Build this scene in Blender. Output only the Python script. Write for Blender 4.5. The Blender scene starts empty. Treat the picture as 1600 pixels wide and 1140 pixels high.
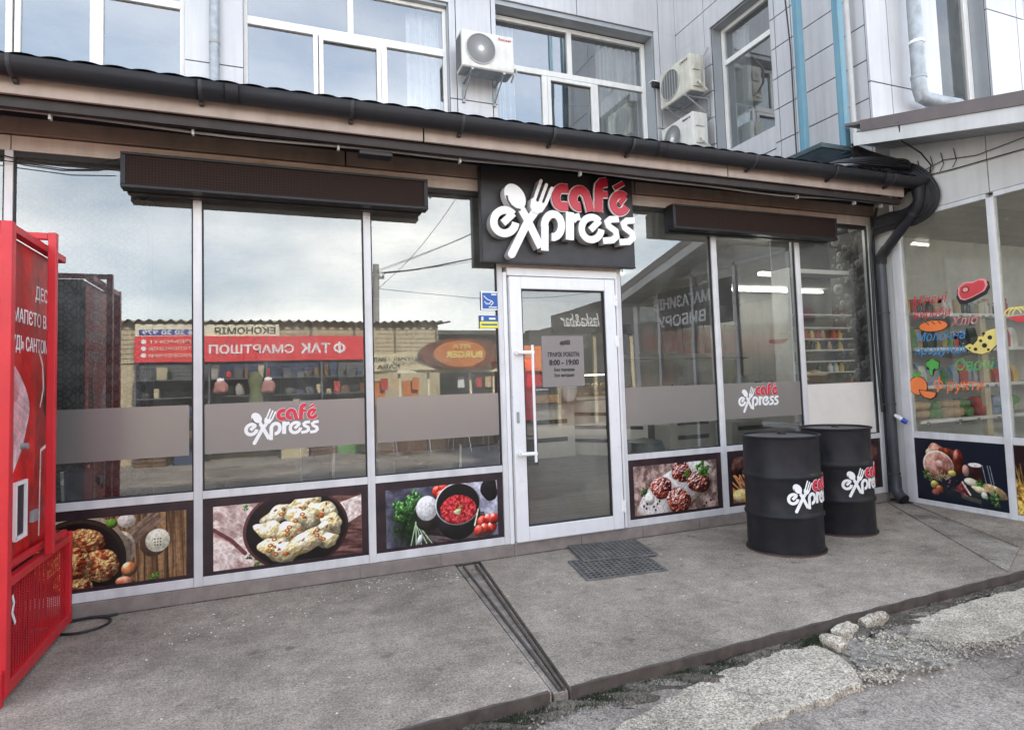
import bpy, bmesh, math, random
import numpy as np
from mathutils import Vector, Matrix
C = bpy.context.scene
R = math.radians
random.seed(7)
# ------------------------------------------------------------------ camera, sky, sun, exposure
cam_data = bpy.data.cameras.new('camera')
cam = bpy.data.objects.new('camera', cam_data)
C.collection.objects.link(cam)
C.camera = cam
cam_data.sensor_width = 36.0
cam_data.lens = 959.6 / 1600 * 36
cam_data.shift_y = -30 / 1600
cam_data.clip_start = 0.05
cam_data.clip_end = 400
YAW, PITCH, ROLL = R(21.694), R(3.305), R(-1.850)
fwd = Vector((math.sin(YAW) * math.cos(PITCH), math.cos(YAW) * math.cos(PITCH), math.sin(PITCH)))
rt0 = Vector((math.cos(YAW), -math.sin(YAW), 0))
up0 = rt0.cross(fwd)
rt = math.cos(ROLL) * rt0 + math.sin(ROLL) * up0
up = -math.sin(ROLL) * rt0 + math.cos(ROLL) * up0
M = Matrix((rt, up, -fwd)).transposed().to_4x4()
M.translation = Vector((0, 0, 1.4))
cam.matrix_world = M

SUN_EL, SUN_AZ = 43, 14          # azimuth from +y towards +x: behind the café, so its front and forecourt lie in shade
world = bpy.data.worlds.new('World')
C.world = world
world.use_nodes = True
wn, wl = world.node_tree.nodes, world.node_tree.links
wn.clear()
w_out = wn.new('ShaderNodeOutputWorld')
w_add = wn.new('ShaderNodeMixShader')
bg_sky = wn.new('ShaderNodeBackground')
bg_cloud = wn.new('ShaderNodeBackground')
sky = wn.new('ShaderNodeTexSky')
sky.sky_type = 'NISHITA'
sky.sun_disc = False
sky.sun_elevation = R(SUN_EL)
sky.sun_rotation = R(SUN_AZ)
sky.air_density = 1.0
sky.dust_density = 1.5
bg_sky.inputs['Strength'].default_value = 0.12
wl.new(sky.outputs[0], bg_sky.inputs['Color'])
tc = wn.new('ShaderNodeTexCoord')
mp = wn.new('ShaderNodeMapping')
mp.inputs['Scale'].default_value = (1.0, 1.0, 2.6)
wl.new(tc.outputs['Generated'], mp.inputs['Vector'])
nz = wn.new('ShaderNodeTexNoise')
nz.inputs['Scale'].default_value = 1.6
nz.inputs['Detail'].default_value = 7
nz.inputs['Roughness'].default_value = 0.55
nz.inputs['Distortion'].default_value = 0.4
wl.new(mp.outputs[0], nz.inputs['Vector'])
cr = wn.new('ShaderNodeValToRGB')
cr.color_ramp.elements[0].position = 0.38
cr.color_ramp.elements[0].color = (0.62, 0.62, 0.62, 1)
cr.color_ramp.elements[1].position = 0.62
cr.color_ramp.elements[1].color = (0.97, 0.97, 0.97, 1)
wl.new(nz.outputs['Fac'], cr.inputs[0])
nz2 = wn.new('ShaderNodeTexNoise')
nz2.inputs['Scale'].default_value = 3.1
nz2.inputs['Detail'].default_value = 6
wl.new(mp.outputs[0], nz2.inputs['Vector'])
cc = wn.new('ShaderNodeValToRGB')
cc.color_ramp.elements[0].position = 0.35
cc.color_ramp.elements[0].color = (0.42, 0.46, 0.50, 1)
cc.color_ramp.elements[1].position = 0.66
cc.color_ramp.elements[1].color = (1.0, 0.96, 0.90, 1)
wl.new(nz2.outputs['Fac'], cc.inputs[0])
wl.new(cc.outputs[0], bg_cloud.inputs['Color'])
bg_cloud.inputs['Strength'].default_value = 1.35
sx_ = wn.new('ShaderNodeSeparateXYZ')
wl.new(tc.outputs['Generated'], sx_.inputs[0])
hz = wn.new('ShaderNodeMapRange')          # the cloud deck is denser towards the horizon
hz.inputs['From Min'].default_value = 0.27
hz.inputs['From Max'].default_value = 0.46
hz.inputs['To Min'].default_value = 0.98
hz.inputs['To Max'].default_value = 0.30
wl.new(sx_.outputs['Z'], hz.inputs['Value'])
cm_ = wn.new('ShaderNodeMath'); cm_.operation = 'MULTIPLY'
wl.new(cr.outputs[0], cm_.inputs[0]); wl.new(hz.outputs[0], cm_.inputs[1])
wl.new(cm_.outputs[0], w_add.inputs[0])
wl.new(bg_sky.outputs[0], w_add.inputs[1])
wl.new(bg_cloud.outputs[0], w_add.inputs[2])
wl.new(w_add.outputs[0], w_out.inputs[0])

sun_data = bpy.data.lights.new('sun', 'SUN')
sun_data.energy = 2.6
sun_data.angle = R(2.0)
sun_data.color = (1.0, 0.95, 0.88)
sun = bpy.data.objects.new('sun', sun_data)
C.collection.objects.link(sun)
sd = Vector((math.sin(R(SUN_AZ)) * math.cos(R(SUN_EL)), math.cos(R(SUN_AZ)) * math.cos(R(SUN_EL)), math.sin(R(SUN_EL))))
sun.rotation_euler = sd.to_track_quat('Z', 'Y').to_euler()
C.view_settings.view_transform = 'Standard'
C.view_settings.look = 'None'
C.view_settings.exposure = 2.25
C.view_settings.gamma = 1.0
C.view_settings.use_curve_mapping = False
C.render.engine = 'CYCLES'
C.cycles.max_bounces = 8
C.cycles.transparent_max_bounces = 12
C.cycles.sample_clamp_indirect = 6

# ------------------------------------------------------------------ materials
MATS = {}
def newmat(name):
    m = bpy.data.materials.new(name)
    m.use_nodes = True
    MATS[name] = m
    nt = m.node_tree
    return m, nt.nodes, nt.links, nt.nodes['Principled BSDF']
def sock(nodes, links, kind, **kw):
    n = nodes.new(kind)
    for k, v in kw.items():
        n.inputs[k].default_value = v
    return n
def flat(name, col, rough=0.5, metal=0.0, var=0.12, scale=6.0, bump=0.0, bscale=60.0, coat=0.0, spec=0.5, streak=0.0, dirt=None):
    """Colour with cloudy variation, optional vertical streaks, optional fine bump."""
    m, N, L, B = newmat(name)
    co = N.new('ShaderNodeTexCoord')
    n = sock(N, L, 'ShaderNodeTexNoise', Scale=scale, Detail=6.0, Roughness=0.6)
    L.new(co.outputs['Object'], n.inputs['Vector'])
    r = N.new('ShaderNodeValToRGB')
    r.color_ramp.elements[0].position = 0.3
    r.color_ramp.elements[1].position = 0.7
    d = dirt or tuple(c * (1 - var) for c in col)
    r.color_ramp.elements[0].color = (*d, 1)
    r.color_ramp.elements[1].color = (*[min(1, c * (1 + var * 0.5)) for c in col], 1)
    L.new(n.outputs['Fac'], r.inputs[0])
    out = r.outputs[0]
    if streak:
        mp_ = N.new('ShaderNodeMapping')
        mp_.inputs['Scale'].default_value = (14, 14, 0.7)
        L.new(co.outputs['Object'], mp_.inputs[0])
        n3 = sock(N, L, 'ShaderNodeTexNoise', Scale=1.0, Detail=5.0)
        L.new(mp_.outputs[0], n3.inputs['Vector'])
        r3 = N.new('ShaderNodeValToRGB')
        r3.color_ramp.elements[0].position = 0.42
        r3.color_ramp.elements[1].position = 0.66
        r3.color_ramp.elements[0].color = (0, 0, 0, 1)
        r3.color_ramp.elements[1].color = (streak,) * 3 + (1,)
        L.new(n3.outputs['Fac'], r3.inputs[0])
        mx = N.new('ShaderNodeMix')
        mx.data_type = 'RGBA'
        L.new(r3.outputs[0], mx.inputs[0])
        L.new(out, mx.inputs[6])
        mx.inputs[7].default_value = (*[c * 0.45 + 0.02 for c in col], 1)
        out = mx.outputs[2]
    L.new(out, B.inputs['Base Color'])
    n2 = sock(N, L, 'ShaderNodeTexNoise', Scale=scale * 2.3, Detail=5.0)
    L.new(co.outputs['Object'], n2.inputs['Vector'])
    mr = sock(N, L, 'ShaderNodeMapRange')
    mr.inputs['To Min'].default_value = max(0.02, rough - 0.1)
    mr.inputs['To Max'].default_value = min(1, rough + 0.12)
    L.new(n2.outputs['Fac'], mr.inputs['Value'])
    L.new(mr.outputs[0], B.inputs['Roughness'])
    B.inputs['Metallic'].default_value = metal
    B.inputs['Specular IOR Level'].default_value = spec
    if coat:
        B.inputs['Coat Weight'].default_value = coat
        B.inputs['Coat Roughness'].default_value = 0.08
    if bump:
        n4 = sock(N, L, 'ShaderNodeTexNoise', Scale=bscale, Detail=4.0)
        L.new(co.outputs['Object'], n4.inputs['Vector'])
        bp = sock(N, L, 'ShaderNodeBump', Strength=bump, Distance=0.01)
        L.new(n4.outputs['Fac'], bp.inputs['Height'])
        L.new(bp.outputs[0], B.inputs['Normal'])
    return m

def glass(name, tint=(0.86, 0.9, 0.9), f0=0.3, rough=0.0, f1=0.75):
    m, N, L, B = newmat(name)
    N.remove(B)
    o = N['Material Output']
    t = N.new('ShaderNodeBsdfTransparent')
    t.inputs[0].default_value = (*tint, 1)
    g = N.new('ShaderNodeBsdfGlossy')
    g.inputs['Roughness'].default_value = rough
    g.inputs['Color'].default_value = (0.97, 1, 1, 1)
    co = N.new('ShaderNodeTexCoord')
    nb = sock(N, L, 'ShaderNodeTexNoise', Scale=1.3, Detail=1.0)
    L.new(co.outputs['Object'], nb.inputs['Vector'])
    bp = sock(N, L, 'ShaderNodeBump', Strength=0.06, Distance=0.02)
    L.new(nb.outputs['Fac'], bp.inputs['Height'])
    L.new(bp.outputs[0], g.inputs['Normal'])
    f = sock(N, L, 'ShaderNodeFresnel', IOR=1.5)
    mr = sock(N, L, 'ShaderNodeMapRange')
    mr.inputs['From Min'].default_value = 0.04
    mr.inputs['From Max'].default_value = 0.9
    mr.inputs['To Min'].default_value = f0
    mr.inputs['To Max'].default_value = f1
    L.new(f.outputs[0], mr.inputs['Value'])
    mx = N.new('ShaderNodeMixShader')
    L.new(mr.outputs[0], mx.inputs[0])
    L.new(t.outputs[0], mx.inputs[1])
    L.new(g.outputs[0], mx.inputs[2])
    # dust film
    df = N.new('ShaderNodeBsdfDiffuse')
    df.inputs[0].default_value = (0.55, 0.55, 0.52, 1)
    n = sock(N, L, 'ShaderNodeTexNoise', Scale=3.0, Detail=9.0, Roughness=0.75)
    L.new(co.outputs['Object'], n.inputs['Vector'])
    r = N.new('ShaderNodeValToRGB')
    r.color_ramp.elements[0].position = 0.45
    r.color_ramp.elements[0].color = (0.03, 0.03, 0.03, 1)
    r.color_ramp.elements[1].position = 0.75
    r.color_ramp.elements[1].color = (0.16, 0.16, 0.16, 1)
    L.new(n.outputs['Fac'], r.inputs[0])
    mx2 = N.new('ShaderNodeMixShader')
    L.new(r.outputs[0], mx2.inputs[0])
    L.new(mx.outputs[0], mx2.inputs[1])
    L.new(df.outputs[0], mx2.inputs[2])
    L.new(mx2.outputs[0], o.inputs[0])
    return m

def image_mat(name, arr, rough=0.35, spec=0.5):
    """arr: (h, w, 3) display-referred colours 0..1, drawn by this script; row 0 is the top."""
    h, w, _ = arr.shape
    img = bpy.data.images.new(name, w, h)
    px = np.ones((h, w, 4), dtype=np.float32)
    px[..., :3] = np.clip(arr[::-1], 0, 1)
    img.pixels.foreach_set(px.ravel())
    img.update()
    img.pack()
    m, N, L, B = newmat(name)
    t = N.new('ShaderNodeTexImage')
    t.image = img
    t.interpolation = 'Cubic'
    uv = N.new('ShaderNodeUVMap')
    L.new(uv.outputs[0], t.inputs[0])
    g = sock(N, L, 'ShaderNodeHueSaturation')
    g.inputs['Value'].default_value = 0.92
    L.new(t.outputs[0], g.inputs['Color'])
    L.new(g.outputs[0], B.inputs['Base Color'])
    B.inputs['Roughness'].default_value = rough
    B.inputs['Specular IOR Level'].default_value = spec
    return m

def emit(name, col, s):
    m, N, L, B = newmat(name)
    B.inputs['Base Color'].default_value = (*col, 1)
    B.inputs['Emission Color'].default_value = (*col, 1)
    B.inputs['Emission Strength'].default_value = s
    return m

# ------------------------------------------------------------------ mesh builder
class MB:
    def __init__(s):
        s.v, s.f, s.uv = [], [], []
    def quad(s, a, b, c, d, uv=None):
        i = len(s.v)
        s.v += [tuple(a), tuple(b), tuple(c), tuple(d)]
        s.f.append((i, i + 1, i + 2, i + 3))
        s.uv.append(uv)
        return s
    def box(s, x0, x1, y0, y1, z0, z1):
        i = len(s.v)
        s.v += [(x, y, z) for z in (z0, z1) for x, y in ((x0, y0), (x1, y0), (x1, y1), (x0, y1))]
        for q in ((0, 3, 2, 1), (4, 5, 6, 7), (0, 1, 5, 4), (1, 2, 6, 5), (2, 3, 7, 6), (3, 0, 4, 7)):
            s.f.append(tuple(i + k for k in q)); s.uv.append(None)
        return s
    def bar(s, p, q, w, h, side=None):
        """rectangular bar from p to q"""
        p, q = Vector(p), Vector(q)
        d = (q - p).normalized()
        ref = Vector(side) if side else (Vector((0, 0, 1)) if abs(d.z) < 0.9 else Vector((0, 1, 0)))
        a = d.cross(ref).normalized() * w / 2
        b = d.cross(a).normalized() * h / 2
        i = len(s.v)
        for o in (p, q):
            s.v += [tuple(o - a - b), tuple(o + a - b), tuple(o + a + b), tuple(o - a + b)]
        for f in ((0, 3, 2, 1), (4, 5, 6, 7), (0, 1, 5, 4), (1, 2, 6, 5), (2, 3, 7, 6), (3, 0, 4, 7)):
            s.f.append(tuple(i + k for k in f)); s.uv.append(None)
        return s
    def tube(s, pts, r, n=10, cap=True):
        pts = [Vector(p) for p in pts]
        rings = []
        prev = None
        for k, p in enumerate(pts):
            if k == 0: d = pts[1] - p
            elif k == len(pts) - 1: d = p - pts[k - 1]
            else: d = (pts[k + 1] - p).normalized() + (p - pts[k - 1]).normalized()
            d.normalize()
            if prev is None:
                a = d.cross(Vector((0, 0, 1)) if abs(d.z) < 0.9 else Vector((1, 0, 0))).normalized()
            else:
                a = (prev - d * prev.dot(d)).normalized()
            prev = a
            b = d.cross(a)
            rr = r[k] if isinstance(r, (list, tuple)) else r
            i = len(s.v)
            s.v += [tuple(p + (a * math.cos(t) + b * math.sin(t)) * rr) for t in [2 * math.pi * j / n for j in range(n)]]
            rings.append(i)
        for u, w in zip(rings, rings[1:]):
            for j in range(n):
                s.f.append((u + j, u + (j + 1) % n, w + (j + 1) % n, w + j)); s.uv.append(None)
        if cap:
            s.f.append(tuple(rings[0] + j for j in reversed(range(n)))); s.uv.append(None)
            s.f.append(tuple(rings[-1] + j for j in range(n))); s.uv.append(None)
        return s
    def lathe(s, prof, c=(0, 0, 0), n=40):
        """prof: (r, z) pairs"""
        st = len(s.v)
        for r, z in prof:
            s.v += [(c[0] + r * math.cos(2 * math.pi * j / n), c[1] + r * math.sin(2 * math.pi * j / n), c[2] + z) for j in range(n)]
        for k in range(len(prof) - 1):
            for j in range(n):
                a = st + k * n
                s.f.append((a + j, a + (j + 1) % n, a + n + (j + 1) % n, a + n + j)); s.uv.append(None)
        return s
    def prism(s, pts, fn, w0, w1):
        """pts 2D outline, fn(u, v, w) -> xyz; w0 back, w1 front"""
        n = len(pts)
        i = len(s.v)
        for w in (w0, w1):
            s.v += [tuple(fn(u, v, w)) for u, v in pts]
        s.f.append(tuple(i + k for k in range(n))); s.uv.append(None)
        s.f.append(tuple(i + n + k for k in reversed(range(n)))); s.uv.append(None)
        for k in range(n):
            s.f.append((i + k, i + n + k, i + n + (k + 1) % n, i + (k + 1) % n)); s.uv.append(None)
        return s
    def stroke(s, pts, w, fn, w0, w1, cap=0):
        """constant-width stroke along 2D pts, extruded; cap=1 rounds both ends"""
        P = [Vector((p[0], p[1])) for p in pts]
        Q = [P[0]]
        for p in P[1:]:
            if (p - Q[-1]).length > w * 0.08: Q.append(p)
        P = Q
        h = w / 2
        Lf, Rt = [], []
        for k, p in enumerate(P):
            if k == 0: d = (P[1] - p).normalized(); nrm = Vector((-d.y, d.x)); m = 1
            elif k == len(P) - 1: d = (p - P[k - 1]).normalized(); nrm = Vector((-d.y, d.x)); m = 1
            else:
                d1 = (p - P[k - 1]).normalized(); d2 = (P[k + 1] - p).normalized()
                n1 = Vector((-d1.y, d1.x)); n2 = Vector((-d2.y, d2.x))
                nrm = (n1 + n2)
                if nrm.length < 1e-4: nrm = n1
                nrm.normalize()
                m = min(1.6, 1 / max(0.35, nrm.dot(n1)))
            Lf.append(p + nrm * h * m); Rt.append(p - nrm * h * m)
        i = len(s.v)
        for wv in (w0, w1):
            for a, b in zip(Lf, Rt):
                s.v.append(tuple(fn(a.x, a.y, wv))); s.v.append(tuple(fn(b.x, b.y, wv)))
        n = len(P); o = 2 * n
        for k in range(n - 1):
            a = i + 2 * k
            s.f.append((a + o, a + o + 1, a + o + 3, a + o + 2)); s.uv.append(None)
            s.f.append((a + 2, a, a + o, a + o + 2)); s.uv.append(None)
            s.f.append((a + 1, a + 3, a + o + 3, a + o + 1)); s.uv.append(None)
        s.f.append((i, i + 1, i + o + 1, i + o)); s.uv.append(None)
        e = i + 2 * (n - 1)
        s.f.append((e + 1, e, e + o, e + o + 1)); s.uv.append(None)
        if cap:
            for p, q in ((P[0], P[1]), (P[-1], P[-2])):
                d = (p - q).normalized(); t0 = math.atan2(d.y, d.x)
                pts2 = [(p.x + h * math.cos(t0 + t), p.y + h * math.sin(t0 + t)) for t in np.linspace(-math.pi / 2, math.pi / 2, 9)]
                s.prism(pts2, fn, w0, w1)
        return s
    def sheet(s, fn, nu, nv, uv=True):
        st = len(s.v)
        for j in range(nv + 1):
            for i in range(nu + 1):
                s.v.append(tuple(fn(i / nu, j / nv)))
        for j in range(nv):
            for i in range(nu):
                a = st + j * (nu + 1) + i
                s.f.append((a, a + 1, a + nu + 2, a + nu + 1))
                s.uv.append([(i / nu, j / nv), ((i + 1) / nu, j / nv), ((i + 1) / nu, (j + 1) / nv), (i / nu, (j + 1) / nv)])
        return s
    def mesh(s, name, mat, smooth=False):
        me = bpy.data.meshes.new(name)
        me.from_pydata(s.v, [], s.f)
        if any(u is not None for u in s.uv):
            lay = me.uv_layers.new(name='UVMap')
            for p, u in zip(me.polygons, s.uv):
                if u:
                    for k, li in enumerate(p.loop_indices):
                        lay.data[li].uv = u[k]
        me.materials.append(MATS[mat] if isinstance(mat, str) else mat)
        if smooth:
            me.polygons.foreach_set('use_smooth', [True] * len(me.polygons))
            me.set_sharp_from_angle(angle=R(35))
        me.update()
        return me

def fix_normals(me):
    bm = bmesh.new(); bm.from_mesh(me)
    bmesh.ops.recalc_face_normals(bm, faces=bm.faces)
    bm.to_mesh(me); bm.free()

def link(name, me, parent=None, bevel=0.0, seg=2):
    o = bpy.data.objects.new(name, me)
    C.collection.objects.link(o)
    if parent is not None: o.parent = parent
    if bevel:
        b = o.modifiers.new('edge', 'BEVEL')
        b.width = bevel; b.segments = seg; b.limit_method = 'ANGLE'; b.angle_limit = R(40)
    return o
def part(name, mb, mat, parent, smooth=False, bevel=0.0, label=None, kind=None, fix=False):
    me = mb.mesh(name, mat, smooth)
    if fix: fix_normals(me)
    o = link(name, me, parent, bevel)
    if label: o['label'] = label
    if kind: o['kind'] = kind
    return o
def tag(o, label, cat, group=None):
    o['label'] = label; o['category'] = cat
    if group: o['group'] = group
    return o
def thing(name, label, cat, group=None, loc=(0, 0, 0), rz=0):
    o = bpy.data.objects.new(name, None)
    o.empty_display_size = 0.1
    C.collection.objects.link(o)
    o.location = loc; o.rotation_euler = (0, 0, rz)
    return tag(o, label, cat, group)
def struct(name, mb, mat, **kw):
    o = part(name, mb, mat, None, **kw)
    o['kind'] = 'structure'
    return o
def box(name, b, mat, parent, bevel=0.0, **kw):
    return part(name, MB().box(*b), mat, parent, bevel=bevel, **kw)
def copy_tree(o, parent=None):
    c = o.copy(); C.collection.objects.link(c)
    if parent is not None: c.parent = parent
    for ch in list(KIDS.get(o.name, [])): copy_tree(ch, c)
    return c
KIDS = {}
def index_kids():
    KIDS.clear()
    for o in C.objects:
        if o.parent: KIDS.setdefault(o.parent.name, []).append(o)

def text(name, body, size, mat, parent, loc, face='S', depth=0.002, bold=0.0, width=None, shear=0.0, align='LEFT', rot=0.0, spacing=1.0):
    """lettering as thin mesh. face: direction it is read from: S (-y), W (-x), N (+y)"""
    cu = bpy.data.curves.new('lettering', 'FONT')
    cu.body = body; cu.size = size; cu.extrude = depth / 2; cu.offset = bold; cu.shear = shear
    cu.align_x = align; cu.resolution_u = 3; cu.space_character = spacing
    t = bpy.data.objects.new('lettering', cu)
    me = bpy.data.meshes.new_from_object(t)
    bpy.data.objects.remove(t)
    bpy.data.curves.remove(cu)
    if width and len(me.vertices):
        xs = [v.co.x for v in me.vertices]
        k = width / (max(xs) - min(xs))
        for v in me.vertices: v.co.x *= k
    me.materials.clear(); me.materials.append(MATS[mat])
    o = link(name, me, parent)
    o.location = loc
    o.rotation_euler = (Matrix.Rotation({'S': 0, 'W': -math.pi / 2, 'N': math.pi, 'E': math.pi / 2}[face], 3, 'Z') @ Matrix.Rotation(math.pi / 2, 3, 'X') @ Matrix.Rotation(rot, 3, 'Z')).to_euler()
    return o
# ------------------------------------------------------------------ material set
flat('white_alu', (0.66, 0.66, 0.67), 0.35, 0, 0.12, 5, streak=0.26)
flat('white_door', (0.76, 0.77, 0.78), 0.3, 0, 0.05, 5, streak=0.08)
flat('cream_alu', (0.62, 0.55, 0.49), 0.4, 0, 0.12, 4, streak=0.2)
flat('dark_seal', (0.02, 0.02, 0.022), 0.6)
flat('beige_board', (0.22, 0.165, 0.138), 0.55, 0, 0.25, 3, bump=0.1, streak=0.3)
flat('beige_fascia', (0.40, 0.325, 0.28), 0.5, 0, 0.18, 4, streak=0.25)
flat('brown_trim', (0.028, 0.02, 0.018), 0.6, 0, 0.4, 8)
flat('black_soffit', (0.018, 0.018, 0.022), 0.8, 0, 0.3, 5)
flat('gutter_black', (0.018, 0.019, 0.024), 0.42, 0, 0.45, 5, bump=0.05, streak=0.25, spec=0.25, dirt=(0.022, 0.022, 0.024))
flat('bracket_black', (0.03, 0.03, 0.034), 0.5)
flat('pipe_dark', (0.04, 0.046, 0.056), 0.42, 0, 0.25, 6, streak=0.25)
flat('led_frame', (0.012, 0.011, 0.014), 0.4, spec=0.3)
flat('sign_black', (0.024, 0.024, 0.027), 0.45, 0, 0.25, 6, bump=0.05)
flat('letter_white', (0.82, 0.82, 0.82), 0.35, 0, 0.04)
flat('letter_side', (0.42, 0.41, 0.40), 0.45, 0, 0.15)
flat('letter_red', (0.52, 0.02, 0.045), 0.35, 0, 0.1)
flat('cladding', (0.52, 0.52, 0.53), 0.36, 0.12, 0.12, 1.2, streak=0.22)
flat('cladding_grey', (0.34, 0.36, 0.38), 0.4, 0.2, 0.12, 1.5, streak=0.1)
flat('cladding_white', (0.60, 0.60, 0.58), 0.5, 0, 0.12, 2, streak=0.18)
flat('joint_dark', (0.05, 0.055, 0.06), 0.8)
flat('frame_white', (0.74, 0.73, 0.70), 0.4, 0, 0.08, 5, streak=0.12)
flat('curtain', (0.62, 0.62, 0.58), 0.9, 0, 0.1)
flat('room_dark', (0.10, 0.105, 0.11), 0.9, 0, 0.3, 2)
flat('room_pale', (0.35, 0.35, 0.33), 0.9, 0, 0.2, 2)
flat('ac_white', (0.66, 0.65, 0.60), 0.45, 0, 0.12, 5, streak=0.2)
flat('ac_cream', (0.60, 0.58, 0.49), 0.5, 0, 0.2, 5, streak=0.3)
flat('ac_fin', (0.12, 0.13, 0.14), 0.6)
flat('ac_grille', (0.50, 0.50, 0.48), 0.5)
flat('galvanised', (0.36, 0.39, 0.41), 0.55, 0.4, 0.3, 9)
flat('blue_paint', (0.085, 0.22, 0.30), 0.55, 0, 0.35, 7, streak=0.5, dirt=(0.15, 0.27, 0.31))
flat('steel_dark', (0.07, 0.10, 0.11), 0.6, 0.3, 0.4, 9)
flat('conduit_grey', (0.33, 0.32, 0.31), 0.6, 0, 0.2)
flat('cable_black', (0.012, 0.012, 0.014), 0.5)
flat('flashing_brown', (0.14, 0.115, 0.11), 0.5, 0, 0.15, 5, streak=0.2)
flat('red_steel', (0.60, 0.010, 0.012), 0.38, 0, 0.25, 2.5, bump=0.08, coat=0.2, streak=0.18)
flat('red_frame', (0.58, 0.018, 0.028), 0.4, 0, 0.15, 6, bump=0.05)
flat('red_gloss', (0.36, 0.012, 0.016), 0.10, 0, 0.3, 2.5, coat=0.8, dirt=(0.16, 0.008, 0.01))
flat('red_mesh', (0.22, 0.04, 0.055), 0.5, 0, 0.2)
flat('barrel_black', (0.009, 0.010, 0.014), 0.42, 0, 0.5, 8, bump=0.10, bscale=22, streak=0.35, spec=0.2, dirt=(0.028, 0.026, 0.028))
flat('barrel_lid', (0.11, 0.105, 0.11), 0.42, 0.2, 0.35, 6)
flat('rust', (0.12, 0.06, 0.04), 0.8, 0, 0.4, 20)
flat('rubber_mat', (0.15, 0.145, 0.135), 0.8, 0, 0.4, 10, dirt=(0.09, 0.085, 0.08))
flat('rubber_dark', (0.012, 0.012, 0.012), 0.9)
flat('shop_wall', (0.62, 0.61, 0.57), 0.8)
flat('steel_tube', (0.78, 0.78, 0.78), 0.25, 0.5, 0.05)
flat('tin_white', (0.6, 0.6, 0.58), 0.5)
flat('decal_white', (0.84, 0.84, 0.84), 0.5, 0, 0.03)
flat('decal_red', (0.62, 0.03, 0.06), 0.5, 0, 0.05)
flat('paper_grey', (0.24, 0.215, 0.205), 0.6, 0, 0.05)
flat('ink', (0.02, 0.02, 0.022), 0.6)
flat('sticker_blue', (0.02, 0.10, 0.36), 0.5)
flat('sticker_yellow', (0.75, 0.68, 0.06), 0.5)
flat('poster_brown', (0.035, 0.018, 0.022), 0.35, 0, 0.6, 9, dirt=(0.012, 0.010, 0.014))
flat('poster_navy', (0.008, 0.014, 0.032), 0.3, 0, 0.3, 3)
flat('counter_white', (0.72, 0.71, 0.66), 0.35, 0, 0.05)
flat('slot_black', (0.012, 0.012, 0.016), 0.5)
flat('wood_cream', (0.62, 0.54, 0.38), 0.5, 0, 0.2)
flat('bin_green', (0.02, 0.045, 0.035), 0.45)
flat('chrome', (0.7, 0.7, 0.72), 0.15, 1.0, 0.05)
flat('table_brown', (0.06, 0.035, 0.03), 0.35, 0, 0.3)
flat('board_white', (0.70, 0.68, 0.63), 0.5, 0, 0.08)
flat('shelf_white', (0.66, 0.66, 0.64), 0.45)
flat('shelf_glass', (0.45, 0.52, 0.54), 0.25)
flat('pack_blue', (0.03, 0.25, 0.55), 0.35, 0, 0.5, 14, dirt=(0.5, 0.4, 0.3))
flat('pack_red', (0.5, 0.05, 0.04), 0.4, 0, 0.3, 14)
flat('pack_green', (0.12, 0.3, 0.08), 0.4, 0, 0.3, 14)
flat('pack_yellow', (0.7, 0.5, 0.12), 0.4, 0, 0.3, 14)
flat('pack_tan', (0.55, 0.38, 0.22), 0.5, 0, 0.3, 14)
flat('pack_white', (0.7, 0.7, 0.68), 0.4, 0, 0.2, 14)
flat('bottle_dark', (0.02, 0.035, 0.02), 0.15)
flat('paint_red', (0.60, 0.06, 0.07), 0.5); flat('paint_orange', (0.85, 0.22, 0.06), 0.5)
flat('paint_blue', (0.06, 0.28, 0.60), 0.5); flat('paint_green', (0.10, 0.42, 0.08), 0.5)
flat('paint_yellow', (0.80, 0.66, 0.20), 0.5); flat('paint_pink', (0.80, 0.30, 0.30), 0.5)
flat('kiosk_beige', (0.50, 0.42, 0.27), 0.6, 0, 0.15, 2, streak=0.2)
flat('kiosk_rib', (0.18, 0.15, 0.11), 0.7)
flat('roof_grey', (0.09, 0.085, 0.08), 0.8, 0, 0.3)
flat('banner_red', (0.75, 0.05, 0.06), 0.5); flat('banner_cream', (0.78, 0.72, 0.52), 0.5)
flat('banner_blue', (0.04, 0.06, 0.30), 0.5)
flat('oval_brown', (0.16, 0.045, 0.015), 0.5, 0, 0.4, 3)
flat('oval_orange', (0.55, 0.17, 0.04), 0.5)
flat('awning_dot', (0.70, 0.60, 0.38), 0.6, 0, 0.4, 30)
flat('fridge_blue', (0.06, 0.08, 0.14), 0.3, 0, 0.4, 3)
flat('stall_grey', (0.12, 0.125, 0.13), 0.6, 0, 0.4, 3)
flat('stall_brown', (0.16, 0.09, 0.05), 0.7, 0, 0.4, 3)
flat('pole_concrete', (0.33, 0.31, 0.28), 0.9, 0, 0.2)
flat('far_block', (0.22, 0.20, 0.18), 0.9, 0, 0.2, 0.3)
flat('moss', (0.035, 0.05, 0.018), 1.0, 0, 0.4, 14, bump=0.5)
flat('tile_wood', (0.24, 0.205, 0.185), 0.6, 0, 0.25, 9, bump=0.12, bscale=30)
flat('grout', (0.42, 0.40, 0.36), 0.9)
flat('angle_steel', (0.10, 0.082, 0.07), 0.7, 0.2, 0.4, 12, bump=0.2)
flat('bottle_pp', (0.6, 0.63, 0.66), 0.3); flat('cap_blue', (0.02, 0.06, 0.35), 0.35)
flat('ceil', (0.35, 0.35, 0.34), 0.8)
glass('glass_front', (0.84, 0.88, 0.87), 0.185)
glass('glass_door', (0.86, 0.88, 0.88), 0.13)
glass('glass_upper', (0.72, 0.76, 0.80), 0.27)
glass('glass_wing', (0.86, 0.88, 0.86), 0.07)
glass('glass_case', (0.9, 0.9, 0.9), 0.08)
emit('tube_light', (1.0, 0.95, 0.86), 4.5)
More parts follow.
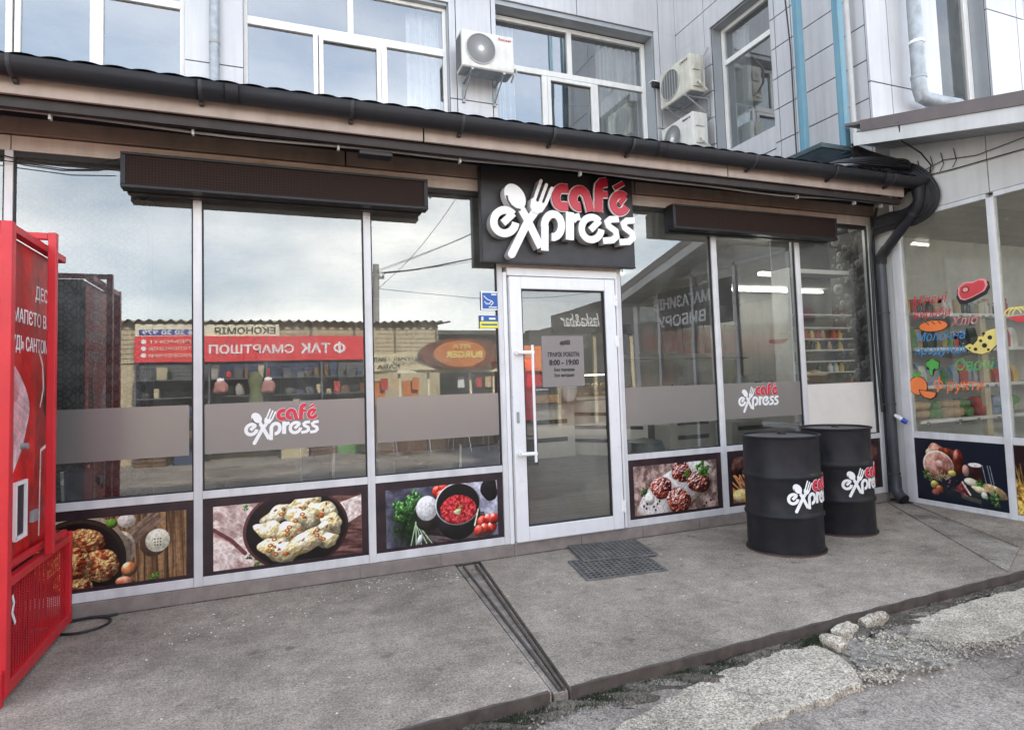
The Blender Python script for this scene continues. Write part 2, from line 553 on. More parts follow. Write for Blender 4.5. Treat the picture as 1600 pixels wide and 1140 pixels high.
emit('fill_light', (1.0, 0.96, 0.88), 14.0)  # glow of the added, unseen tubes that brighten counter and shop
emit('case_light', (1.0, 0.85, 0.55), 2.5)

def ground_mat(name, base, light, dark, speck=0.43, rough=0.92, spot=0.5, bump=0.35, crack=False, big=0.8):
    m, N, L, B = newmat(name)
    co = N.new('ShaderNodeTexCoord')
    def noise(sc, det=8, ro=0.6, vec=None):
        n = sock(N, L, 'ShaderNodeTexNoise', Scale=sc, Detail=float(det), Roughness=ro)
        L.new(vec or co.outputs['Object'], n.inputs['Vector'])
        return n.outputs['Fac']
    def ramp(src, stops):
        r = N.new('ShaderNodeValToRGB')
        e = r.color_ramp.elements
        e[0].position, e[0].color = stops[0][0], (*stops[0][1], 1)
        e[1].position, e[1].color = stops[-1][0], (*stops[-1][1], 1)
        for p, c in stops[1:-1]:
            x = e.new(p); x.color = (*c, 1)
        L.new(src, r.inputs[0])
        return r.outputs[0]
    def mix(kind, fac, a, b):
        x = N.new('ShaderNodeMix'); x.data_type = 'RGBA'; x.blend_type = kind
        if isinstance(fac, float): x.inputs[0].default_value = fac
        else: L.new(fac, x.inputs[0])
        L.new(a, x.inputs[6])
        if isinstance(b, tuple): x.inputs[7].default_value = (*b, 1)
        else: L.new(b, x.inputs[7])
        return x.outputs[2]
    mean = base
    col = ramp(noise(big, 9, 0.62), [(0.3, dark), (0.5, base), (0.72, light)])
    col = mix('OVERLAY', 0.75, col, ramp(noise(5, 9, 0.75), [(0.32, (0.30,) * 3), (0.68, (0.66,) * 3)]))
    g = ramp(noise(85, 5, 0.9), [(0.38, (0.08,) * 3), (0.5, (0.5,) * 3), (0.64, (0.95,) * 3)])
    col = mix('OVERLAY', min(1.0, speck * 1.5), col, g)
    g2 = ramp(noise(28, 5, 0.8), [(0.34, (0.25,) * 3), (0.66, (0.75,) * 3)])
    col = mix('OVERLAY', speck * 0.8, col, g2)
    # dark damp spots and drips
    sp = ramp(noise(4.3, 5, 0.7), [(0.60, (0, 0, 0)), (0.70, (spot,) * 3)])
    col = mix('MIX', sp, col, tuple(c * 0.45 for c in dark))
    # small pale chips
    vo = sock(N, L, 'ShaderNodeTexVoronoi', Scale=38.0)
    L.new(co.outputs['Object'], vo.inputs['Vector'])
    ch = ramp(vo.outputs['Distance'], [(0.05, (0.5,) * 3), (0.11, (0, 0, 0))])
    sel = ramp(noise(5.1, 3), [(0.52, (0, 0, 0)), (0.62, (1, 1, 1))])
    ch = mix('MULTIPLY', 1.0, ch, sel)
    col = mix('MIX', ch, col, (0.62, 0.60, 0.55))
    # pin-holes and trowel drag
    vp = sock(N, L, 'ShaderNodeTexVoronoi', Scale=55.0)
    L.new(co.outputs['Object'], vp.inputs['Vector'])
    ph = ramp(vp.outputs['Distance'], [(0.10, (0.85,) * 3), (0.17, (0, 0, 0))])
    ph = mix('MULTIPLY', 1.0, ph, ramp(noise(3.3, 5), [(0.47, (0, 0, 0)), (0.6, (1, 1, 1))]))
    col = mix('MIX', ph, col, tuple(c * 0.4 for c in dark))
    md = N.new('ShaderNodeMapping'); md.inputs['Scale'].default_value = (1.2, 22, 1); md.inputs['Rotation'].default_value = (0, 0, 0.35)
    L.new(co.outputs['Object'], md.inputs[0])
    col = mix('OVERLAY', 0.07, col, ramp(noise(2.0, 6, 0.6, md.outputs[0]), [(0.35, (0.25,) * 3), (0.65, (0.75,) * 3)]))
    h = noise(130, 5, 0.7)
    if crack:
        v2 = N.new('ShaderNodeTexVoronoi'); v2.feature = 'DISTANCE_TO_EDGE'
        v2.inputs['Scale'].default_value = 0.8
        wv = sock(N, L, 'ShaderNodeTexNoise', Scale=2.6, Detail=6.0)
        L.new(co.outputs['Object'], wv.inputs['Vector'])
        ad = N.new('ShaderNodeVectorMath'); ad.operation = 'ADD'
        L.new(co.outputs['Object'], ad.inputs[0]); L.new(wv.outputs['Color'], ad.inputs[1])
        L.new(ad.outputs[0], v2.inputs['Vector'])
        ck = ramp(v2.outputs['Distance'], [(0.002, (0.75,) * 3), (0.007, (0, 0, 0))])
        col = mix('MIX', ck, col, (0.05, 0.045, 0.04))
    L.new(col, B.inputs['Base Color'])
    B.inputs['Roughness'].default_value = rough
    B.inputs['Specular IOR Level'].default_value = 0.25
    b1 = sock(N, L, 'ShaderNodeBump', Strength=bump, Distance=0.006)
    L.new(h, b1.inputs['Height'])
    b2 = sock(N, L, 'ShaderNodeBump', Strength=0.3, Distance=0.02)
    L.new(noise(9, 6, 0.6), b2.inputs['Height'])
    L.new(b1.outputs[0], b2.inputs['Normal'])
    L.new(b2.outputs[0], B.inputs['Normal'])
    return m
flat('olive_cloth', (0.14, 0.15, 0.05), 0.9, 0, 0.5, 12, dirt=(0.07, 0.09, 0.05))
flat('dull_pink', (0.45, 0.2, 0.18), 0.8, 0, 0.4, 25)
ground_mat('forecourt', (0.305, 0.262, 0.212), (0.38, 0.332, 0.272), (0.19, 0.162, 0.132), spot=0.7)
ground_mat('forecourt_b', (0.318, 0.275, 0.224), (0.395, 0.345, 0.285), (0.20, 0.172, 0.14), spot=0.7, big=0.6)
ground_mat('strip_concrete', (0.293, 0.262, 0.221), (0.390, 0.354, 0.295), (0.159, 0.134, 0.113), big=2.2)
ground_mat('asphalt_old', (0.262, 0.232, 0.196), (0.345, 0.308, 0.262), (0.135, 0.118, 0.10), speck=0.5, crack=True, bump=0.5)
ground_mat('kerb_concrete', (0.47, 0.425, 0.34), (0.58, 0.53, 0.43), (0.28, 0.25, 0.20), speck=0.8, bump=1.0, spot=0.3)
ground_mat('dirt', (0.10, 0.088, 0.07), (0.19, 0.17, 0.14), (0.045, 0.045, 0.03), speck=0.7, bump=1.0, big=3.0)
ground_mat('pebble', (0.26, 0.24, 0.205), (0.42, 0.39, 0.34), (0.12, 0.11, 0.09), big=14.0)

# LED matrix face
m, N, L, B = newmat('led_face')
co = N.new('ShaderNodeTexCoord')
bt = N.new('ShaderNodeTexBrick')
bt.offset = 0.0
for k, v in dict(Scale=1.0).items(): bt.inputs[k].default_value = v
bt.inputs['Brick Width'].default_value = 0.019
bt.inputs['Row Height'].default_value = 0.019
bt.inputs['Mortar Size'].default_value = 0.0045
bt.inputs['Color1'].default_value = (0.016, 0.008, 0.007, 1)
bt.inputs['Color2'].default_value = (0.008, 0.006, 0.006, 1)
bt.inputs['Mortar'].default_value = (0.030, 0.018, 0.014, 1)
mp_ = N.new('ShaderNodeMapping'); mp_.inputs['Rotation'].default_value = (R(90), 0, 0)
L.new(co.outputs['Object'], mp_.inputs[0]); L.new(mp_.outputs[0], bt.inputs['Vector'])
L.new(bt.outputs['Color'], B.inputs['Base Color']); B.inputs['Roughness'].default_value = 0.8; B.inputs['Specular IOR Level'].default_value = 0.15
# frosted film: translucent white-grey vinyl on the glass
m, N, L, B = newmat('film')
N.remove(B)
o_ = N['Material Output']
di = N.new('ShaderNodeBsdfDiffuse'); di.inputs[0].default_value = (0.27, 0.255, 0.243, 1)
gl = N.new('ShaderNodeBsdfGlossy'); gl.inputs['Roughness'].default_value = 0.28; gl.inputs['Color'].default_value = (0.9, 0.9, 0.9, 1)
tr = N.new('ShaderNodeBsdfTransparent'); tr.inputs[0].default_value = (0.8, 0.8, 0.78, 1)
x1 = N.new('ShaderNodeMixShader'); x1.inputs[0].default_value = 0.22
x2 = N.new('ShaderNodeMixShader'); x2.inputs[0].default_value = 0.68
L.new(di.outputs[0], x1.inputs[1]); L.new(gl.outputs[0], x1.inputs[2])
L.new(tr.outputs[0], x2.inputs[1]); L.new(x1.outputs[0], x2.inputs[2]); L.new(x2.outputs[0], o_.inputs[0])
# interior floor tiles
m, N, L, B = newmat('inner_tiles')
co = N.new('ShaderNodeTexCoord')
bt = N.new('ShaderNodeTexBrick')
bt.inputs['Scale'].default_value = 1.0
bt.inputs['Brick Width'].default_value = 0.9; bt.inputs['Row Height'].default_value = 0.16; bt.inputs['Mortar Size'].default_value = 0.006
bt.inputs['Color1'].default_value = (0.20, 0.205, 0.20, 1); bt.inputs['Color2'].default_value = (0.15, 0.155, 0.15, 1); bt.inputs['Mortar'].default_value = (0.05, 0.05, 0.05, 1)
L.new(co.outputs['Object'], bt.inputs['Vector']); L.new(bt.outputs['Color'], B.inputs['Base Color']); B.inputs['Roughness'].default_value = 0.35
# ------------------------------------------------------------------ printed food pictures, drawn here pixel by pixel
class Print:
    def __init__(s, w, h, seed=1, asp=None):
        s.w, s.h = w, h
        s.rng = np.random.RandomState(seed)
        s.a = asp or w / h
        x = (np.arange(w) + 0.5) / w * s.a
        y = (np.arange(h) + 0.5) / h
        s.X, s.Y = np.meshgrid(x, y)
        s.im = np.zeros((h, w, 3))
    def noise(s, f, octv=4, fx=None, ang=0.0):
        out = np.zeros((s.h, s.w)); amp = 1.0; tot = 0
        ca, sa = math.cos(ang), math.sin(ang)
        U = (s.X * ca + s.Y * sa); V = (-s.X * sa + s.Y * ca)
        for o in range(octv):
            k = 2 ** o
            gu, gv = U * (fx or f) * k + 50, V * f * k + 50
            G = s.rng.rand(128, 128)
            iu, iv = np.floor(gu).astype(int), np.floor(gv).astype(int)
            fu, fv = gu - iu, gv - iv
            fu = fu * fu * (3 - 2 * fu); fv = fv * fv * (3 - 2 * fv)
            g = lambda a, b: G[(iv + b) % 128, (iu + a) % 128]
            out += amp * ((g(0, 0) * (1 - fu) + g(1, 0) * fu) * (1 - fv) + (g(0, 1) * (1 - fu) + g(1, 1) * fu) * fv)
            tot += amp; amp *= 0.55
        return out / tot
    def put(s, mask, col):
        m = np.clip(mask, 0, 1)[..., None]
        s.im = s.im * (1 - m) + np.asarray(col) * m
    def fill(s, c1, c2, f=3, fx=None, ang=0, lo=0.35, hi=0.65, octv=5, mask=1.0):
        n = np.clip((s.noise(f, octv, fx, ang) - lo) / (hi - lo), 0, 1)[..., None]
        s.put(np.ones((s.h, s.w)) * mask, np.asarray(c1) * (1 - n) + np.asarray(c2) * n)
    def local(s, cx, cy, rx, ry, rot=0):
        a = math.radians(rot); dx, dy = s.X - cx, s.Y - cy
        return (dx * math.cos(a) + dy * math.sin(a)) / rx, (-dx * math.sin(a) + dy * math.cos(a)) / ry
    def edge(s, d, r):                     # d: 1 at the rim, r: mean radius
        return np.clip((1 - d) * r * s.h / 1.5 + 0.5, 0, 1)
    def ell(s, cx, cy, rx, ry, rot=0, c1=(1, 1, 1), c2=None, f=9, shade=0.5, wob=0.0, bumps=0.0, light=(-0.4, -0.7), shadow=0.0, contrast=1.0, gloss=0.0):
        u, v = s.local(cx, cy, rx, ry, rot)
        d = np.sqrt(u * u + v * v)
        if wob:
            th = np.arctan2(v, u)
            ph = s.rng.rand(4) * 6.28
            d = d * (1 + wob * (np.sin(2 * th + ph[0]) * 0.5 + np.sin(3 * th + ph[1]) * 0.6 + np.sin(5 * th + ph[2]) * 0.4))
        if shadow:
            us, vs = s.local(cx + 0.02, cy + 0.03, rx * 1.1, ry * 1.1, rot)
            s.put(np.clip(1.25 - np.sqrt(us * us + vs * vs), 0, 1) * shadow, (0.03, 0.02, 0.02))
        c2 = c2 if c2 is not None else c1
        n = s.noise(f, 4)
        n = np.clip((n - 0.5) * 2.2 * contrast + 0.5, 0, 1)[..., None]
        col = np.asarray(c1) * (1 - n) + np.asarray(c2) * n
        z = np.sqrt(np.clip(1 - d * d, 0, 1))
        a = math.radians(rot)
        nu, nv = u * math.cos(a) - v * math.sin(a), u * math.sin(a) + v * math.cos(a)
        if bumps:
            b = s.noise(f * 1.4, 3)
            gy, gx = np.gradient(b)
            nu = nu - gx * bumps * s.w * 0.03; nv = nv - gy * bumps * s.w * 0.03
        lit = nu * light[0] + nv * light[1] + z * 0.62
        k = (1 - shade) + shade * np.clip(lit * 1.35 + 0.1, 0.0, 1.5)
        col = col * k[..., None]
        if gloss:
            col = col + gloss * np.clip(lit - 0.82, 0, 1)[..., None] * 4
        s.put(s.edge(d, min(rx, ry)), col)
        return s.edge(d, min(rx, ry))
    def ring(s, cx, cy, rx, ry, w, rot=0, c=(0.7, 0.7, 0.7)):
        u, v = s.local(cx, cy, rx, ry, rot); d = np.abs(np.sqrt(u * u + v * v) - 1)
        k = 0.6 + 0.6 * np.clip(-u * 0.5 - v * 0.6 + 0.4, 0, 1)
        s.put(np.clip((w - d) * min(rx, ry) * s.h / 1.2 + .5, 0, 1), np.asarray(c) * k[..., None])
    def line(s, pts, w, c, alpha=1.0, taper=False):
        best = np.full((s.h, s.w), 9.0)
        for (x0, y0), (x1, y1) in zip(pts, pts[1:]):
            dx, dy = x1 - x0, y1 - y0
            t = np.clip(((s.X - x0) * dx + (s.Y - y0) * dy) / (dx * dx + dy * dy + 1e-9), 0, 1)
            best = np.minimum(best, np.hypot(s.X - x0 - t * dx, s.Y - y0 - t * dy) / ((1 - 0.7 * t) if taper else 1))
        s.put(np.clip((w / 2 - best) * s.h + .5, 0, 1) * alpha, c)
    def poly(s, pts, c1, c2=None, f=8, fx=None, ang=0):
        inside = np.zeros((s.h, s.w), bool); n = len(pts)
        for i in range(n):
            (x0, y0), (x1, y1) = pts[i], pts[(i + 1) % n]
            cond = (y0 > s.Y) != (y1 > s.Y)
            with np.errstate(divide='ignore', invalid='ignore'):
                xi = (x1 - x0) * (s.Y - y0) / (y1 - y0 + 1e-12) + x0
            inside ^= cond & (s.X < xi)
        if c2 is None: s.put(inside.astype(float), c1)
        else: s.fill(c1, c2, f, fx, ang, mask=inside.astype(float))
    def leaf(s, cx, cy, r, n=14, c1=(0.1, 0.35, 0.08), c2=(0.45, 0.7, 0.25)):
        for i in range(n):
            a = s.rng.rand() * 6.28; q = s.rng.rand() * r
            s.ell(cx + q * math.cos(a), cy + q * math.sin(a), r * 0.33, r * 0.16, s.rng.rand() * 180, c1, c2, 25, 0.5, 0.25)

def pic_patties():
    p = Print(560, 270, 3)
    p.fill((0.30, 0.20, 0.13), (0.62, 0.48, 0.33), 40, 1.4, R(88), octv=4)
    for x in (0.45, 0.98, 1.45, 1.78): p.line([(x, 0), (x + 0.03, 1)], 0.012, (0.12, 0.08, 0.06))
    p.poly([(0.5, 0.75), (1.62, -0.05), (1.75, 0.12), (1.0, 0.72), (0.9, 1.0), (0.6, 1.02)], (0.38, 0.30, 0.25), (0.62, 0.52, 0.43), 30, 3, R(-38))
    p.ring(1.13, 0.5, 0.20, 0.25, 0.10, 0, (0.85, 0.82, 0.74))
    p.ell(0.55, 0.62, 0.70, 0.66, 0, (0.05, 0.04, 0.045), (0.12, 0.10, 0.10), 5, 0.2)
    p.ring(0.55, 0.62, 0.70, 0.66, 0.045, 0, (0.72, 0.66, 0.56))
    p.ring(0.55, 0.62, 0.63, 0.59, 0.04, 0, (0.20, 0.17, 0.13))
    for cx, cy, r in ((0.15, 0.36, .2), (0.66, 0.36, .24), (0.30, 0.30, .2), (0.22, 0.68, .22), (0.86, 0.70, .25), (0.50, 0.97, .25), (0.50, 0.62, .24)):
        p.ell(cx, cy, r * 1.08, r * .95, 20, (0.55, 0.20, 0.10), (0.97, 0.78, 0.52), 17, 0.55, 0.06, 1.0, shadow=.5, contrast=1.5)
    p.ell(1.60, 0.46, 0.19, 0.20, 0, (0.30, 0.22, 0.17), None, 5, 0.2)
    p.ell(1.66, 0.42, 0.175, 0.175, 0, (0.93, 0.92, 0.84), (0.82, 0.81, 0.72), 4, 0.15)
    for i in range(9): p.ell(1.62 + (i % 3) * 0.04, 0.40 + (i // 3) * 0.045, 0.009, 0.011, 0, (0.15, 0.13, 0.1))
    p.ell(1.22, 0.08, 0.13, 0.10, 0, (0.93, 0.90, 0.85), (0.8, 0.75, 0.7), 20, 0.3)
    p.ell(1.02, 0.10, 0.08, 0.07, 0, (0.32, 0.5, 0.15), (0.45, 0.65, 0.2), 9, 0.6)
    p.ell(1.26, 0.80, 0.11, 0.11, 0, (0.78, 0.42, 0.22), (0.95, 0.66, 0.42), 7, 0.7, gloss=.6)
    p.ell(1.20, 0.98, 0.13, 0.08, 8, (0.75, 0.38, 0.25), (0.95, 0.62, 0.48), 7, 0.7, gloss=.5)
    p.leaf(1.60, 0.95, 0.07)
    return p.im
def pic_dumplings():
    p = Print(560, 250, 5)
    p.fill((0.66, 0.54, 0.52), (0.92, 0.85, 0.82), 9, 6, 0.6)
    p.fill((0.25, 0.14, 0.14), (0.5, 0.36, 0.33), 25, 3, 0.1, mask=((p.X > 1.75) | (p.X + p.Y * .5 > 2.1)).astype(float))
    p.poly([(1.8, 0.15), (2.25, 0.02), (2.25, 0.35), (1.98, 0.5)], (0.8, 0.7, 0.68), (0.95, 0.9, 0.87), 20)
    p.line([(0, 0.36), (0.25, 0.55), (0.45, 0.78)], 0.06, (0.42, 0.24, 0.24)); p.line([(0.02, 0.42), (0.25, 0.6)], 0.02, (0.75, 0.55, 0.55))
    p.leaf(0.46, 0.05, 0.05); p.leaf(0.62, 0.95, 0.07); p.leaf(0.5, 0.85, 0.06, 6, (0.05, 0.12, 0.06), (0.2, 0.3, 0.15))
    p.ell(1.22, 0.48, 0.78, 0.64, 2, (0.06, 0.05, 0.06), (0.15, 0.11, 0.12), 4, 0.3)
    p.ring(1.22, 0.48, 0.78, 0.64, 0.03, 2, (0.34, 0.2, 0.2))
    D = [(0.95, 0.22, .26, .12, -15), (1.35, 0.12, .30, .13, 5), (0.85, 0.50, .26, .15, 25), (1.62, 0.26, .26, .15, 35), (1.32, 0.32, .30, .14, 15), (1.76, 0.45, .2, .12, 40),
         (1.10, 0.52, .24, .12, -20), (0.88, 0.76, .24, .15, 40), (1.58, 0.62, .18, .16, 10), (1.05, 0.84, .22, .14, 15), (1.35, 0.72, .36, .16, -28), (1.72, 0.72, .14, .1, 20)]
    for cx, cy, a, b, r in D:
        p.ell(cx, cy, a, b * 1.12, r, (0.84, 0.74, 0.50), (1.0, 0.96, 0.82), 7, 0.5, 0.20, 0.8, shadow=.6, gloss=.3)
        t = math.radians(r)
        p.line([(cx - a * .8 * math.cos(t) - b * .55 * math.sin(t), cy - a * .8 * math.sin(t) + b * .55 * math.cos(t)), (cx + a * .8 * math.cos(t) - b * .55 * math.sin(t), cy + a * .8 * math.sin(t) + b * .55 * math.cos(t))], 0.008, (0.74, 0.62, 0.38), .5)
    for i in range(46):
        k = D[p.rng.randint(len(D))]
        cx, cy = k[0] + p.rng.randn() * .07, k[1] + p.rng.randn() * .05
        if p.rng.rand() < .5: p.ring(cx, cy, .03, .022, .35, 0, (0.72, 0.36, 0.12))
        else: p.ell(cx, cy, .03, .015, p.rng.rand() * 180, (0.45, 0.18, 0.06), (0.85, 0.55, 0.2), 20, .4)
    return p.im
def pic_soup():
    p = Print(480, 220, 8)
    p.fill((0.20, 0.20, 0.25), (0.42, 0.42, 0.50), 5)
    p.fill((0.55, 0.55, 0.63), (0.80, 0.80, 0.86), 5, mask=np.clip((p.X - 1.2) * 2, 0, 1) * (p.Y < 0.65))
    p.poly([(0.75, 0.65), (1.9, 0.55), (2.0, 1), (0.7, 1)], (0.15, 0.12, 0.13), (0.42, 0.35, 0.35), 30, 3, 0.2)
    for i in range(60): p.ell(1.5 + p.rng.rand() * .7, p.rng.rand() * .6, .008, .007, 0, (0.95, .95, .95))
    p.ell(2.02, 0.14, 0.16, 0.24, 0, (0.03, 0.03, 0.04), (0.12, 0.12, 0.14), 20, .6, .1)
    p.fill((0.02, 0.05, 0.03), (0.12, 0.2, 0.10), 18, mask=np.clip(1.3 - np.hypot((p.X - 0.42) / .38, (p.Y - 0.66) / .42), 0, 1))
    p.leaf(0.28, 0.34, 0.16, 34, (0.10, 0.32, 0.10), (0.55, 0.82, 0.45)); p.leaf(0.5, 0.22, 0.16, 30, (0.12, 0.36, 0.12), (0.6, 0.85, 0.5))
    p.leaf(0.35, 0.55, 0.2, 20, (0.03, 0.10, 0.04), (0.2, 0.4, 0.15))
    for a in range(5): p.line([(0.55, 0.6), (0.45 + a * .1, 1.0)], 0.02, (0.7, 0.8, 0.65))
    p.ell(0.62, 0.92, 0.05, 0.10, 20, (0.85, 0.85, 0.82), None, 5, .5, gloss=.5)
    p.ell(0.80, 0.62, 0.24, 0.16, 0, (0.10, 0.09, 0.09), (0.2, 0.18, 0.17), 8, .4)
    p.ell(0.77, 0.38, 0.21, 0.22, 0, (0.86, 0.86, 0.86), (1, 1, 1), 6, 0.35)
    for k in ((0.98, 0.10), (1.10, 0.06), (1.06, 0.18)): p.ell(*k, .11, .10, 0, (0.7, 0.1, 0.07), (0.95, .3, .2), 6, .6, gloss=.6)
    p.ell(1.38, 0.56, 0.44, 0.44, 0, (0.10, 0.10, 0.11), (0.20, 0.2, 0.21), 4, 0.6, gloss=.3)
    p.ell(1.38, 0.36, 0.44, 0.37, 0, (0.07, 0.07, 0.075), None, 4, .2); p.ring(1.38, 0.36, 0.44, 0.37, 0.03, 0, (0.75, 0.75, 0.78))
    p.ell(1.38, 0.46, 0.36, 0.26, 0, (0.55, 0.05, 0.07), (0.92, 0.30, 0.33), 22, 0.15, .02, 1.2, contrast=1.5)
    for i in range(40): 
        a, q = p.rng.rand() * 6.28, math.sqrt(p.rng.rand()) * .3
        p.line([(1.38 + q * math.cos(a), .46 + q * .7 * math.sin(a)), (1.38 + q * math.cos(a) + p.rng.randn() * .04, .46 + q * .7 * math.sin(a) + .02)], .012, (0.95, .5, .5), .7)
    p.ell(1.36, 0.50, 0.07, 0.05, 0, (0.9, 0.95, 0.8), (0.7, .8, .5), 20, .3, .2); p.leaf(1.42, 0.42, 0.05, 8, (.3, .5, .1), (.75, .85, .4))
    for k in ((1.85, .72), (1.98, .70), (1.9, .86), (2.05, .85), (1.78, .88), (2.1, .7)): p.ell(*k, .10, .10, 0, (0.65, 0.08, 0.05), (0.98, .36, .3), 11, .6, .05, gloss=.7, contrast=1.4)
    p.line([(1.7, .78), (1.78, .5)], 0.03, (0.92, .88, .75))
    return p.im
def pic_meatballs():
    p = Print(480, 230, 11)
    p.fill((0.42, 0.33, 0.31), (0.74, 0.64, 0.60), 9, 12, 0.3)
    p.ell(1.02, 0.56, 1.02, 0.42, -24, (0.80, 0.74, 0.62), (0.9, 0.86, 0.76), 4, 0.25)
    p.ell(1.02, 0.51, 0.98, 0.38, -24, (0.86, 0.82, 0.80), (0.97, 0.95, 0.94), 5, 0.15)
    for cx, cy, r in ((1.18, 0.20, .26), (0.66, 0.48, .27), (1.62, 0.44, .29), (1.08, 0.78, .31)):
        p.ell(cx, cy, r, r * .82, 15, (0.24, 0.05, 0.045), (0.86, 0.38, 0.29), 15, 0.62, .07, 1.5, shadow=.55, contrast=1.4, gloss=.3)
    p.leaf(1.32, 0.24, 0.10, 16); p.ell(1.62, 0.12, 0.12, 0.12, 0, (0.85, .9, .75), (1, 1, 1), 18, .2, .1)
    p.leaf(1.72, 0.18, 0.16, 26, (0.08, .25, .05), (.4, .6, .2)); p.leaf(0.26, 0.55, 0.10, 16, (0.05, .18, .04), (.3, .5, .2))
    p.ell(0.36, 0.68, 0.13, 0.13, 0, (0.8, 0.78, 0.72), (1, .98, .95), 6, .4, .06)
    for k in ((.22, .82), (.30, .78), (.28, .87), (.55, .8), (.6, .75), (.5, .92), (.46, .85), (1.78, .9), (1.9, .86), (1.72, .96)): p.ell(*k, .022, .026, 0, (0.05, .04, .04), None, 5, .5)
    return p.im
def pic_fries():
    p = Print(300, 150, 13)
    p.fill((0.22, 0.13, 0.11), (0.5, 0.36, 0.32), 5)
    p.ell(0.45, 0.3, 0.35, 0.25, 0, (0.10, .06, .06), (.3, .2, .2), 6, .4)
    for i in range(26):
        x = p.rng.rand() * 1.6 + .1; a = p.rng.randn() * .25 - .5
        p.line([(x, .95), (x + a, .4)], .03, (0.75 + p.rng.rand() * .2, .6, .38))
    p.ell(0.35, 0.85, .4, .14, 0, (.9, .75, .4), (.98, .9, .7), 12, .4, .1); p.ell(1.5, 0.25, .3, .25, 0, (.8, .5, .4), (.95, .8, .7), 9, .5)
    return p.im
def pic_meats():
    p = Print(400, 256, 17, asp=1.56)
    p.im[:] = (0.075, 0.105, 0.165)
    p.fill((0.10, 0.15, 0.13), (0.17, 0.21, 0.2), 5, mask=np.clip(1.1 - np.hypot((p.X - .9) / .62, (p.Y - .80) / .14), 0, 1))
    p.ell(0.40, 0.17, 0.16, 0.10, 10, (0.70, 0.42, 0.36), (0.95, 0.75, 0.66), 12, .5, .1); p.ell(0.28, 0.22, .08, .07, 0, (.8, .72, .62), (.95, .9, .8), 12, .4)
    p.ell(0.62, 0.20, 0.20, 0.07, 8, (0.35, 0.13, 0.09), (0.62, .3, .2), 14, .5, .1)
    p.ell(0.78, 0.34, 0.10, 0.22, 0, (0.26, .07, .05), (.55, .2, .15), 9, .6, 0, gloss=.6)
    p.ell(0.42, 0.42, 0.27, 0.23, 8, (0.66, .40, .36), (.92, .72, .64), 9, .25, .03, contrast=1.5); p.ring(.42, .42, .27, .23, .05, 8, (.93, .88, .78)); p.ell(.44, .38, .07, .05, 0, (.95, .8, .75), None, 5, .2)
    p.ell(.5, .5, .09, .05, 20, (.35, .15, .12), (.6, .3, .25), 15, .4); p.leaf(.22, .62, .1, 18, (.2, .28, .1), (.65, .72, .45)); p.leaf(.45, .6, .1, 14, (.3, .3, .12), (.7, .7, .5))
    p.ell(.66, .52, .07, .05, 0, (.85, .7, .3), (.98, .9, .5), 9, .4)
    p.poly([(.96, .36), (1.16, .36), (1.18, .60), (.98, .60)], (0.10, .04, .05), (.28, .12, .12), 9); p.ell(1.06, .35, .115, .035, 0, (.95, .9, .9), None, 5, .1); p.ell(.90, .45, .06, .09, 0, (.75, .55, .5), (.9, .7, .65), 5, .4)
    for x in (1.18, 1.26, 1.30): p.line([(x, .34), (x + .05, .62)], .012, (.6, .6, .62))
    for i in range(22): p.ell(.3 + p.rng.rand() * .6, .62 + p.rng.rand() * .16, .03, .03, 0, (.08, .05, .07), (.3, .2, .25), 20, .6, gloss=.4)
    p.ell(.33, .74, .075, .07, 0, (.62, .5, .2), (.85, .8, .45), 9, .5, gloss=.4); p.ell(.42, .80, .07, .06, 0, (.6, .25, .15), (.85, .5, .3), 9, .5, gloss=.4); p.ell(.34, .86, .07, .05, 0, (.55, .2, .2), (.85, .55, .5), 9, .5)
    p.poly([(.66, .78), (.82, .64), (.95, .80), (.90, .86)], (.30, .10, .12), (.66, .38, .4), 22, 22, .7); p.line([(.83, .64), (.95, .82)], .03, (.93, .82, .76))
    p.ell(.98, .62, .12, .06, 8, (.85, .82, .65), (.98, .95, .85), 8, .3); p.leaf(1.12, .66, .08, 14); p.ell(1.12, .72, .13, .05, 10, (.9, .82, .6), (1, .96, .8), 14, .3, .15)
    p.ell(1.36, .72, .20, .085, 22, (.62, .5, .34), (.93, .88, .70), 11, .35, .05); p.ell(1.18, .80, .05, .05, 0, (.9, .9, .85), None, 5, .3); p.leaf(1.34, .84, .12, 24, (.12, .25, .12), (.5, .62, .4))
    for i in range(5): p.line([(.8, .84 + i * .012), (1.12, .88 + i * .014)], .007, (.6, .55, .4), .7)
    return p.im
def pic_wheat():
    p = Print(256, 200, 19)
    p.im[:] = (0.16, 0.09, 0.10)
    p.fill((0.45, 0.28, 0.08), (0.98, 0.85, 0.45), 26, mask=np.clip((p.Y - .45 - .15 * np.sin(p.X * 5)) * 12, 0, 1), octv=3)
    for i in range(30):
        x = p.rng.rand() * 1.28; p.line([(x, .9), (x + p.rng.randn() * .1, .2 + p.rng.rand() * .3)], .012, (.75, .6, .3), .7)
    return p.im
def pic_paper():
    """damask wallpaper, one tile wide"""
    p = Print(256, 512, 23, asp=0.5)
    p.im[:] = (0.33, 0.32, 0.32)
    U, V = (p.X / 0.5) % 1 - .5, (p.Y * 2) % 1 - .5
    U = np.abs(U); V = np.abs(V)
    g = np.zeros_like(U)
    for cx, cy, rx, ry, w in ((0, 0, .10, .10, .35), (0, 0, .22, .20, .10), (.2, .18, .14, .16, .16), (.36, 0, .10, .18, .2), (0, .38, .14, .12, .2), (.3, .38, .14, .1, .2), (.5, .5, .2, .2, .15), (.12, .26, .06, .1, .4), (.42, .28, .05, .09, .5)):
        d = np.abs(np.hypot((U - cx) / rx, (V - cy) / ry) - 1)
        g = np.maximum(g, np.clip((w - d) * 9, 0, 1))
    p.put(g, (0.055, 0.05, 0.055))
    return p.im
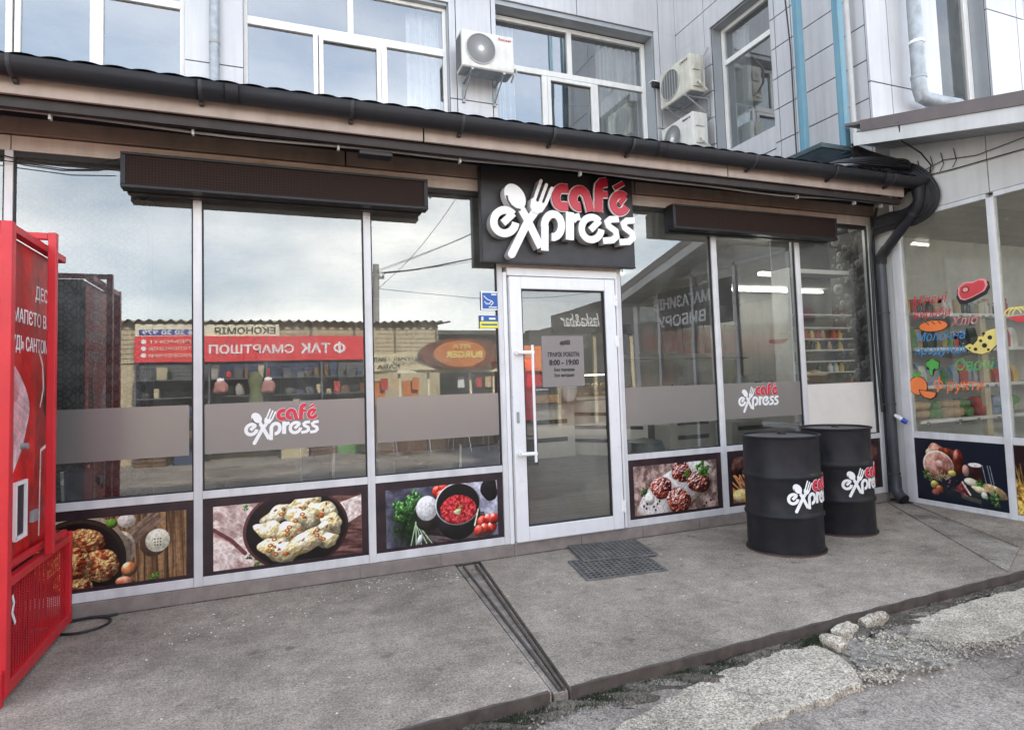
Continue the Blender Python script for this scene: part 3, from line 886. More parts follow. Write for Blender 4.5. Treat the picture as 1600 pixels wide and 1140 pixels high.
def pic_roundels():
    p = Print(300, 300, 29)
    p.im[:] = (0.05, 0.05, 0.055)
    for i in range(60):
        cx, cy, r = p.rng.rand(), p.rng.rand(), .02 + .08 * p.rng.rand() ** 2
        c = .25 + .35 * p.rng.rand()
        for k in (1, .7, .4): p.ring(cx, cy, r * k, r * k, .12, 0, (c, c * .97, c))
        for a in range(10): p.line([(cx + r * math.cos(a * .628), cy + r * math.sin(a * .628)), (cx + 1.3 * r * math.cos(a * .628), cy + 1.3 * r * math.sin(a * .628))], .008, (c, c, c), .8)
    return p.im
def pic_machine():
    """red vending front print: plain festive swirl and a dark bottle, no figure"""
    p = Print(240, 500, 31, asp=0.48)
    p.fill((0.62, 0.02, 0.025), (0.90, 0.05, 0.06), 3)
    p.fill((0.42, 0.0, 0.01), (0.80, 0.03, 0.04), 5, 16, 0, mask=.5)
    for i in range(40):
        y = .36 + i * .006; a = .02 + .10 * math.sin(i * .08 + .3)
        p.line([(.015, y), (.06 + a * .3, y + .02), (.10 + a, y + .07), (.09 + a * .8, y + .13), (.05 + a * .4, y + .17)], .005, (0.95 - (i % 5) * .06, .82 - (i % 4) * .05, .80 - (i % 3) * .04), .8)
    p.line([(.30, .33), (.34, .38), (.35, .46), (.32, .52)], .012, (.98, .9, .88)); p.line([(.44, .44), (.45, .55), (.43, .62), (.38, .66), (.33, .67), (.32, .95)], .012, (.97, .88, .86))
    p.ell(.375, .50, .028, .055, 0, (.06, .02, .02), (.2, .05, .05), 9, .5, gloss=.5); p.line([(.375, .42), (.375, .47)], .02, (.1, .02, .02))
    return p.im
for nm, fn, rg in (('print_patties', pic_patties, .3), ('print_dumplings', pic_dumplings, .3), ('print_soup', pic_soup, .3), ('print_meatballs', pic_meatballs, .3), ('print_fries', pic_fries, .3),
                   ('print_meats', pic_meats, .3), ('print_wheat', pic_wheat, .3), ('wallpaper', pic_paper, .6), ('roundels', pic_roundels, .6), ('print_machine', pic_machine, .45)):
    im_ = fn()
    if nm.startswith('print'):
        g_ = np.random.RandomState(5).rand(*im_.shape[:2])[..., None]; q_ = Print(im_.shape[1], im_.shape[0], 6); w_ = q_.noise(28, 3)[..., None]
        im_ = np.clip(im_ * (1 + .22 * (g_ - .5) + .45 * (w_ - .5)), 0, 1)
    image_mat(nm, im_, rg)
MATS['print_machine'].node_tree.nodes['Principled BSDF'].inputs['Coat Weight'].default_value = 0.06
# ------------------------------------------------------------------ the setting: ground
def noisy_poly(pts, amp, step=0.07, seed=0):
    r = random.Random(seed); out = []
    for (x0, y0), (x1, y1) in zip(pts, pts[1:] + pts[:1]):
        n = max(1, int(math.hypot(x1 - x0, y1 - y0) / step))
        for k in range(n):
            t = k / n
            out.append((x0 + (x1 - x0) * t + r.uniform(-amp, amp), y0 + (y1 - y0) * t + r.uniform(-amp, amp)))
    return out
flatz = lambda u, v, w: (u, v, w)
def slab_edge(x): return 2.585 + 0.026 * (x - 0.4) + .0022 * math.sin(x * 2.3)
# two forecourt slabs, either side of a filled channel
ch_l = lambda y: 1.172 + (y - 2.6) * 0.073
ch_r = lambda y: 1.268 + (y - 2.6) * 0.128
def slab(name, pts, mat):
    b = MB().prism([(x, y) for x, y in pts][::-1], flatz, -0.25, 0.0)
    return struct(name, b, mat, fix=True)
left = [(-7 + .2 * k, slab_edge(-7 + .2 * k)) for k in range(40)] + [(ch_l(slab_edge(1.1)), slab_edge(1.1)), (ch_l(4.69), 4.69), (-7, 4.69)]
slab('forecourt', left, 'forecourt')
right = [(ch_r(slab_edge(1.3)), slab_edge(1.3)), *[(1.4 + .2 * k, slab_edge(1.4 + .2 * k)) for k in range(29)], (7, 4.69), (ch_r(4.69), 4.69)]
slab('forecourt', right, 'forecourt_b')
b = MB().prism([(ch_l(2.6) + .012, 2.60), (ch_r(2.6) - .014, 2.60), (ch_r(4.66) - .02, 4.66), (ch_l(4.66) + .018, 4.66)][::-1], flatz, -.2, -.012)
struct('channel_infill', b, 'strip_concrete', fix=True)
b = MB()
b.bar((ch_l(2.6) + .045, 2.61, -.006), (ch_l(4.6) + .06, 4.62, -.006), .012, .016)
b.bar((ch_r(2.6) - .03, 2.61, -.004), (ch_r(4.6) - .05, 4.62, -.004), .014, .018)
struct('channel_rail', b, 'angle_steel')
# steel angle along the slab edge
def edge_piece(x0, x1):
    b = MB()
    n = 90
    for i in range(n):
        xa, xb = x0 + (x1 - x0) * i / n, x0 + (x1 - x0) * (i + 1) / n
        w = lambda x: 0.004 * math.sin(x * 9) 
        b.quad((xa, slab_edge(xa) - .012, .004 + w(xa) * .3), (xb, slab_edge(xb) - .012, .004 + w(xb) * .3), (xb, slab_edge(xb) + .006 + .006 * math.sin(xb * 23), .003), (xa, slab_edge(xa) + .006 + .006 * math.sin(xa * 23), .003))
        b.quad((xa, slab_edge(xa) - .012, -.048), (xb, slab_edge(xb) - .012, -.048), (xb, slab_edge(xb) - .012, .004 + w(xb) * .3), (xa, slab_edge(xa) - .012, .004 + w(xa) * .3))
    return b
struct('steel_edge', edge_piece(-7, 1.16), 'angle_steel')
struct('steel_edge', edge_piece(1.27, 7), 'angle_steel')
# street, one sheet to the horizon
def street(u, v):
    x, y = -90 + 180 * u, -120 + 122.72 * v
    return (x, y, -0.095)
b = MB().quad((-90, -120, -.1), (90, -120, -.1), (90, 2.72, -.1), (-90, 2.72, -.1))
struct('street', b, 'asphalt_old')
struct('subsoil', MB().box(-30, 30, 2.66, 17, -.40, -.252), 'dirt')
# near strip of the street with its unevenness
def strip(u, v):
    x, y = -3 + 9 * u, 1.0 + 1.62 * v
    z = -.085 + .012 * math.sin(3 * x + 1.3 * y) + .007 * math.sin(11 * x - 7 * y) + 0.02 * max(0, v - .55)
    return (x, y, z)
struct('street_edge', MB().sheet(strip, 180, 34), 'asphalt_old', smooth=True)
# dirt band under the slab edge
def dirt(u, v):
    x = -2 + 8 * u
    e = slab_edge(x) - .008
    wid = .10 + .05 * math.sin(x * 4.1) + .03 * math.sin(x * 13) + (.05 if x < 2 else 0)
    y = e - wid * (1 - v)
    z = -.058 + .010 * math.sin(x * 31 + v * 9) + .008 * math.sin(x * 17) - (.018 if v < .15 else 0)
    return (x, y, z)
struct('dirt_strip', MB().sheet(dirt, 400, 8), 'dirt', smooth=True)
# broken pale kerb blocks lying flat
blocks = [
    ([(1.40, 2.35), (1.72, 2.44), (2.05, 2.52), (2.48, 2.575), (2.72, 2.54), (2.68, 2.34), (2.58, 2.17), (2.25, 2.13), (1.80, 2.09), (1.50, 2.02), (1.2, 1.9), (1.18, 2.2)], -.056, 'broad pale broken kerb slab in front of the channel', 'kerb_concrete'),
    ([(2.80, 2.46), (3.0, 2.50), (3.33, 2.50), (3.42, 2.36), (3.2, 2.13), (2.95, 2.15), (2.72, 2.30)], -.068, 'worn kerb slab with crumbled surface between two pale slabs', 'pebble'),
    ([(3.22, 2.42), (3.48, 2.56), (3.95, 2.60), (4.7, 2.62), (4.7, 2.35), (4.05, 2.22), (3.62, 2.18), (3.42, 2.24)], -.058, 'pale kerb slab lying beyond the cobbles, at the slab edge far from the channel', 'kerb_concrete'),
]
for i, (pts, zt, lab, mt) in enumerate(blocks):
    o = part('kerb_slab', MB().prism(noisy_poly(pts, .018 if i != 2 else .009, .045, i)[::-1], flatz, -.12, zt), mt, None, fix=True, bevel=.003)
    tag(o, lab, 'kerb slab', 'broken kerb slabs')
def rubble_top(pts, zt, seed):
    r = random.Random(seed); xs = [p[0] for p in pts]; ys = [p[1] for p in pts]
    def inside(x, y):
        c = False
        for (x0, y0), (x1, y1) in zip(pts, pts[1:] + pts[:1]):
            if (y0 > y) != (y1 > y) and x < x0 + (x1 - x0) * (y - y0) / (y1 - y0): c = not c
        return c
    b = MB()
    for _ in range(1500):
        x, y = r.uniform(min(xs), max(xs)), r.uniform(min(ys), max(ys))
        if not inside(x, y): continue
        s = r.uniform(.003, .010); a = r.uniform(0, 6.28); i = len(b.v)
        b.v += [(x + math.cos(a + k * 1.257) * s * r.uniform(.7, 1.2), y + math.sin(a + k * 1.257) * s, zt - .001) for k in range(5)] + [(x, y, zt + s * .35)]
        for k in range(5): b.f.append((i + k, i + (k + 1) % 5, i + 5)); b.uv.append(None)
    return b
for i, (pts, zt, lab, mt) in enumerate(blocks):
    o = part('gravel', rubble_top(pts, zt, 40 + i), mt, None, kind='stuff')
    tag(o, 'coarse exposed grit on top of the kerb slabs', 'grit')
def rock(cx, cy, cz, rx, ry, rz, seed, rot=0.0, n=14, m=9, rough=.16):
    rr = random.Random(seed); ph = [rr.uniform(0, 6.28) for _ in range(8)]
    def f(u, v):
        a, e = 2 * math.pi * u, math.pi * (v - .5)
        k = 1 + rough * (math.sin(2 * a + ph[0]) * math.cos(e) + .7 * math.sin(3 * e + ph[1]) + .6 * math.sin(4 * a + ph[2] + e * 2) + .5 * math.sin(5 * a - 3 * e + ph[3]))
        sq = lambda t: math.copysign(abs(t) ** .6, t)
        x, y, z = sq(math.cos(a)) * math.cos(e) * rx * k, sq(math.sin(a)) * math.cos(e) * ry * k, sq(math.sin(e)) * rz * k
        return (cx + x * math.cos(rot) - y * math.sin(rot), cy + x * math.sin(rot) + y * math.cos(rot), cz + z)
    return MB().sheet(f, n * 2, m * 2)
for i, (c, r_, rot, lab) in enumerate([
        ((2.98, 2.60, -.055), (.105, .042, .040), .10, 'oblong cobble at the slab edge, left one of the two that lie end to end'),
        ((3.25, 2.635, -.055), (.125, .045, .042), .12, 'oblong cobble at the slab edge, right one of the two that lie end to end'),
        ((2.80, 2.52, -.055), (.045, .065, .038), .3, 'small rounded cobble beside the broad pale kerb slab')]):
    o = part('cobblestone', rock(*c, *r_, seed=i, rot=rot, n=22, m=14, rough=.10), 'kerb_concrete', None, smooth=True)
    tag(o, lab, 'cobblestone', 'loose cobblestones')
# gravel, moss tufts and pale crumbs
def scatter(n, area, size, zf, seed, flatk=.6):
    rr = random.Random(seed); b = MB()
    for _ in range(n):
        x, y = area(rr)
        s = size(rr)
        z = zf(x, y)
        i = len(b.v)
        a = rr.uniform(0, 6.28)
        tip = [(math.cos(a + k * 1.57) * s * rr.uniform(.6, 1.2), math.sin(a + k * 1.57) * s * rr.uniform(.5, 1)) for k in range(4)]
        b.v += [(x + p[0], y + p[1], z) for p in tip] + [(x + p[0] * .5, y + p[1] * .5, z + s * flatk) for p in tip]
        for k in range(4):
            b.f.append((i + k, i + (k + 1) % 4, i + 4 + (k + 1) % 4, i + 4 + k)); b.uv.append(None)
        b.f.append((i + 4, i + 5, i + 6, i + 7)); b.uv.append(None)
    return b
def near_edge(rr):
    x = rr.uniform(-.4, 5.2); return x, slab_edge(x) - abs(rr.gauss(0.02, .12)) - .01
o = part('gravel', scatter(2600, near_edge, lambda r: r.uniform(.002, .009), lambda x, y: -.066 + random.uniform(-.004, .008), 3), 'pebble', None, kind='stuff')
tag(o, 'loose gravel along the foot of the slab edge', 'gravel')
def crumble(rr):
    k = rr.choice([(1.35, 2.2, .10), (1.5, 2.05, .12), (2.7, 2.2, .07), (2.95, 2.25, .14), (3.3, 2.25, .09), (3.35, 2.3, .1), (3.1, 2.45, .08), (3.6, 2.17, .12)])
    return k[0] + rr.gauss(0, k[2]), k[1] + rr.gauss(0, k[2] * .6)
o = part('gravel', scatter(2200, crumble, lambda r: r.uniform(.003, .012), lambda x, y: -.072 + random.uniform(-.002, .014), 5), 'kerb_concrete', None, kind='stuff')
tag(o, 'pale crumbled gravel between the broken kerb slabs', 'gravel')
def mossy(rr):
    k = rr.choice([(1.45, .22), (.9, .3), (2.0, .18), (2.72, .10), (.4, .3)])
    x = rr.gauss(k[0], k[1] * .6); return x, slab_edge(x) - abs(rr.gauss(.03, .035)) - .006
b = MB(); rr = random.Random(9)
for _ in range(5200):
    x, y = mossy(rr); h = rr.uniform(.006, .022); a = rr.uniform(0, 6.28); w = .0025
    dx, dy = math.cos(a) * w, math.sin(a) * w
    i = len(b.v); z = -.062
    b.v += [(x - dx, y - dy, z), (x + dx, y + dy, z), (x + rr.gauss(0, .006), y + rr.gauss(0, .006), z + h)]
    b.f.append((i, i + 1, i + 2)); b.uv.append(None)
o = part('moss', b, 'moss', None, kind='stuff'); tag(o, 'dark green moss under the steel slab edge', 'moss')
def crumbs(rr):
    if rr.random() < .62:
        k = rr.choice([(0.02, 4.25), (.28, 4.3), (.62, 4.45), (.75, 4.5), (1.1, 4.45), (1.25, 4.4), (-.35, 4.0), (-.3, 4.25)])
        return k[0] + rr.gauss(0, .12), min(4.62, k[1] + rr.gauss(0, .09))
    x = rr.uniform(-.9, 4.6); return x, rr.uniform(slab_edge(x) + .05, 4.4)
o = part('crumbs', scatter(210, crumbs, lambda r: r.uniform(.003, .0085), lambda x, y: .001, 8, .5), 'tin_white', None, kind='stuff')
tag(o, 'scattered white crumbs and paper scraps on the concrete forecourt', 'crumbs')
# low ramped concrete strip in front of the shop wing
b = MB().prism([(4.64, 2.72), (5.30, 3.02), (6.10, 4.42), (6.12, 4.66), (6.02, 4.62)][::-1], flatz, -.02, .010)
struct('concrete_strip', b, 'strip_concrete', fix=True)
b = MB().prism([(5.30, 3.02), (5.6, 2.74), (6.165, 2.74), (6.165, 4.44), (6.10, 4.42)][::-1], flatz, -.02, .026)
struct('concrete_strip', b, 'forecourt', fix=True)

# ------------------------------------------------------------------ upper building
def wb(mb, ax, u0, u1, d0, d1, z0, z1):
    return mb.box(u0, u1, d0, d1, z0, z1) if ax == 'S' else mb.box(d0, d1, u0, u1, z0, z1)
def clad(parent, ax, d, region, us, zs, mat='cladding', t=.03, gap=.012, back=.3):
    """one wall area: dark core and separate panels with open joints"""
    u0, u1, z0, z1 = region
    wb_ = MB(); wb(wb_, ax, u0, u1, d + t, d + t + back, z0, z1)
    part('wall_core', wb_, 'joint_dark', parent)
    U = [u0] + sorted(u for u in us if u0 < u < u1) + [u1]
    Zs = [z0] + sorted(z for z in zs if z0 < z < z1) + [z1]
    for a, b_ in zip(U, U[1:]):
        for c, e in zip(Zs, Zs[1:]):
            m_ = MB(); wb(m_, ax, a + (gap / 2 if a != u0 else 0), b_ - (gap / 2 if b_ != u1 else 0), d, d + t - .002, c + (gap / 2 if c != z0 else 0), e - (gap / 2 if e != z1 else 0))
            part('wall_panel', m_, mat, parent, bevel=.003, fix=(ax == 'W'))
def window(parent, ax, d, u0, u1, z0, z1, fw=.06, vert=(), horiz=(), panes=None, sash=(), gmat='glass_upper', curtains=(), label=None, t=.06, fmat='frame_white'):
    f = MB()
    wb(f, ax, u0, u0 + fw, d, d + t, z0, z1); wb(f, ax, u1 - fw, u1, d, d + t, z0, z1)
    wb(f, ax, u0 + fw, u1 - fw, d, d + t, z0, z0 + fw); wb(f, ax, u0 + fw, u1 - fw, d, d + t, z1 - fw, z1)
    for u, a, b_, w in vert: wb(f, ax, u - w / 2, u + w / 2, d - .003, d + t - .003, a, b_)
    for z, a, b_, w in horiz: wb(f, ax, a, b_, d - .006, d + t - .006, z - w / 2, z + w / 2)
    w_ = part('window', f, fmat, parent, bevel=.004, label=label)
    for a, b_, c, e in panes or [(u0 + fw, u1 - fw, z0 + fw, z1 - fw)]:
        g = MB()
        if ax == 'S': g.quad((a, d + .03, c), (b_, d + .03, c), (b_, d + .03, e), (a, d + .03, e))
        else: g.quad((d + .03, b_, c), (d + .03, a, c), (d + .03, a, e), (d + .03, b_, e))
        part('pane', g, gmat, w_)
    for a, b_, c, e in sash:
        s_ = MB(); q = .055
        wb(s_, ax, a, a + q, d - .02, d + .02, c, e); wb(s_, ax, b_ - q, b_, d - .02, d + .02, c, e)
        wb(s_, ax, a + q, b_ - q, d - .02, d + .02, c, c + q); wb(s_, ax, a + q, b_ - q, d - .02, d + .02, e - q, e)
        part('sash', s_, fmat, w_, bevel=.004)
    for a, b_, c, e in curtains:
        def cf(u, v):
            uu = a + (b_ - a) * u
            dd = d + .22 + .03 * math.sin(uu * 55) + .012 * math.sin(uu * 131)
            return (uu, dd, c + (e - c) * v) if ax == 'S' else (dd, uu, c + (e - c) * v)
        part('curtain', MB().sheet(cf, 90, 1), 'curtain', w_, smooth=True)
    return w_
UB = thing('upper_building', 'silver panel clad building with tall white windows rising behind the café roof', 'building')
F = 7.9
joints = [3.0, 4.37, 5.83]
for reg in [(-6, -4.7, 4.2, 9), (-.88, -.252, 4.2, 9.0), (2.36, 3.05, 4.2, 6.87), (5.74, 6.15, 4.2, 6.87)]:
    clad(UB, 'S', F, reg, [-.515 + .4, 2.455, 2.98, 5.83], [5.3, 6.87])
for reg in [(-4.7, -.88, 6.66, 9), (-.252, 2.36, 6.66, 9), (2.36, 6.15, 6.87, 9)]:
    clad(UB, 'S', F, reg, joints + [-3, 0.9, 2.1], [6.87, 8.0])
clad(UB, 'S', F, (-6, 6.15, 3.6, 4.2), [0, 3], [])
# reveals of the deep-set windows
b = MB(); b.box(3.05, 5.74, 7.93, 8.15, 6.80, 6.868); part('window_head', b, 'cladding_grey', UB)
part('window_jamb', MB().box(5.722, 5.738, 7.935, 8.15, 4.2, 6.80), 'cladding_grey', UB); part('window_jamb', MB().box(3.052, 3.066, 7.935, 8.15, 4.2, 6.80), 'cladding_grey', UB)
b = MB(); b.box(2.345, 2.358, 7.935, 8.0, 4.2, 6.66); part('window_jamb', b, 'cladding_grey', UB)
b = MB(); b.box(-.25, 2.34, 7.93, 8.0, 6.62, 6.658); part('window_head', b, 'cladding_grey', UB)
window(UB, 'S', 7.97, -4.68, -2.56, 4.2, 6.62, vert=[(-3.6, 4.2, 5.9, .09)], horiz=[(5.97, -4.64, -2.6, .1)], panes=[(-4.62, -2.6, 4.24, 5.93), (-4.62, -2.6, 6.0, 6.58)])
window(UB, 'S', 7.97, -2.54, -.885, 4.2, 6.62, fw=.055, vert=[(-1.78, 4.22, 5.94, .13)], horiz=[(5.985, -2.5, -.93, .09)], panes=[(-2.5, -1.8, 4.24, 5.96), (-1.76, -.93, 4.24, 5.96), (-2.5, -.93, 6.0, 6.58)])
window(UB, 'S', 8.0, -.252, 2.345, 4.2, 6.62, fw=.05, vert=[(1.045, 6.0, 6.58, .075), (.60, 4.22, 5.93, .06), (1.475, 4.22, 5.93, .08)], horiz=[(5.975, -.21, 2.3, .105)],
       panes=[(-.2, 1.03, 6.0, 6.58), (1.06, 2.3, 6.0, 6.58), (-.2, .58, 4.24, 5.94), (.64, 1.42, 4.3, 5.9), (1.5, 2.3, 4.24, 5.94)], sash=[(.64, 1.43, 4.26, 5.92)], curtains=[(1.82, 2.3, 4.2, 6.6)])
window(UB, 'S', 8.15, 3.07, 5.72, 4.2, 6.79, fw=.065, vert=[(4.35, 6.05, 6.74, .075), (3.91, 4.22, 5.98, .09), (4.785, 4.22, 5.98, .08)], horiz=[(6.025, 3.12, 5.66, .085)],
       panes=[(3.12, 4.33, 6.05, 6.74), (4.37, 5.66, 6.05, 6.74), (3.12, 3.89, 4.24, 6.0), (3.96, 4.74, 4.3, 5.93), (4.82, 5.66, 4.24, 6.0)], sash=[(3.95, 4.75, 4.26, 5.97)], curtains=[(4.95, 5.68, 4.2, 6.75), (3.1, 3.5, 4.2, 6.75)])
# side wall towards the viewer
sx = 6.15
for reg in [(7.10, 7.9, 3.6, 6.55), (4.632, 5.96, 3.6, 6.55)]:
    clad(UB, 'W', sx, reg, [7.22, 4.86, 5.62, 5.88], [3.95, 4.37, 4.80, 5.20, 5.60, 6.0], back=.2)
clad(UB, 'W', sx, (4.632, 7.9, 6.55, 9), [7.22, 5.62], [6.87, 7.9], back=.2)
clad(UB, 'W', sx, (5.96, 7.10, 3.6, 4.6), [], [4.3], back=.2)
part('window_jamb', MB().box(6.185, 6.34, 5.962, 5.976, 4.6, 6.548), 'cladding_grey', UB); part('window_jamb', MB().box(6.185, 6.34, 7.085, 7.098, 4.6, 6.548), 'cladding_grey', UB); part('window_head', MB().box(6.185, 6.34, 5.976, 7.085, 6.53, 6.548), 'cladding_grey', UB)
window(UB, 'W', 6.34, 5.98, 7.08, 4.6, 6.53, fw=.055, horiz=[(6.0, 6.03, 7.03, .075)], panes=[(6.03, 7.03, 4.65, 5.97), (6.03, 7.03, 6.03, 6.48)], curtains=[(6.75, 7.04, 4.6, 6.5)])
# forward wall above the shop wing
clad(UB, 'S', 4.6, (6.151, 7.33, 3.3, 9), [6.48, 7.02], [4.55, 5.79, 7.0], back=.25)
clad(UB, 'S', 4.6, (7.33, 8.27, 3.3, 4.552), [7.8], [4.0], back=.25)
clad(UB, 'S', 4.6, (8.27, 9.0, 3.3, 9), [8.86], [4.55, 5.79, 7.0], back=.25)
clad(UB, 'S', 4.6, (7.33, 8.27, 7.0, 9), [], [], back=.25)
part('window_jamb', MB().box(8.255, 8.269, 4.633, 4.8, 4.552, 6.99), 'cladding_grey', UB); part('window_jamb', MB().box(7.332, 7.345, 4.633, 4.8, 4.552, 6.99), 'cladding_grey', UB)
window(UB, 'S', 4.8, 7.346, 8.254, 4.56, 6.99, fw=.09, panes=[(7.43, 8.17, 4.64, 6.9)], gmat='glass_wing')
window(UB, 'S', 4.7, 9.0, 10.2, 4.0, 7.0, fw=.07, horiz=[(5.5, 9.05, 10.1, .08)], panes=[(9.06, 10.14, 5.53, 6.94), (9.06, 10.14, 4.06, 5.47)])
# the bulk of the building behind its front, and its flat roof
b = MB(); b.box(-16, -6.02, 7.9, 17, -.1, 9.0); b.box(-6, 20, 11.65, 17, -.1, 9.0); b.box(10.25, 20, 4.62, 11.6, -.1, 9.0)
part('building_bulk', b, 'cladding', UB)
b = MB(); b.box(-16, 20, 7.96, 17.2, 9.01, 9.3); b.box(6.16, 20.2, 4.56, 7.955, 9.01, 9.3)
part('flat_roof', b, 'roof_grey', UB)
# rooms behind the upper windows
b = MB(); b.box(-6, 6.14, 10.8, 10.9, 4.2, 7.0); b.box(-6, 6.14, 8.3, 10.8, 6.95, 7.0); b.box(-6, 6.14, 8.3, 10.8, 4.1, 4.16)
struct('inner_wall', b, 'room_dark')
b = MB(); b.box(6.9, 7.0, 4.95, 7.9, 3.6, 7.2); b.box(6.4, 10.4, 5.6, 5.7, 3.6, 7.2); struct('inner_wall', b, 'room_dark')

# ------------------------------------------------------------------ shop wing on the right
WX = 6.17
SW = thing('shop_wing', 'grocery shop front with painted glass and sloping roof beside the café', 'shop')
zf = lambda y: 3.737 - .244 * (4.506 - y)          # lower edge of the fascia
posts = [(4.455, .10), (3.53, .062), (2.55, .062), (1.6, .062), (.68, .062), (.05, .09)]
for y, w in posts:
    part('mullion', MB().box(WX - .012, WX + .05, y - w / 2, y + w / 2, 0.026, 2.94), 'white_alu', SW, bevel=.003)
for (ya, wa), (yb, wb2) in zip(posts, posts[1:]):
    a, c = yb + wb2 / 2, ya - wa / 2
    part('rail', MB().box(WX - .006, WX + .045, a, c, .026, .075), 'white_alu', SW, bevel=.003)
    part('rail', MB().box(WX - .006, WX + .045, a, c, .69, .755), 'white_alu', SW, bevel=.003)
    part('rail', MB().box(WX - .006, WX + .045, a, c, 2.94, 2.985), 'white_alu', SW, bevel=.003)
    part('kick_panel', MB().box(WX + .004, WX + .03, a, c, .075, .69), 'poster_navy', SW)
    g = MB().quad((WX + .012, c, .755), (WX + .012, a, .755), (WX + .012, a, 2.94), (WX + .012, c, 2.94)); part('pane', g, 'glass_wing', SW)
    b = MB()
    for k, xx in ((0, 0), (1, 1)):
        pass
    # wall panel above the glass, top follows the roof
    a, c = yb, ya
    h0, h1 = zf(a) + .04, zf(c) + .04
    i = MB()
    i.v = [(WX, a + .004, 2.99), (WX, c - .004, 2.99), (WX, c - .004, h1), (WX, a + .004, h0), (WX + .06, a + .004, 2.99), (WX + .06, c - .004, 2.99), (WX + .06, c - .004, h1), (WX + .06, a + .004, h0)]
    i.f = [(0, 3, 2, 1), (4, 5, 6, 7), (0, 1, 5, 4), (2, 3, 7, 6), (0, 4, 7, 3), (1, 2, 6, 5)]; i.uv = [None] * 6
    if min(h0, h1) > 3.0: part('wall_panel', i, 'cladding_white', SW, bevel=.003, fix=True)
part('wall_panel', MB().box(WX + .003, WX + .06, 4.505, 4.73, 0.026, 3.68), 'cladding_white', SW, bevel=.003)
part('wall_core', MB().box(WX + .062, WX + .12, 0.0, 4.59, 2.99, 3.05), 'joint_dark', SW)
# print on the first two kick panels
def wprint(ya, yb, z0, z1, mat, lab):
    q = MB().quad((WX - .001, ya, z0), (WX - .001, yb, z0), (WX - .001, yb, z1), (WX - .001, ya, z1), uv=[(0, 0), (1, 0), (1, 1), (0, 1)])
    return part('poster', q, mat, SW, label=lab)
wprint(4.40, 3.565, .08, .685, 'print_meats', 'navy poster of meats, beer and vegetables')
wprint(3.495, 2.585, .08, .685, 'print_wheat', 'dark poster with golden grain')
# roof: sheet, fascia, flashing, soffit boards
def slope_bar(mb, x0, x1, ya, yb, lo, hi):
    mb.v += [(x, y, zf(y) + o) for y in (ya, yb) for x, o in ((x0, lo), (x1, lo), (x1, hi), (x0, hi))]
    i = len(mb.v) - 8
    for f in ((0, 3, 2, 1), (4, 5, 6, 7), (0, 1, 5, 4), (1, 2, 6, 5), (2, 3, 7, 6), (3, 0, 4, 7)):
        mb.f.append(tuple(i + k for k in f)); mb.uv.append(None)
    return mb
part('fascia', slope_bar(MB(), 5.70, 5.73, .0, 4.50, 0, .135), 'cladding_white', SW, fix=True)
b = MB(); rr = random.Random(4); y = .0
while y < 4.44:
    w = rr.uniform(.05, .12); d = rr.uniform(0, .022)
    slope_bar(b, 5.705, 5.72, y, min(4.46, y + w), .12 - d, .15); y += w
part('roof_edge', b, 'roof_grey', SW, fix=True)
part('flashing', slope_bar(MB(), 5.685, 5.70, -.05, 4.40, .137, .255), 'flashing_brown', SW, fix=True)
part('roof_sheet', slope_bar(MB(), 5.70, 8.2, -.05, 4.59, .22, .25), 'flashing_brown', SW, fix=True)
b = MB()
y = .0
k = 0
while y < 4.5:
    s_ = slope_bar(MB(), 5.73, 6.17, y + .006, min(y + .10, 4.5), .02, .035)
    part('soffit_board', s_, 'cladding_grey', SW, fix=True); y += .10
part('soffit_backing', slope_bar(MB(), 5.73, 6.168, 0, 4.5, .045, .06), 'black_soffit', SW, fix=True)
part('gable_wall', MB().box(6.17, 10.5, -.06, 0.0, 0, 2.7), 'cladding_white', SW)
# painted lettering and pictures on the wing glass
gx = WX + .006
def wt(body, y, z, size, mat, width, shear=.30, bold=.0, rot=0.0):
    return text('lettering', body, size, mat, SW, (gx, y, z), 'W', .001, bold, width, shear, rot=rot)
wt("М'ясні", 4.335, 2.035, .135, 'paint_red', .35)
wt("вироби", 4.335, 1.905, .125, 'paint_red', .38)
wt("Хліб", 3.965, 1.80, .115, 'paint_pink', .26, .3)
wt("Молочна", 4.32, 1.67, .125, 'paint_blue', .48)
wt("продукція", 4.345, 1.535, .125, 'paint_blue', .54)
wt("Овочі", 3.955, 1.365, .15, 'paint_green', .34, .2)
wt("рукти", 4.05, 1.175, .15, 'paint_orange', .345, .2)
for ring_pts in ([(.045 + .042 * math.cos(t), .055 + .040 * math.sin(t)) for t in np.linspace(0, 2 * math.pi, 21)], [(.030, -.02), (.062, .135)]):
    part('lettering', MB().stroke(ring_pts, .013, (lambda u, v, w: (gx - w, 4.165 - u, 1.175 + v)), 0, .001 + .0005 * len(ring_pts) / 21), 'paint_orange', SW)
W_ = lambda cy, cz: (lambda u, v, w: (gx - w, cy - u, cz + v))
def blob(cy, cz, pts, mat, w0, w1, name='painted_picture', label=None, parent=None):
    return part(name, MB().prism(pts, W_(cy, cz), w0, w1), mat, parent or SW, fix=True, label=label)
def oval(a, b_, cx=0, cy=0, n=28, rot=0.0, p=1.0):
    return [(cx + a * math.cos(t) * math.cos(rot) - b_ * math.sin(t) * math.sin(rot), cy + a * math.cos(t) * math.sin(rot) + b_ * math.sin(t) * math.cos(rot)) for t in [2 * math.pi * i / n for i in range(n)]]
def steak(s, dy=0): return [(u * s, v * s + dy) for u, v in [(-.12, -.02), (-.11, .05), (-.05, .085), (.03, .08), (.09, .10), (.14, .085), (.15, .03), (.12, -.02), (.05, -.05), (0, -.07), (-.06, -.085), (-.10, -.07)]]
p_ = blob(3.755, 2.105, steak(1.12, -.02), 'ink', 0, .001, label='painted red steak')
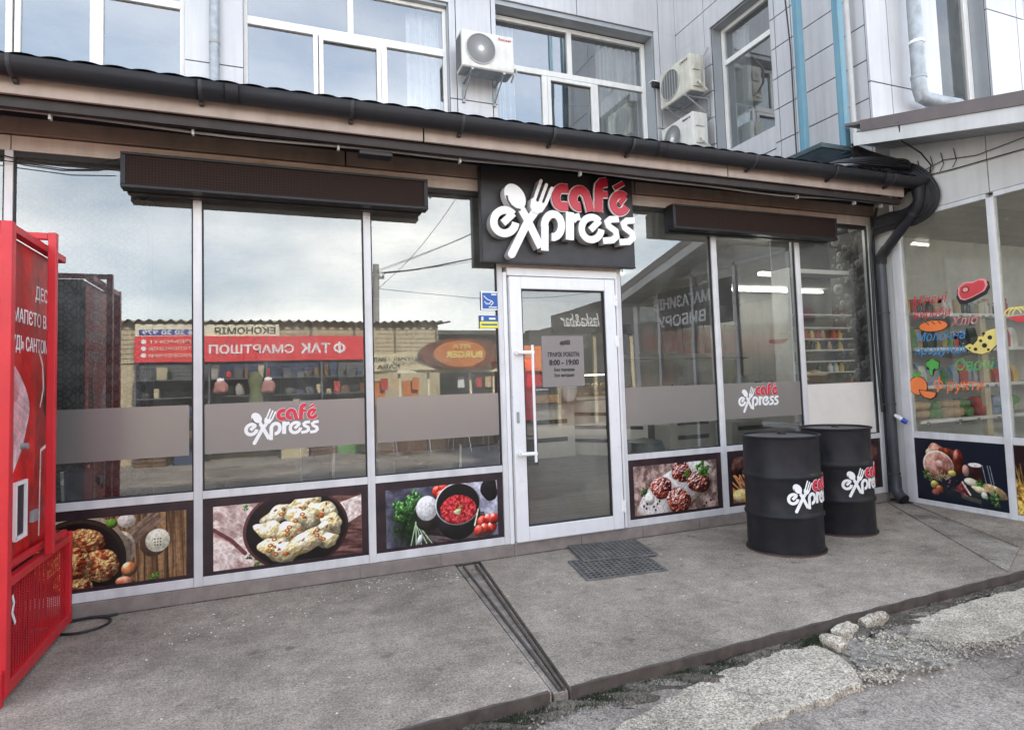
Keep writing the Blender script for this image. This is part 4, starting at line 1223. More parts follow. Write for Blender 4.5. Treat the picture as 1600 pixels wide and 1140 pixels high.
for a, m_, w in ((1.0, 'paint_pink', .002), (.86, 'paint_red', .003)):
    blob(3.755, 2.115, steak(a), m_, w, w + .001, 'outline', parent=p_)
blob(3.755, 2.115, oval(.035, .03, -.045, .015), 'ink', .0045, .005, 'outline', parent=p_); blob(3.755, 2.115, oval(.025, .021, -.045, .015), 'paint_pink', .0055, .006, 'outline', parent=p_)
p_ = blob(4.13, 1.815, oval(.15, .062), 'ink', 0, .001, label='painted orange loaf')
blob(4.13, 1.815, oval(.14, .053), 'paint_orange', .002, .003, 'outline', parent=p_)
for k in (-.07, -.01, .05): part('outline', MB().stroke([(k, .045), (k + .03, .015)], .008, W_(4.13, 1.815), .004, .005), 'ink', p_)
wedge = [(-.15, -.03), (-.10, -.005), (-.07, -.02), (-.03, .02), (-.02, .06), (.03, .055), (.05, .10), (.10, .115), (.14, .12), (.155, .05), (.13, -.03), (.07, -.09), (0, -.11), (-.08, -.09)]
p_ = blob(3.70, 1.62, [(u * 1.06, v * 1.06) for u, v in wedge], 'ink', 0, .001, label='painted yellow cheese with holes')
blob(3.70, 1.62, wedge, 'paint_yellow', .002, .003, 'outline', parent=p_)
for u, v, r_ in ((.03, -.03, .022), (-.05, -.06, .016), (.08, .04, .02), (.0, .015, .014), (.06, -.07, .012), (.03, .08, .013), (-.1, -.045, .009)):
    blob(3.70, 1.62, oval(r_, r_, u, v, 14), 'ink', .004, .005, 'outline', parent=p_)
p_ = blob(4.165, 1.405, [(u, v) for u, v in [(-.07, .02), (-.065, .06), (-.02, .085), (.03, .075), (.07, .05), (.07, .0), (.045, -.03), (.02, -.035), (.0, -.09), (-.035, -.085), (-.03, -.03), (-.06, -.02)]], 'ink', 0, .001, label='painted green broccoli')
for u, v, r_ in ((-.035, .03, .03), (0, .05, .033), (.035, .03, .03), (-.01, .0, .028), (.04, .0, .022)): blob(4.165, 1.405, oval(r_, r_, u, v, 14), 'paint_green', .002 + abs(u) * .03, .003 + abs(u) * .03, 'outline', parent=p_)
part('outline', MB().stroke([(-.015, -.02), (-.018, -.08)], .03, W_(4.165, 1.405), .0045, .005), 'paint_green', p_)
p_ = blob(4.325, 1.22, oval(.098, .10), 'ink', 0, .001, label='painted orange fruit with slice')
blob(4.325, 1.22, oval(.09, .092), 'paint_orange', .002, .003, 'outline', parent=p_)
blob(4.325, 1.22, [(-.06, .10), (-.03, .15), (.0, .11), (.03, .155), (.045, .11), (.0, .09)], 'paint_green', .002, .003, 'outline', parent=p_)
blob(4.22, 1.155, [(-.10, .03), (.09, .0), (.07, -.05), (.02, -.075), (-.05, -.06), (-.09, -.02)], 'ink', .004, .005, 'outline', parent=p_)
blob(4.22, 1.155, [(-.088, .022), (.075, -.004), (.055, -.044), (.015, -.063), (-.045, -.05), (-.078, -.015)], 'paint_orange', .006, .007, 'outline', parent=p_)
p_ = blob(3.33, 1.81, [(-.14, .02), (.2, .03), (.2, -.02), (.05, -.04), (-.06, -.03)], 'paint_red', 0, .001, label='painted pasta bowl in red')
for k in range(3): part('outline', MB().stroke([(-.09 + k * .035 + .07 * math.cos(t), .03 + .07 * math.sin(t)) for t in np.linspace(3.1, .2, 9)], .011, W_(3.33, 1.81), .002 + k * .001, .0025 + k * .001), 'paint_yellow', p_)
wt('А', 3.36, 1.50, .17, 'decal_white', .10)
# price words on the far part of the wing, seen only mirrored in the café glass
text('lettering', 'МАГАЗИНІВ', .24, 'decal_white', SW, (WX - .012, 2.05, 2.52), 'W', .012, .006, 1.45)
text('lettering', 'ВИБОРУ', .24, 'decal_white', SW, (WX - .012, 1.95, 2.22), 'W', .012, .006, 1.25)
part('name_board', MB().box(WX - .008, WX - .002, .72, 2.50, 2.15, 2.80), 'sign_black', SW)
part('notice', MB().box(WX + .016, WX + .019, 1.28, 1.56, 2.45, 2.82), 'pack_tan', SW, label='tan paper notice taped inside the glass')
LOGO_WHITE=[('letter_e',[(-0.418,-0.006),(-0.431,0.007),(-0.447,0.017),(-0.465,0.022),(-0.484,0.024),(-0.503,0.022),(-0.522,0.015),(-0.539,0.005),(-0.555,-0.008),(-0.567,-0.024),(-0.576,-0.042),(-0.581,-0.061),(-0.582,-0.081),(-0.58,-0.1),(-0.573,-0.117),(-0.562,-0.132),(-0.549,-0.145),(-0.533,-0.153),(-0.515,-0.159),(-0.496,-0.16),(-0.476,-0.156),(-0.457,-0.149),(-0.44,-0.139),(-0.425,-0.124),(-0.413,-0.108),(-0.405,-0.089),(-0.401,-0.07)],0.0606,0),
('letter_e',[(-0.507,-0.08),(-0.417,0.004)],0.0566,0),
('spoon',[(-0.35,0.044),(-0.3,-0.042),(-0.193,-0.255)],0.0646,0),
('fork',[(-0.22,0.045),(-0.301,-0.06),(-0.443,-0.32)],0.0626,1),
('tine',[(-0.172,0.282),(-0.231,0.134),(-0.257,0.096)],0.0263,1),
('tine',[(-0.126,0.253),(-0.189,0.101)],0.0263,1),
('tine',[(-0.079,0.228),(-0.14,0.096),(-0.181,0.048)],0.0283,1),
('letter_p',[(-0.161,-0.28),(-0.153,-0.086),(-0.157,-0.079),(-0.154,-0.059),(-0.148,-0.039),(-0.138,-0.021),(-0.126,-0.005),(-0.112,0.007),(-0.096,0.015),(-0.079,0.019),(-0.063,0.018),(-0.047,0.013),(-0.033,0.003),(-0.021,-0.01),(-0.013,-0.027),(-0.007,-0.046),(-0.006,-0.066),(-0.008,-0.087),(-0.014,-0.107),(-0.023,-0.125),(-0.035,-0.141),(-0.049,-0.154),(-0.065,-0.162),(-0.082,-0.167),(-0.098,-0.166)],0.0626,0),
('letter_r',[(0.064,-0.182),(0.073,0.046)],0.0727,0),
('letter_r',[(0.095,-0.024),(0.111,0.003),(0.163,0.017)],0.0586,0),
('letter_e',[(0.341,-0.014),(0.328,0.0),(0.312,0.01),(0.294,0.016),(0.275,0.018),(0.255,0.015),(0.236,0.009),(0.219,-0.001),(0.203,-0.015),(0.19,-0.031),(0.181,-0.05),(0.176,-0.069),(0.174,-0.089),(0.177,-0.108),(0.183,-0.126),(0.194,-0.141),(0.207,-0.154),(0.223,-0.163),(0.241,-0.168),(0.261,-0.169),(0.28,-0.166),(0.299,-0.159),(0.317,-0.148),(0.332,-0.134),(0.344,-0.117),(0.353,-0.098),(0.357,-0.078)],0.0586,0),
('letter_e',[(0.254,-0.09),(0.346,-0.004)],0.0545,0),
('letter_s',[(0.527,0.019),(0.446,0.011),(0.416,-0.014),(0.427,-0.047),(0.492,-0.085),(0.498,-0.13),(0.459,-0.162),(0.368,-0.173)],0.0545,0),
('letter_s',[(0.682,0.017),(0.603,0.01),(0.569,-0.017),(0.58,-0.051),(0.647,-0.091),(0.655,-0.132),(0.616,-0.167),(0.523,-0.176)],0.0545,0)]
LOGO_RED=[('letter_c',[(0.088,0.252),(0.054,0.25),(0.04,0.252),(0.025,0.249),(0.011,0.242),(-0.001,0.233),(-0.012,0.22),(-0.02,0.204),(-0.026,0.188),(-0.028,0.171),(-0.027,0.154),(-0.023,0.138),(-0.016,0.124),(-0.006,0.113),(0.006,0.105),(0.019,0.101),(0.033,0.1),(0.048,0.104),(0.082,0.102)],0.0747,0),
('letter_a',[(0.198,0.11),(0.184,0.108),(0.171,0.11),(0.158,0.115),(0.147,0.123),(0.138,0.135),(0.132,0.148),(0.129,0.163),(0.129,0.179),(0.132,0.195),(0.139,0.21),(0.147,0.224),(0.159,0.235),(0.171,0.244),(0.185,0.249),(0.199,0.251),(0.213,0.249),(0.225,0.243),(0.236,0.234),(0.245,0.222),(0.25,0.208)],0.0747,0),
('letter_a',[(0.25,0.22),(0.268,0.156),(0.287,0.078)],0.0707,0),
('letter_f',[(0.456,0.339),(0.407,0.331),(0.379,0.302),(0.37,0.249),(0.362,0.078)],0.0768,0),
('letter_f',[(0.397,0.23),(0.456,0.233)],0.0525,0),
('letter_e',[(0.625,0.226),(0.614,0.235),(0.601,0.241),(0.587,0.243),(0.572,0.243),(0.557,0.239),(0.543,0.232),(0.531,0.222),(0.52,0.21),(0.511,0.196),(0.506,0.181),(0.503,0.166),(0.503,0.15),(0.506,0.135),(0.513,0.122),(0.521,0.111),(0.533,0.102),(0.545,0.096),(0.56,0.093),(0.574,0.094),(0.589,0.098),(0.603,0.105),(0.616,0.115),(0.626,0.127),(0.635,0.142)],0.0667,0),
('letter_e',[(0.564,0.16),(0.627,0.23)],0.0444,0),
('accent',[(0.524,0.293),(0.614,0.345)],0.0404,0)]
LOGO_BOWL=[(-0.342,0.045),(-0.356,0.038),(-0.372,0.034),(-0.39,0.035),(-0.407,0.039),(-0.425,0.047),(-0.441,0.058),(-0.457,0.072),(-0.47,0.088),(-0.48,0.106),(-0.488,0.125),(-0.492,0.145),(-0.493,0.164),(-0.491,0.181),(-0.485,0.197),(-0.476,0.211),(-0.464,0.221),(-0.45,0.229),(-0.435,0.232),(-0.417,0.232),(-0.4,0.228),(-0.382,0.22),(-0.365,0.209),(-0.35,0.195),(-0.337,0.179),(-0.326,0.161),(-0.318,0.141),(-0.314,0.122),(-0.313,0.103),(-0.315,0.085),(-0.321,0.069),(-0.33,0.055)]
LOGO_CRESCENT=[(-0.474,0.136),(-0.466,0.097),(-0.439,0.059),(-0.402,0.036),(-0.36,0.03)]
LOGO_HEAD=[(-0.263,0.131),(-0.231,0.134),(-0.218,0.106),(-0.187,0.11),(-0.16,0.099),(-0.129,0.119),(-0.125,0.097),(-0.172,0.03),(-0.222,0.009),(-0.26,0.024),(-0.277,0.067)]
# ------------------------------------------------------------------ café front
FY = 4.7
CF = thing('cafe_building', 'low café building with a glazed white framed front, food posters below and black gutter above', 'café')
verts = [(-1.512, .045), (-.448, .054), (.707, .054), (1.775, .045), (2.902, .046), (3.978, .062), (5.035, .062), (6.09, .055)]
ZB, ZT = .095, 2.962
for x, w in verts:
    part('mullion', MB().box(x - w / 2, x + w / 2, FY - .012, FY + .06, ZB, ZT), 'white_alu', CF, bevel=.003)
part('mullion', MB().box(-2.72, -2.66, FY - .012, FY + .06, ZB, ZT), 'white_alu', CF, bevel=.003)
part('mullion', MB().box(1.798, 1.832, FY - .02, FY + .06, ZB, 2.30), 'white_door', CF, bevel=.003)
bays = [(-2.66, -1.535), (-1.49, -.475), (-.421, .680), (.734, 1.752), (2.925, 3.947), (4.009, 5.004), (5.066, 6.062)]
prints = {1: ('print_patties', 'poster of fried patties in a pan with onions', -1.36, -.52), 2: ('print_dumplings', 'poster of dumplings in a dark pan', -.358, .63), 3: ('print_soup', 'poster of red beet soup in a black bowl', .81, 1.70),
          4: ('print_meatballs', 'poster of meatballs on a white plate', 2.98, 3.885), 5: ('print_fries', 'poster of fries, mostly hidden by the drum', 4.065, 4.95), 6: ('print_fries', 'poster partly hidden by the drum and the downpipe', 5.12, 6.0)}
for i, (a, c) in enumerate(bays):
    part('rail', MB().box(a, c, FY - .006, FY + .05, ZB, .155), 'white_alu', CF, bevel=.003)
    part('rail', MB().box(a, c, FY - .006, FY + .05, .672, .725), 'white_alu', CF, bevel=.003)
    part('rail', MB().box(a, c, FY + .004, FY + .05, 2.925, ZT), 'dark_seal', CF)
    part('poster_panel', MB().box(a, c, FY + .004, FY + .03, .155, .672), 'poster_brown', CF)
    if i in prints:
        nm, lab, x0, x1 = prints[i]
        q = MB().quad((x0, FY - .0005, .182), (x1, FY - .0005, .182), (x1, FY - .0005, .612), (x0, FY - .0005, .612), uv=[(0, 0), (1, 0), (1, 1), (0, 1)])
        part('poster', q, nm, CF, label=lab)
    # rubber gasket lines
    g = MB(); g.box(a, a + .010, FY + .001, FY + .02, .725, 2.925); g.box(c - .010, c, FY + .001, FY + .02, .725, 2.925); g.box(a + .01, c - .01, FY + .001, FY + .02, .725, .733)
    part('gasket', g, 'dark_seal', CF)
    if i != 6:
        z0, z1 = .97, 1.31
        part('pane', MB().quad((a, FY + .014, .733), (c, FY + .014, .733), (c, FY + .014, 2.925), (a, FY + .014, 2.925)), 'glass_front', CF)
        pts = []
        rr_ = .006
        x0, x1 = a + .012 + (.012 if i == 3 else 0), c - .012 - (.016 if i == 1 else 0)
        for cx, cz, t0 in ((x1 - rr_, z1 - rr_, 0), (x0 + rr_, z1 - rr_, 90), (x0 + rr_, z0 + rr_, 180), (x1 - rr_, z0 + rr_, 270)):
            pts += [(cx + rr_ * math.cos(R(t0 + k * 18)), cz + rr_ * math.sin(R(t0 + k * 18))) for k in range(6)]
        part('frosted_film', MB().prism(pts, lambda u, v, w: (u, w, v), FY + .0115, FY + .0125), 'film', CF, fix=True)
    else:
        part('pane', MB().quad((a, FY + .014, .733), (c, FY + .014, .733), (c, FY + .014, 2.925), (a, FY + .014, 2.925)), 'glass_wing', CF)
        part('white_board', MB().box(a + .012, c - .045, FY + .006, FY + .012, .735, 1.27), 'board_white', CF)
# head rail and beige boards
def head(x0, x1): part('head_rail', MB().box(x0, x1, FY - .01, FY + .05, ZT, 3.058), 'cream_alu', CF, bevel=.003)
for x0, x1 in ((-2.7, -1.505), (-1.5, 1.76), (2.89, 4.6), (4.605, 6.12)): head(x0, x1)
part('head_rail', MB().box(1.80, 2.89, FY - .01, FY + .05, 2.34, 3.058), 'cream_alu', CF)
for x0, x1 in ((-6, -2.0), (-1.99, .55), (.56, 3.1), (3.11, 6.14)):
    part('fascia_board', MB().box(x0, x1, FY - .035, FY + .05, 3.064, 3.172), 'beige_board', CF, bevel=.004)
part('white_panel', MB().box(-6, -2.72, FY - .01, FY + .05, ZB, 3.058), 'cladding_white', CF)
part('corner_post', MB().box(6.122, 6.155, FY - .02, FY + .06, ZB, 3.06), 'pipe_dark', CF, bevel=.003)
# plinth of wood-look tiles, each its own
x = -6.69 + .006
k = 0
while x < 6.1:
    nx = x + .608
    if not (x > 6.1):
        part('plinth_tile', MB().box(x, min(nx - .008, 6.13), FY - .022, FY + .03, .0, ZB - .002), 'tile_wood', CF, bevel=.002)
    x = nx; k += 1
part('plinth_mortar', MB().box(-6.7, 6.13, FY - .012, FY + .04, -.01, ZB - .006), 'grout', CF)
part('floor_lip', MB().box(-6.7, 6.13, FY - .035, FY - .023, -.006, .004), 'dirt', CF)
# door
dr = part('door', None or MB().box(1.842, 1.947, FY - .055, FY + .01, .108, 2.262).box(2.735, 2.838, FY - .055, FY + .01, .108, 2.262).box(1.947, 2.735, FY - .055, FY + .01, .108, .222).box(1.947, 2.735, FY - .055, FY + .01, 2.150 + .01, 2.262), 'white_door', CF, bevel=.006)
part('door_glass', MB().quad((1.947, FY - .02, .222), (2.735, FY - .02, .222), (2.735, FY - .02, 2.16), (1.947, FY - .02, 2.16)), 'glass_door', dr)
g = MB(); g.box(1.947, 1.958, FY - .04, FY - .012, .222, 2.16); g.box(2.724, 2.735, FY - .04, FY - .012, .222, 2.16); g.box(1.958, 2.724, FY - .04, FY - .012, 2.149, 2.16); g.box(1.958, 2.724, FY - .04, FY - .012, .222, .233)
part('gasket', g, 'dark_seal', dr)
h = MB().tube([(2.0, FY - .12, .745), (2.0, FY - .12, 1.69)], .0115, 12)
for z in (.812, 1.63): h.tube([(1.885, FY - .05, z), (1.885, FY - .085, z)], .022, 12); h.tube([(1.878, FY - .10, z), (2.015, FY - .115, z)], .016, 10)
part('handle', h, 'letter_white', dr, smooth=True)
part('lock', MB().box(1.868, 1.892, FY - .062, FY - .055, 1.06, 1.15), 'galvanised', dr, bevel=.003)
for z in (2.08, 1.72, .30):
    b = MB(); b.tube([(2.845, FY - .06, z - .052), (2.845, FY - .06, z - .002)], .011, 10); b.tube([(2.845, FY - .06, z + .002), (2.845, FY - .06, z + .052)], .011, 10); b.box(2.815, 2.84, FY - .062, FY - .056, z - .045, z + .045)
    part('hinge', b, 'letter_white', dr, smooth=True)
part('door_gap', MB().box(2.839, 2.858, FY - .01, FY + .02, .1, 2.27), 'dark_seal', CF)
part('head_rail', MB().box(1.833, 2.878, FY - .03, FY + .05, 2.272, 2.338), 'white_door', CF, bevel=.003)
part('mullion', MB().box(2.858, 2.878, FY - .03, FY + .05, .1, 2.271), 'white_door', CF)
part('threshold', MB().box(1.83, 2.88, FY - .03, FY + .04, ZB, .106), 'galvanised', CF)
# notice on the door
n_ = part('notice', MB().box(2.125, 2.52, FY - .0245, FY - .0225, 1.342, 1.77), 'paper_grey', CF, label='grey opening hours notice on the door')
def dt(body, x, z, size, width, bold=.0012, mat='ink'):
    t = text('lettering', body, size, mat, n_, (x, FY - .0255, z), 'S', .001, bold, width, align='CENTER')
    return t
dt('ГРАФІК РОБОТИ:', 2.33, 1.595, .05, .30, .002); dt('8:00 - 19:00', 2.33, 1.525, .062, .28, .0025)
dt('Без перерви', 2.33, 1.472, .036, .19); dt('Без вихідних', 2.33, 1.425, .036, .19)
# stickers left of the door
s_ = part('sticker', MB().box(1.612, 1.762, FY - .002, FY + .002, 1.985, 2.138), 'decal_white', CF, label='blue sticker with a white drawn hand, white border')
part('sticker_print', MB().box(1.622, 1.752, FY - .004, FY - .0025, 1.996, 2.127), 'sticker_blue', s_)
b = MB(); F_ = lambda u, v, w: (u, FY - .005 - w, v)
for pts in ([(1.635, 2.10), (1.66, 2.075), (1.70, 2.06)], [(1.70, 2.06), (1.68, 2.035), (1.65, 2.04)], [(1.70, 2.062), (1.715, 2.045), (1.69, 2.02)], [(1.64, 2.055), (1.66, 2.03)]): b.stroke(pts, .006, F_, 0, .0006)
b.box(1.70, 1.745, FY - .0056, FY - .005, 2.108, 2.118); b.box(1.675, 1.745, FY - .0056, FY - .005, 2.004, 2.012)
part('sticker_mark', b, 'decal_white', s_)
s_ = part('sticker', MB().box(1.595, 1.768, FY - .002, FY + .002, 1.893, 1.94), 'sticker_blue', CF, label='blue and yellow sticker strip')
part('sticker_print', MB().box(1.595, 1.768, FY - .002, FY + .002, 1.838, 1.892), 'sticker_yellow', s_)
b = MB(); b.box(1.61, 1.625, FY - .004, FY - .0025, 1.90, 1.93); b.box(1.675, 1.73, FY - .004, FY - .0025, 1.908, 1.922); part('sticker_mark', b, 'decal_white', s_)
b = MB(); b.box(1.61, 1.745, FY - .004, FY - .0025, 1.860, 1.872); part('sticker_mark', b, 'sticker_blue', s_)

# eaves: fascia, dark trim, soffit
for x0, x1 in ((-6, -1.65), (-1.64, 1.03), (1.04, 3.72), (3.73, 5.93)):
    part('eaves_board', MB().box(x0, x1, 4.16, 4.185, 3.110, 3.33), 'beige_fascia', CF, bevel=.003)
part('eaves_trim', MB().box(-6, 5.93, 4.20, 4.245, 3.050, 3.108), 'brown_trim', CF)
part('soffit', MB().box(-6, 6.165, 4.245, 4.72, 3.27, 3.32), 'black_soffit', CF)
part('soffit_back', MB().box(-6, 6.165, 4.668, 4.70, 3.174, 3.27), 'black_soffit', CF)
def roof(u, v):
    x, y = -6 + 12.1 * u, 4.125 + 3.76 * v
    return (x, y, 3.327 + .19 * (y - 4.125) + .013 * abs(math.sin(x * math.pi / .15)) ** .8)
part('roof_sheet', MB().sheet(roof, 760, 10), 'gutter_black', CF, smooth=True)
part('roof_deck', MB().box(-6, 6.1, 4.20, 4.23, 3.20, 3.335), 'black_soffit', CF)

# ------------------------------------------------------------------ gutter with brackets, downpipe
GT = thing('gutter', 'long black half-round gutter along the café eaves', 'gutter')
GY, GZ, GR = 4.09, 3.258, .0745
def half(x0, x1, r=GR, yc=GY, zc=GZ):
    b = MB(); n = 14
    prof = [(yc - r * math.cos(t), zc - r * math.sin(t)) for t in np.linspace(0, math.pi, n)]
    prof = [(prof[0][0] + .006, prof[0][1] + .012), (prof[0][0] - .004, prof[0][1] + .012)] + prof
    b.v = [(x0, y, z) for y, z in prof] + [(x1, y, z) for y, z in prof]
    m_ = len(prof)
    for k in range(m_ - 1): b.f.append((k, k + 1, m_ + k + 1, m_ + k)); b.uv.append(None)
    return b
gx0 = -6
for x1 in (-3.3, -.195, 2.96, 5.54):
    o = part('channel', half(gx0, x1), 'gutter_black', GT, smooth=True)
    md = o.modifiers.new('t', 'SOLIDIFY'); md.thickness = .003
    part('joiner', half(x1 - .037, x1 + .037, GR + .0025), 'gutter_black', GT, smooth=True)
    gx0 = x1
part('channel', half(5.54, 6.13), 'gutter_black', GT, smooth=True)
b = MB().prism([(GY - GR * math.cos(t), GZ - GR * math.sin(t)) for t in np.linspace(0, math.pi, 16)], lambda u, v, w: (w, u, v), 6.13, 6.136)
part('end_cap', b, 'gutter_black', GT, fix=True)
for x in (-4.04, -3.2, -2.17, -1.31, -.37, .53, 1.29, 2.0, 2.69, 3.92, 4.87, 5.63):
    o = part('bracket', half(x - .011, x + .011, GR + .0045), 'bracket_black', GT, smooth=True)
    md = o.modifiers.new('t', 'SOLIDIFY'); md.thickness = .004
    part('bracket', MB().box(x - .012, x + .012, GY + .03, 4.16, 3.165, 3.185), 'bracket_black', GT)
DP = thing('downpipe', 'dark grey downpipe running from the gutter end down the corner to the ground', 'downpipe')
px_, py_ = 6.085, 4.575
part('elbow', MB().tube([(6.055, 4.10, 3.235), (6.06, 4.10, 3.09), (6.062, 4.12, 3.02), (6.07, 4.17, 2.97)], [.07, .053, .053, .051], 20), 'gutter_black', DP, smooth=True)
part('pipe_section', MB().tube([(6.068, 4.16, 2.98), (px_ - .003, py_ - .04, 2.63)], .049, 20), 'gutter_black', DP, smooth=True)
part('elbow', MB().tube([(px_ - .005, py_ - .08, 2.67), (px_, py_ - .012, 2.60), (px_, py_, 2.52)], .054, 20), 'gutter_black', DP, smooth=True)
part('seal_ring', MB().tube([(6.069, 4.168, 2.972), (6.0695, 4.19, 2.951)], .0545, 20), 'bracket_black', DP, smooth=True)
part('pipe_section', MB().tube([(px_, py_, 2.54), (px_, py_, .26)], .047, 24), 'pipe_dark', DP, smooth=True)
part('pipe_shoe', MB().tube([(px_, py_, .28), (px_, py_, .14), (px_ - .01, py_ - .04, .085), (px_ - .02, py_ - .10, .055)], .056, 24, cap=False), 'pipe_dark', DP, smooth=True)
part('pipe_mouth', MB().tube([(px_ - .019, py_ - .095, .058), (px_ - .021, py_ - .105, .053)], .046, 20), 'cable_black', DP)
for z in (1.98, 1.02, .30): part('clamp', MB().tube([(px_, py_, z), (px_, py_, z + .022)], .053, 24).bar((px_ - .09, py_ + .02, z + .01), (px_ - .05, py_, z + .01), .014, .014), 'bracket_black', DP, smooth=True)
B_ = thing('plastic_bottle', 'small white and blue plastic bottle stuck behind the downpipe clamp', 'bottle')
part('body', MB().tube([(6.035, 4.50, .925), (6.055, 4.475, .90), (6.075, 4.45, .875)], [.014, .024, .026], 14), 'bottle_pp', B_, smooth=True); part('cap', MB().tube([(6.072, 4.453, .878), (6.10, 4.415, .845)], [.027, .022], 14), 'cap_blue', B_, smooth=True)

# ------------------------------------------------------------------ cables under the eaves
def wavy(x0, x1, y, z, amp, n=60, seed=1):
    r_ = random.Random(seed); ph = r_.uniform(0, 6)
    return [(x0 + (x1 - x0) * i / n, y + .01 * math.sin(i * .5 + ph), z + amp * math.sin(i * .33 + ph) + amp * .5 * math.sin(i * .81)) for i in range(n + 1)]
c_ = thing('eaves_cable', 'pale grey cable clipped along the underside of the café eaves', 'cable')
part('cable', MB().tube(wavy(-6, 6.0, 4.28, 3.055, .010), .009, 6), 'conduit_grey', c_, smooth=True)
for x in (-1.18, -.43, .46, 1.33, 2.33, 4.62, 5.36, 5.73): part('clip', MB().box(x - .007, x + .007, 4.25, 4.285, 3.02, 3.055), 'ac_grille', c_)
c_ = thing('eaves_cable', 'black cable sagging in the dark gap beneath the café eaves', 'cable')
part('cable', MB().tube(wavy(-6, 6.0, 4.45, 3.17, .03, 60, 5), .012, 6), 'cable_black', c_, smooth=True)
c_ = thing('junction_box', 'small dark junction box on the eaves cable over the left display', 'junction box')
part('body', MB().box(.60, .83, 4.25, 4.35, 3.01, 3.04), 'bracket_black', c_, bevel=.004)
c_ = thing('facade_cable', 'thin dark cable looping down across the top of the leftmost café pane', 'cable')
part('cable', MB().tube([(-2.5, 4.66, 3.05), (-1.9, 4.66, 2.99), (-1.45, 4.66, 2.895), (-1.25, 4.66, 2.88), (-1.05, 4.655, 2.90), (-.86, 4.64, 2.965)], .0045, 6), 'cable_black', c_, smooth=True)
part('cable', MB().tube([(-2.5, 4.655, 2.95), (-1.45, 4.655, 2.872), (-1.2, 4.655, 2.855), (-.95, 4.65, 2.875)], .0035, 6), 'cable_black', c_, smooth=True)
cb = thing('cable_coil', 'thick bundle of black cables looped over the gutter end against the shop wall', 'cable bundle')
def smooth_path(P, k=5):
    D_ = []
    for i in range(len(P) - 1):
        for q in range(k):
            t_ = q / k
            p0 = Vector(P[max(0, i - 1)]); p1 = Vector(P[i]); p2 = Vector(P[i + 1]); p3 = Vector(P[min(len(P) - 1, i + 2)])
            D_.append(tuple(.5 * ((2 * p1) + (p2 - p0) * t_ + (2 * p0 - 5 * p1 + 4 * p2 - p3) * t_ * t_ + (-p0 + 3 * p1 - 3 * p2 + p3) * t_ ** 3)))
    return D_ + [P[-1]]
rr = random.Random(12)
loop = [(5.74, 4.55, 3.77), (5.95, 4.50, 3.70), (6.12, 4.34, 3.57), (6.13, 4.12, 3.42), (6.13, 4.0, 3.26), (6.13, 3.95, 3.10), (6.13, 4.02, 2.95), (6.12, 4.18, 2.87), (6.10, 4.38, 2.88), (6.04, 4.60, 2.84)]
for k in range(13):
    s_ = 1.0 - .032 * k + rr.uniform(-.008, .008); ox = -.006 * k
    P = [(min(6.135, x_ + (ox if i > 1 else 0)), 4.40 + (y_ - 4.40) * (s_ if i > 1 else 1) + rr.uniform(-.008, .008), 3.22 + (z_ - 3.22) * s_ + rr.uniform(-.01, .01)) for i, (x_, y_, z_) in enumerate(loop)]
    part('cable', MB().tube(smooth_path(P), rr.uniform(.010, .018), 8), 'cable_black', cb, smooth=True)
for k in range(9):
    z_ = 3.42 + .022 * (k % 4); x_ = 5.4 + k * .06
    P = [(x_ - .3, 4.32 + .02 * k, z_), (x_, 4.28, z_ + .03), (6.02, 4.25 - .01 * k, z_ + .02), (6.10, 4.20, z_ - .06), (6.11, 4.25, z_ - .2), (6.10, 4.4, 3.1)]
    part('cable', MB().tube(smooth_path(P), .010, 7), 'cable_black', cb, smooth=True)
for k in range(3):
    P = [(5.98 + .07 * math.cos(t) * 2.2, 4.30 + .05 * k, 3.42 + .05 * math.sin(t) + .02 * k) for t in np.linspace(0, 6.28, 14)]
    part('cable', MB().tube(P, .011, 7), 'cable_black', cb, smooth=True)
part('cable', MB().tube(smooth_path([(5.98, 4.5, 3.1), (6.03, 4.6, 2.9), (6.02, 4.63, 2.7), (6.01, 4.63, 2.2), (6.0, 4.63, 1.6), (6.02, 4.62, .95)]), .014, 8), 'cable_black', cb, smooth=True)

# ------------------------------------------------------------------ LED displays and sign
def led(x0, x1, z0, z1, lab):
    t = thing('led_display', lab, 'display', 'unlit LED displays on the café front')
    part('face', MB().box(x0 + .03, x1 - .03, 4.507, 4.53, z0 + .022, z1 - .018), 'led_face', t)
    b = MB(); b.box(x0, x1, 4.497, 4.60, z0, z0 + .022); b.box(x0, x1, 4.497, 4.60, z1 - .018, z1); b.box(x0, x0 + .03, 4.498, 4.60, z0 + .022, z1 - .018); b.box(x1 - .03, x1, 4.498, 4.60, z0 + .022, z1 - .018)
    part('case', b, 'led_frame', t, bevel=.003)
    part('back', MB().box(x0 + .02, x1 - .03, 4.60, 4.665, z0 - .008, z1 + .0), 'led_frame', t)
led(-.872, 1.142, 2.722, 2.955, 'long dark LED display left of the café sign')
led(3.385, 5.39, 2.722, 2.945, 'dark LED display right of the café sign')
SG = thing('cafe_sign', 'square black sign with raised white and red café express lettering above the door', 'sign')
part('board', MB().box(1.59, 3.018, 4.58, 4.64, 2.357, 3.15), 'sign_black', SG, bevel=.004)
b = MB(); b.box(1.59, 3.018, 4.574, 4.5795, 2.355, 2.367); b.box(1.59, 1.598, 4.575, 4.5795, 2.368, 3.15)
part('edging', b, 'led_frame', SG)
part('bracket', MB().box(1.85, 2.84, 4.641, 4.66, 2.39, 2.42), 'cable_black', SG)
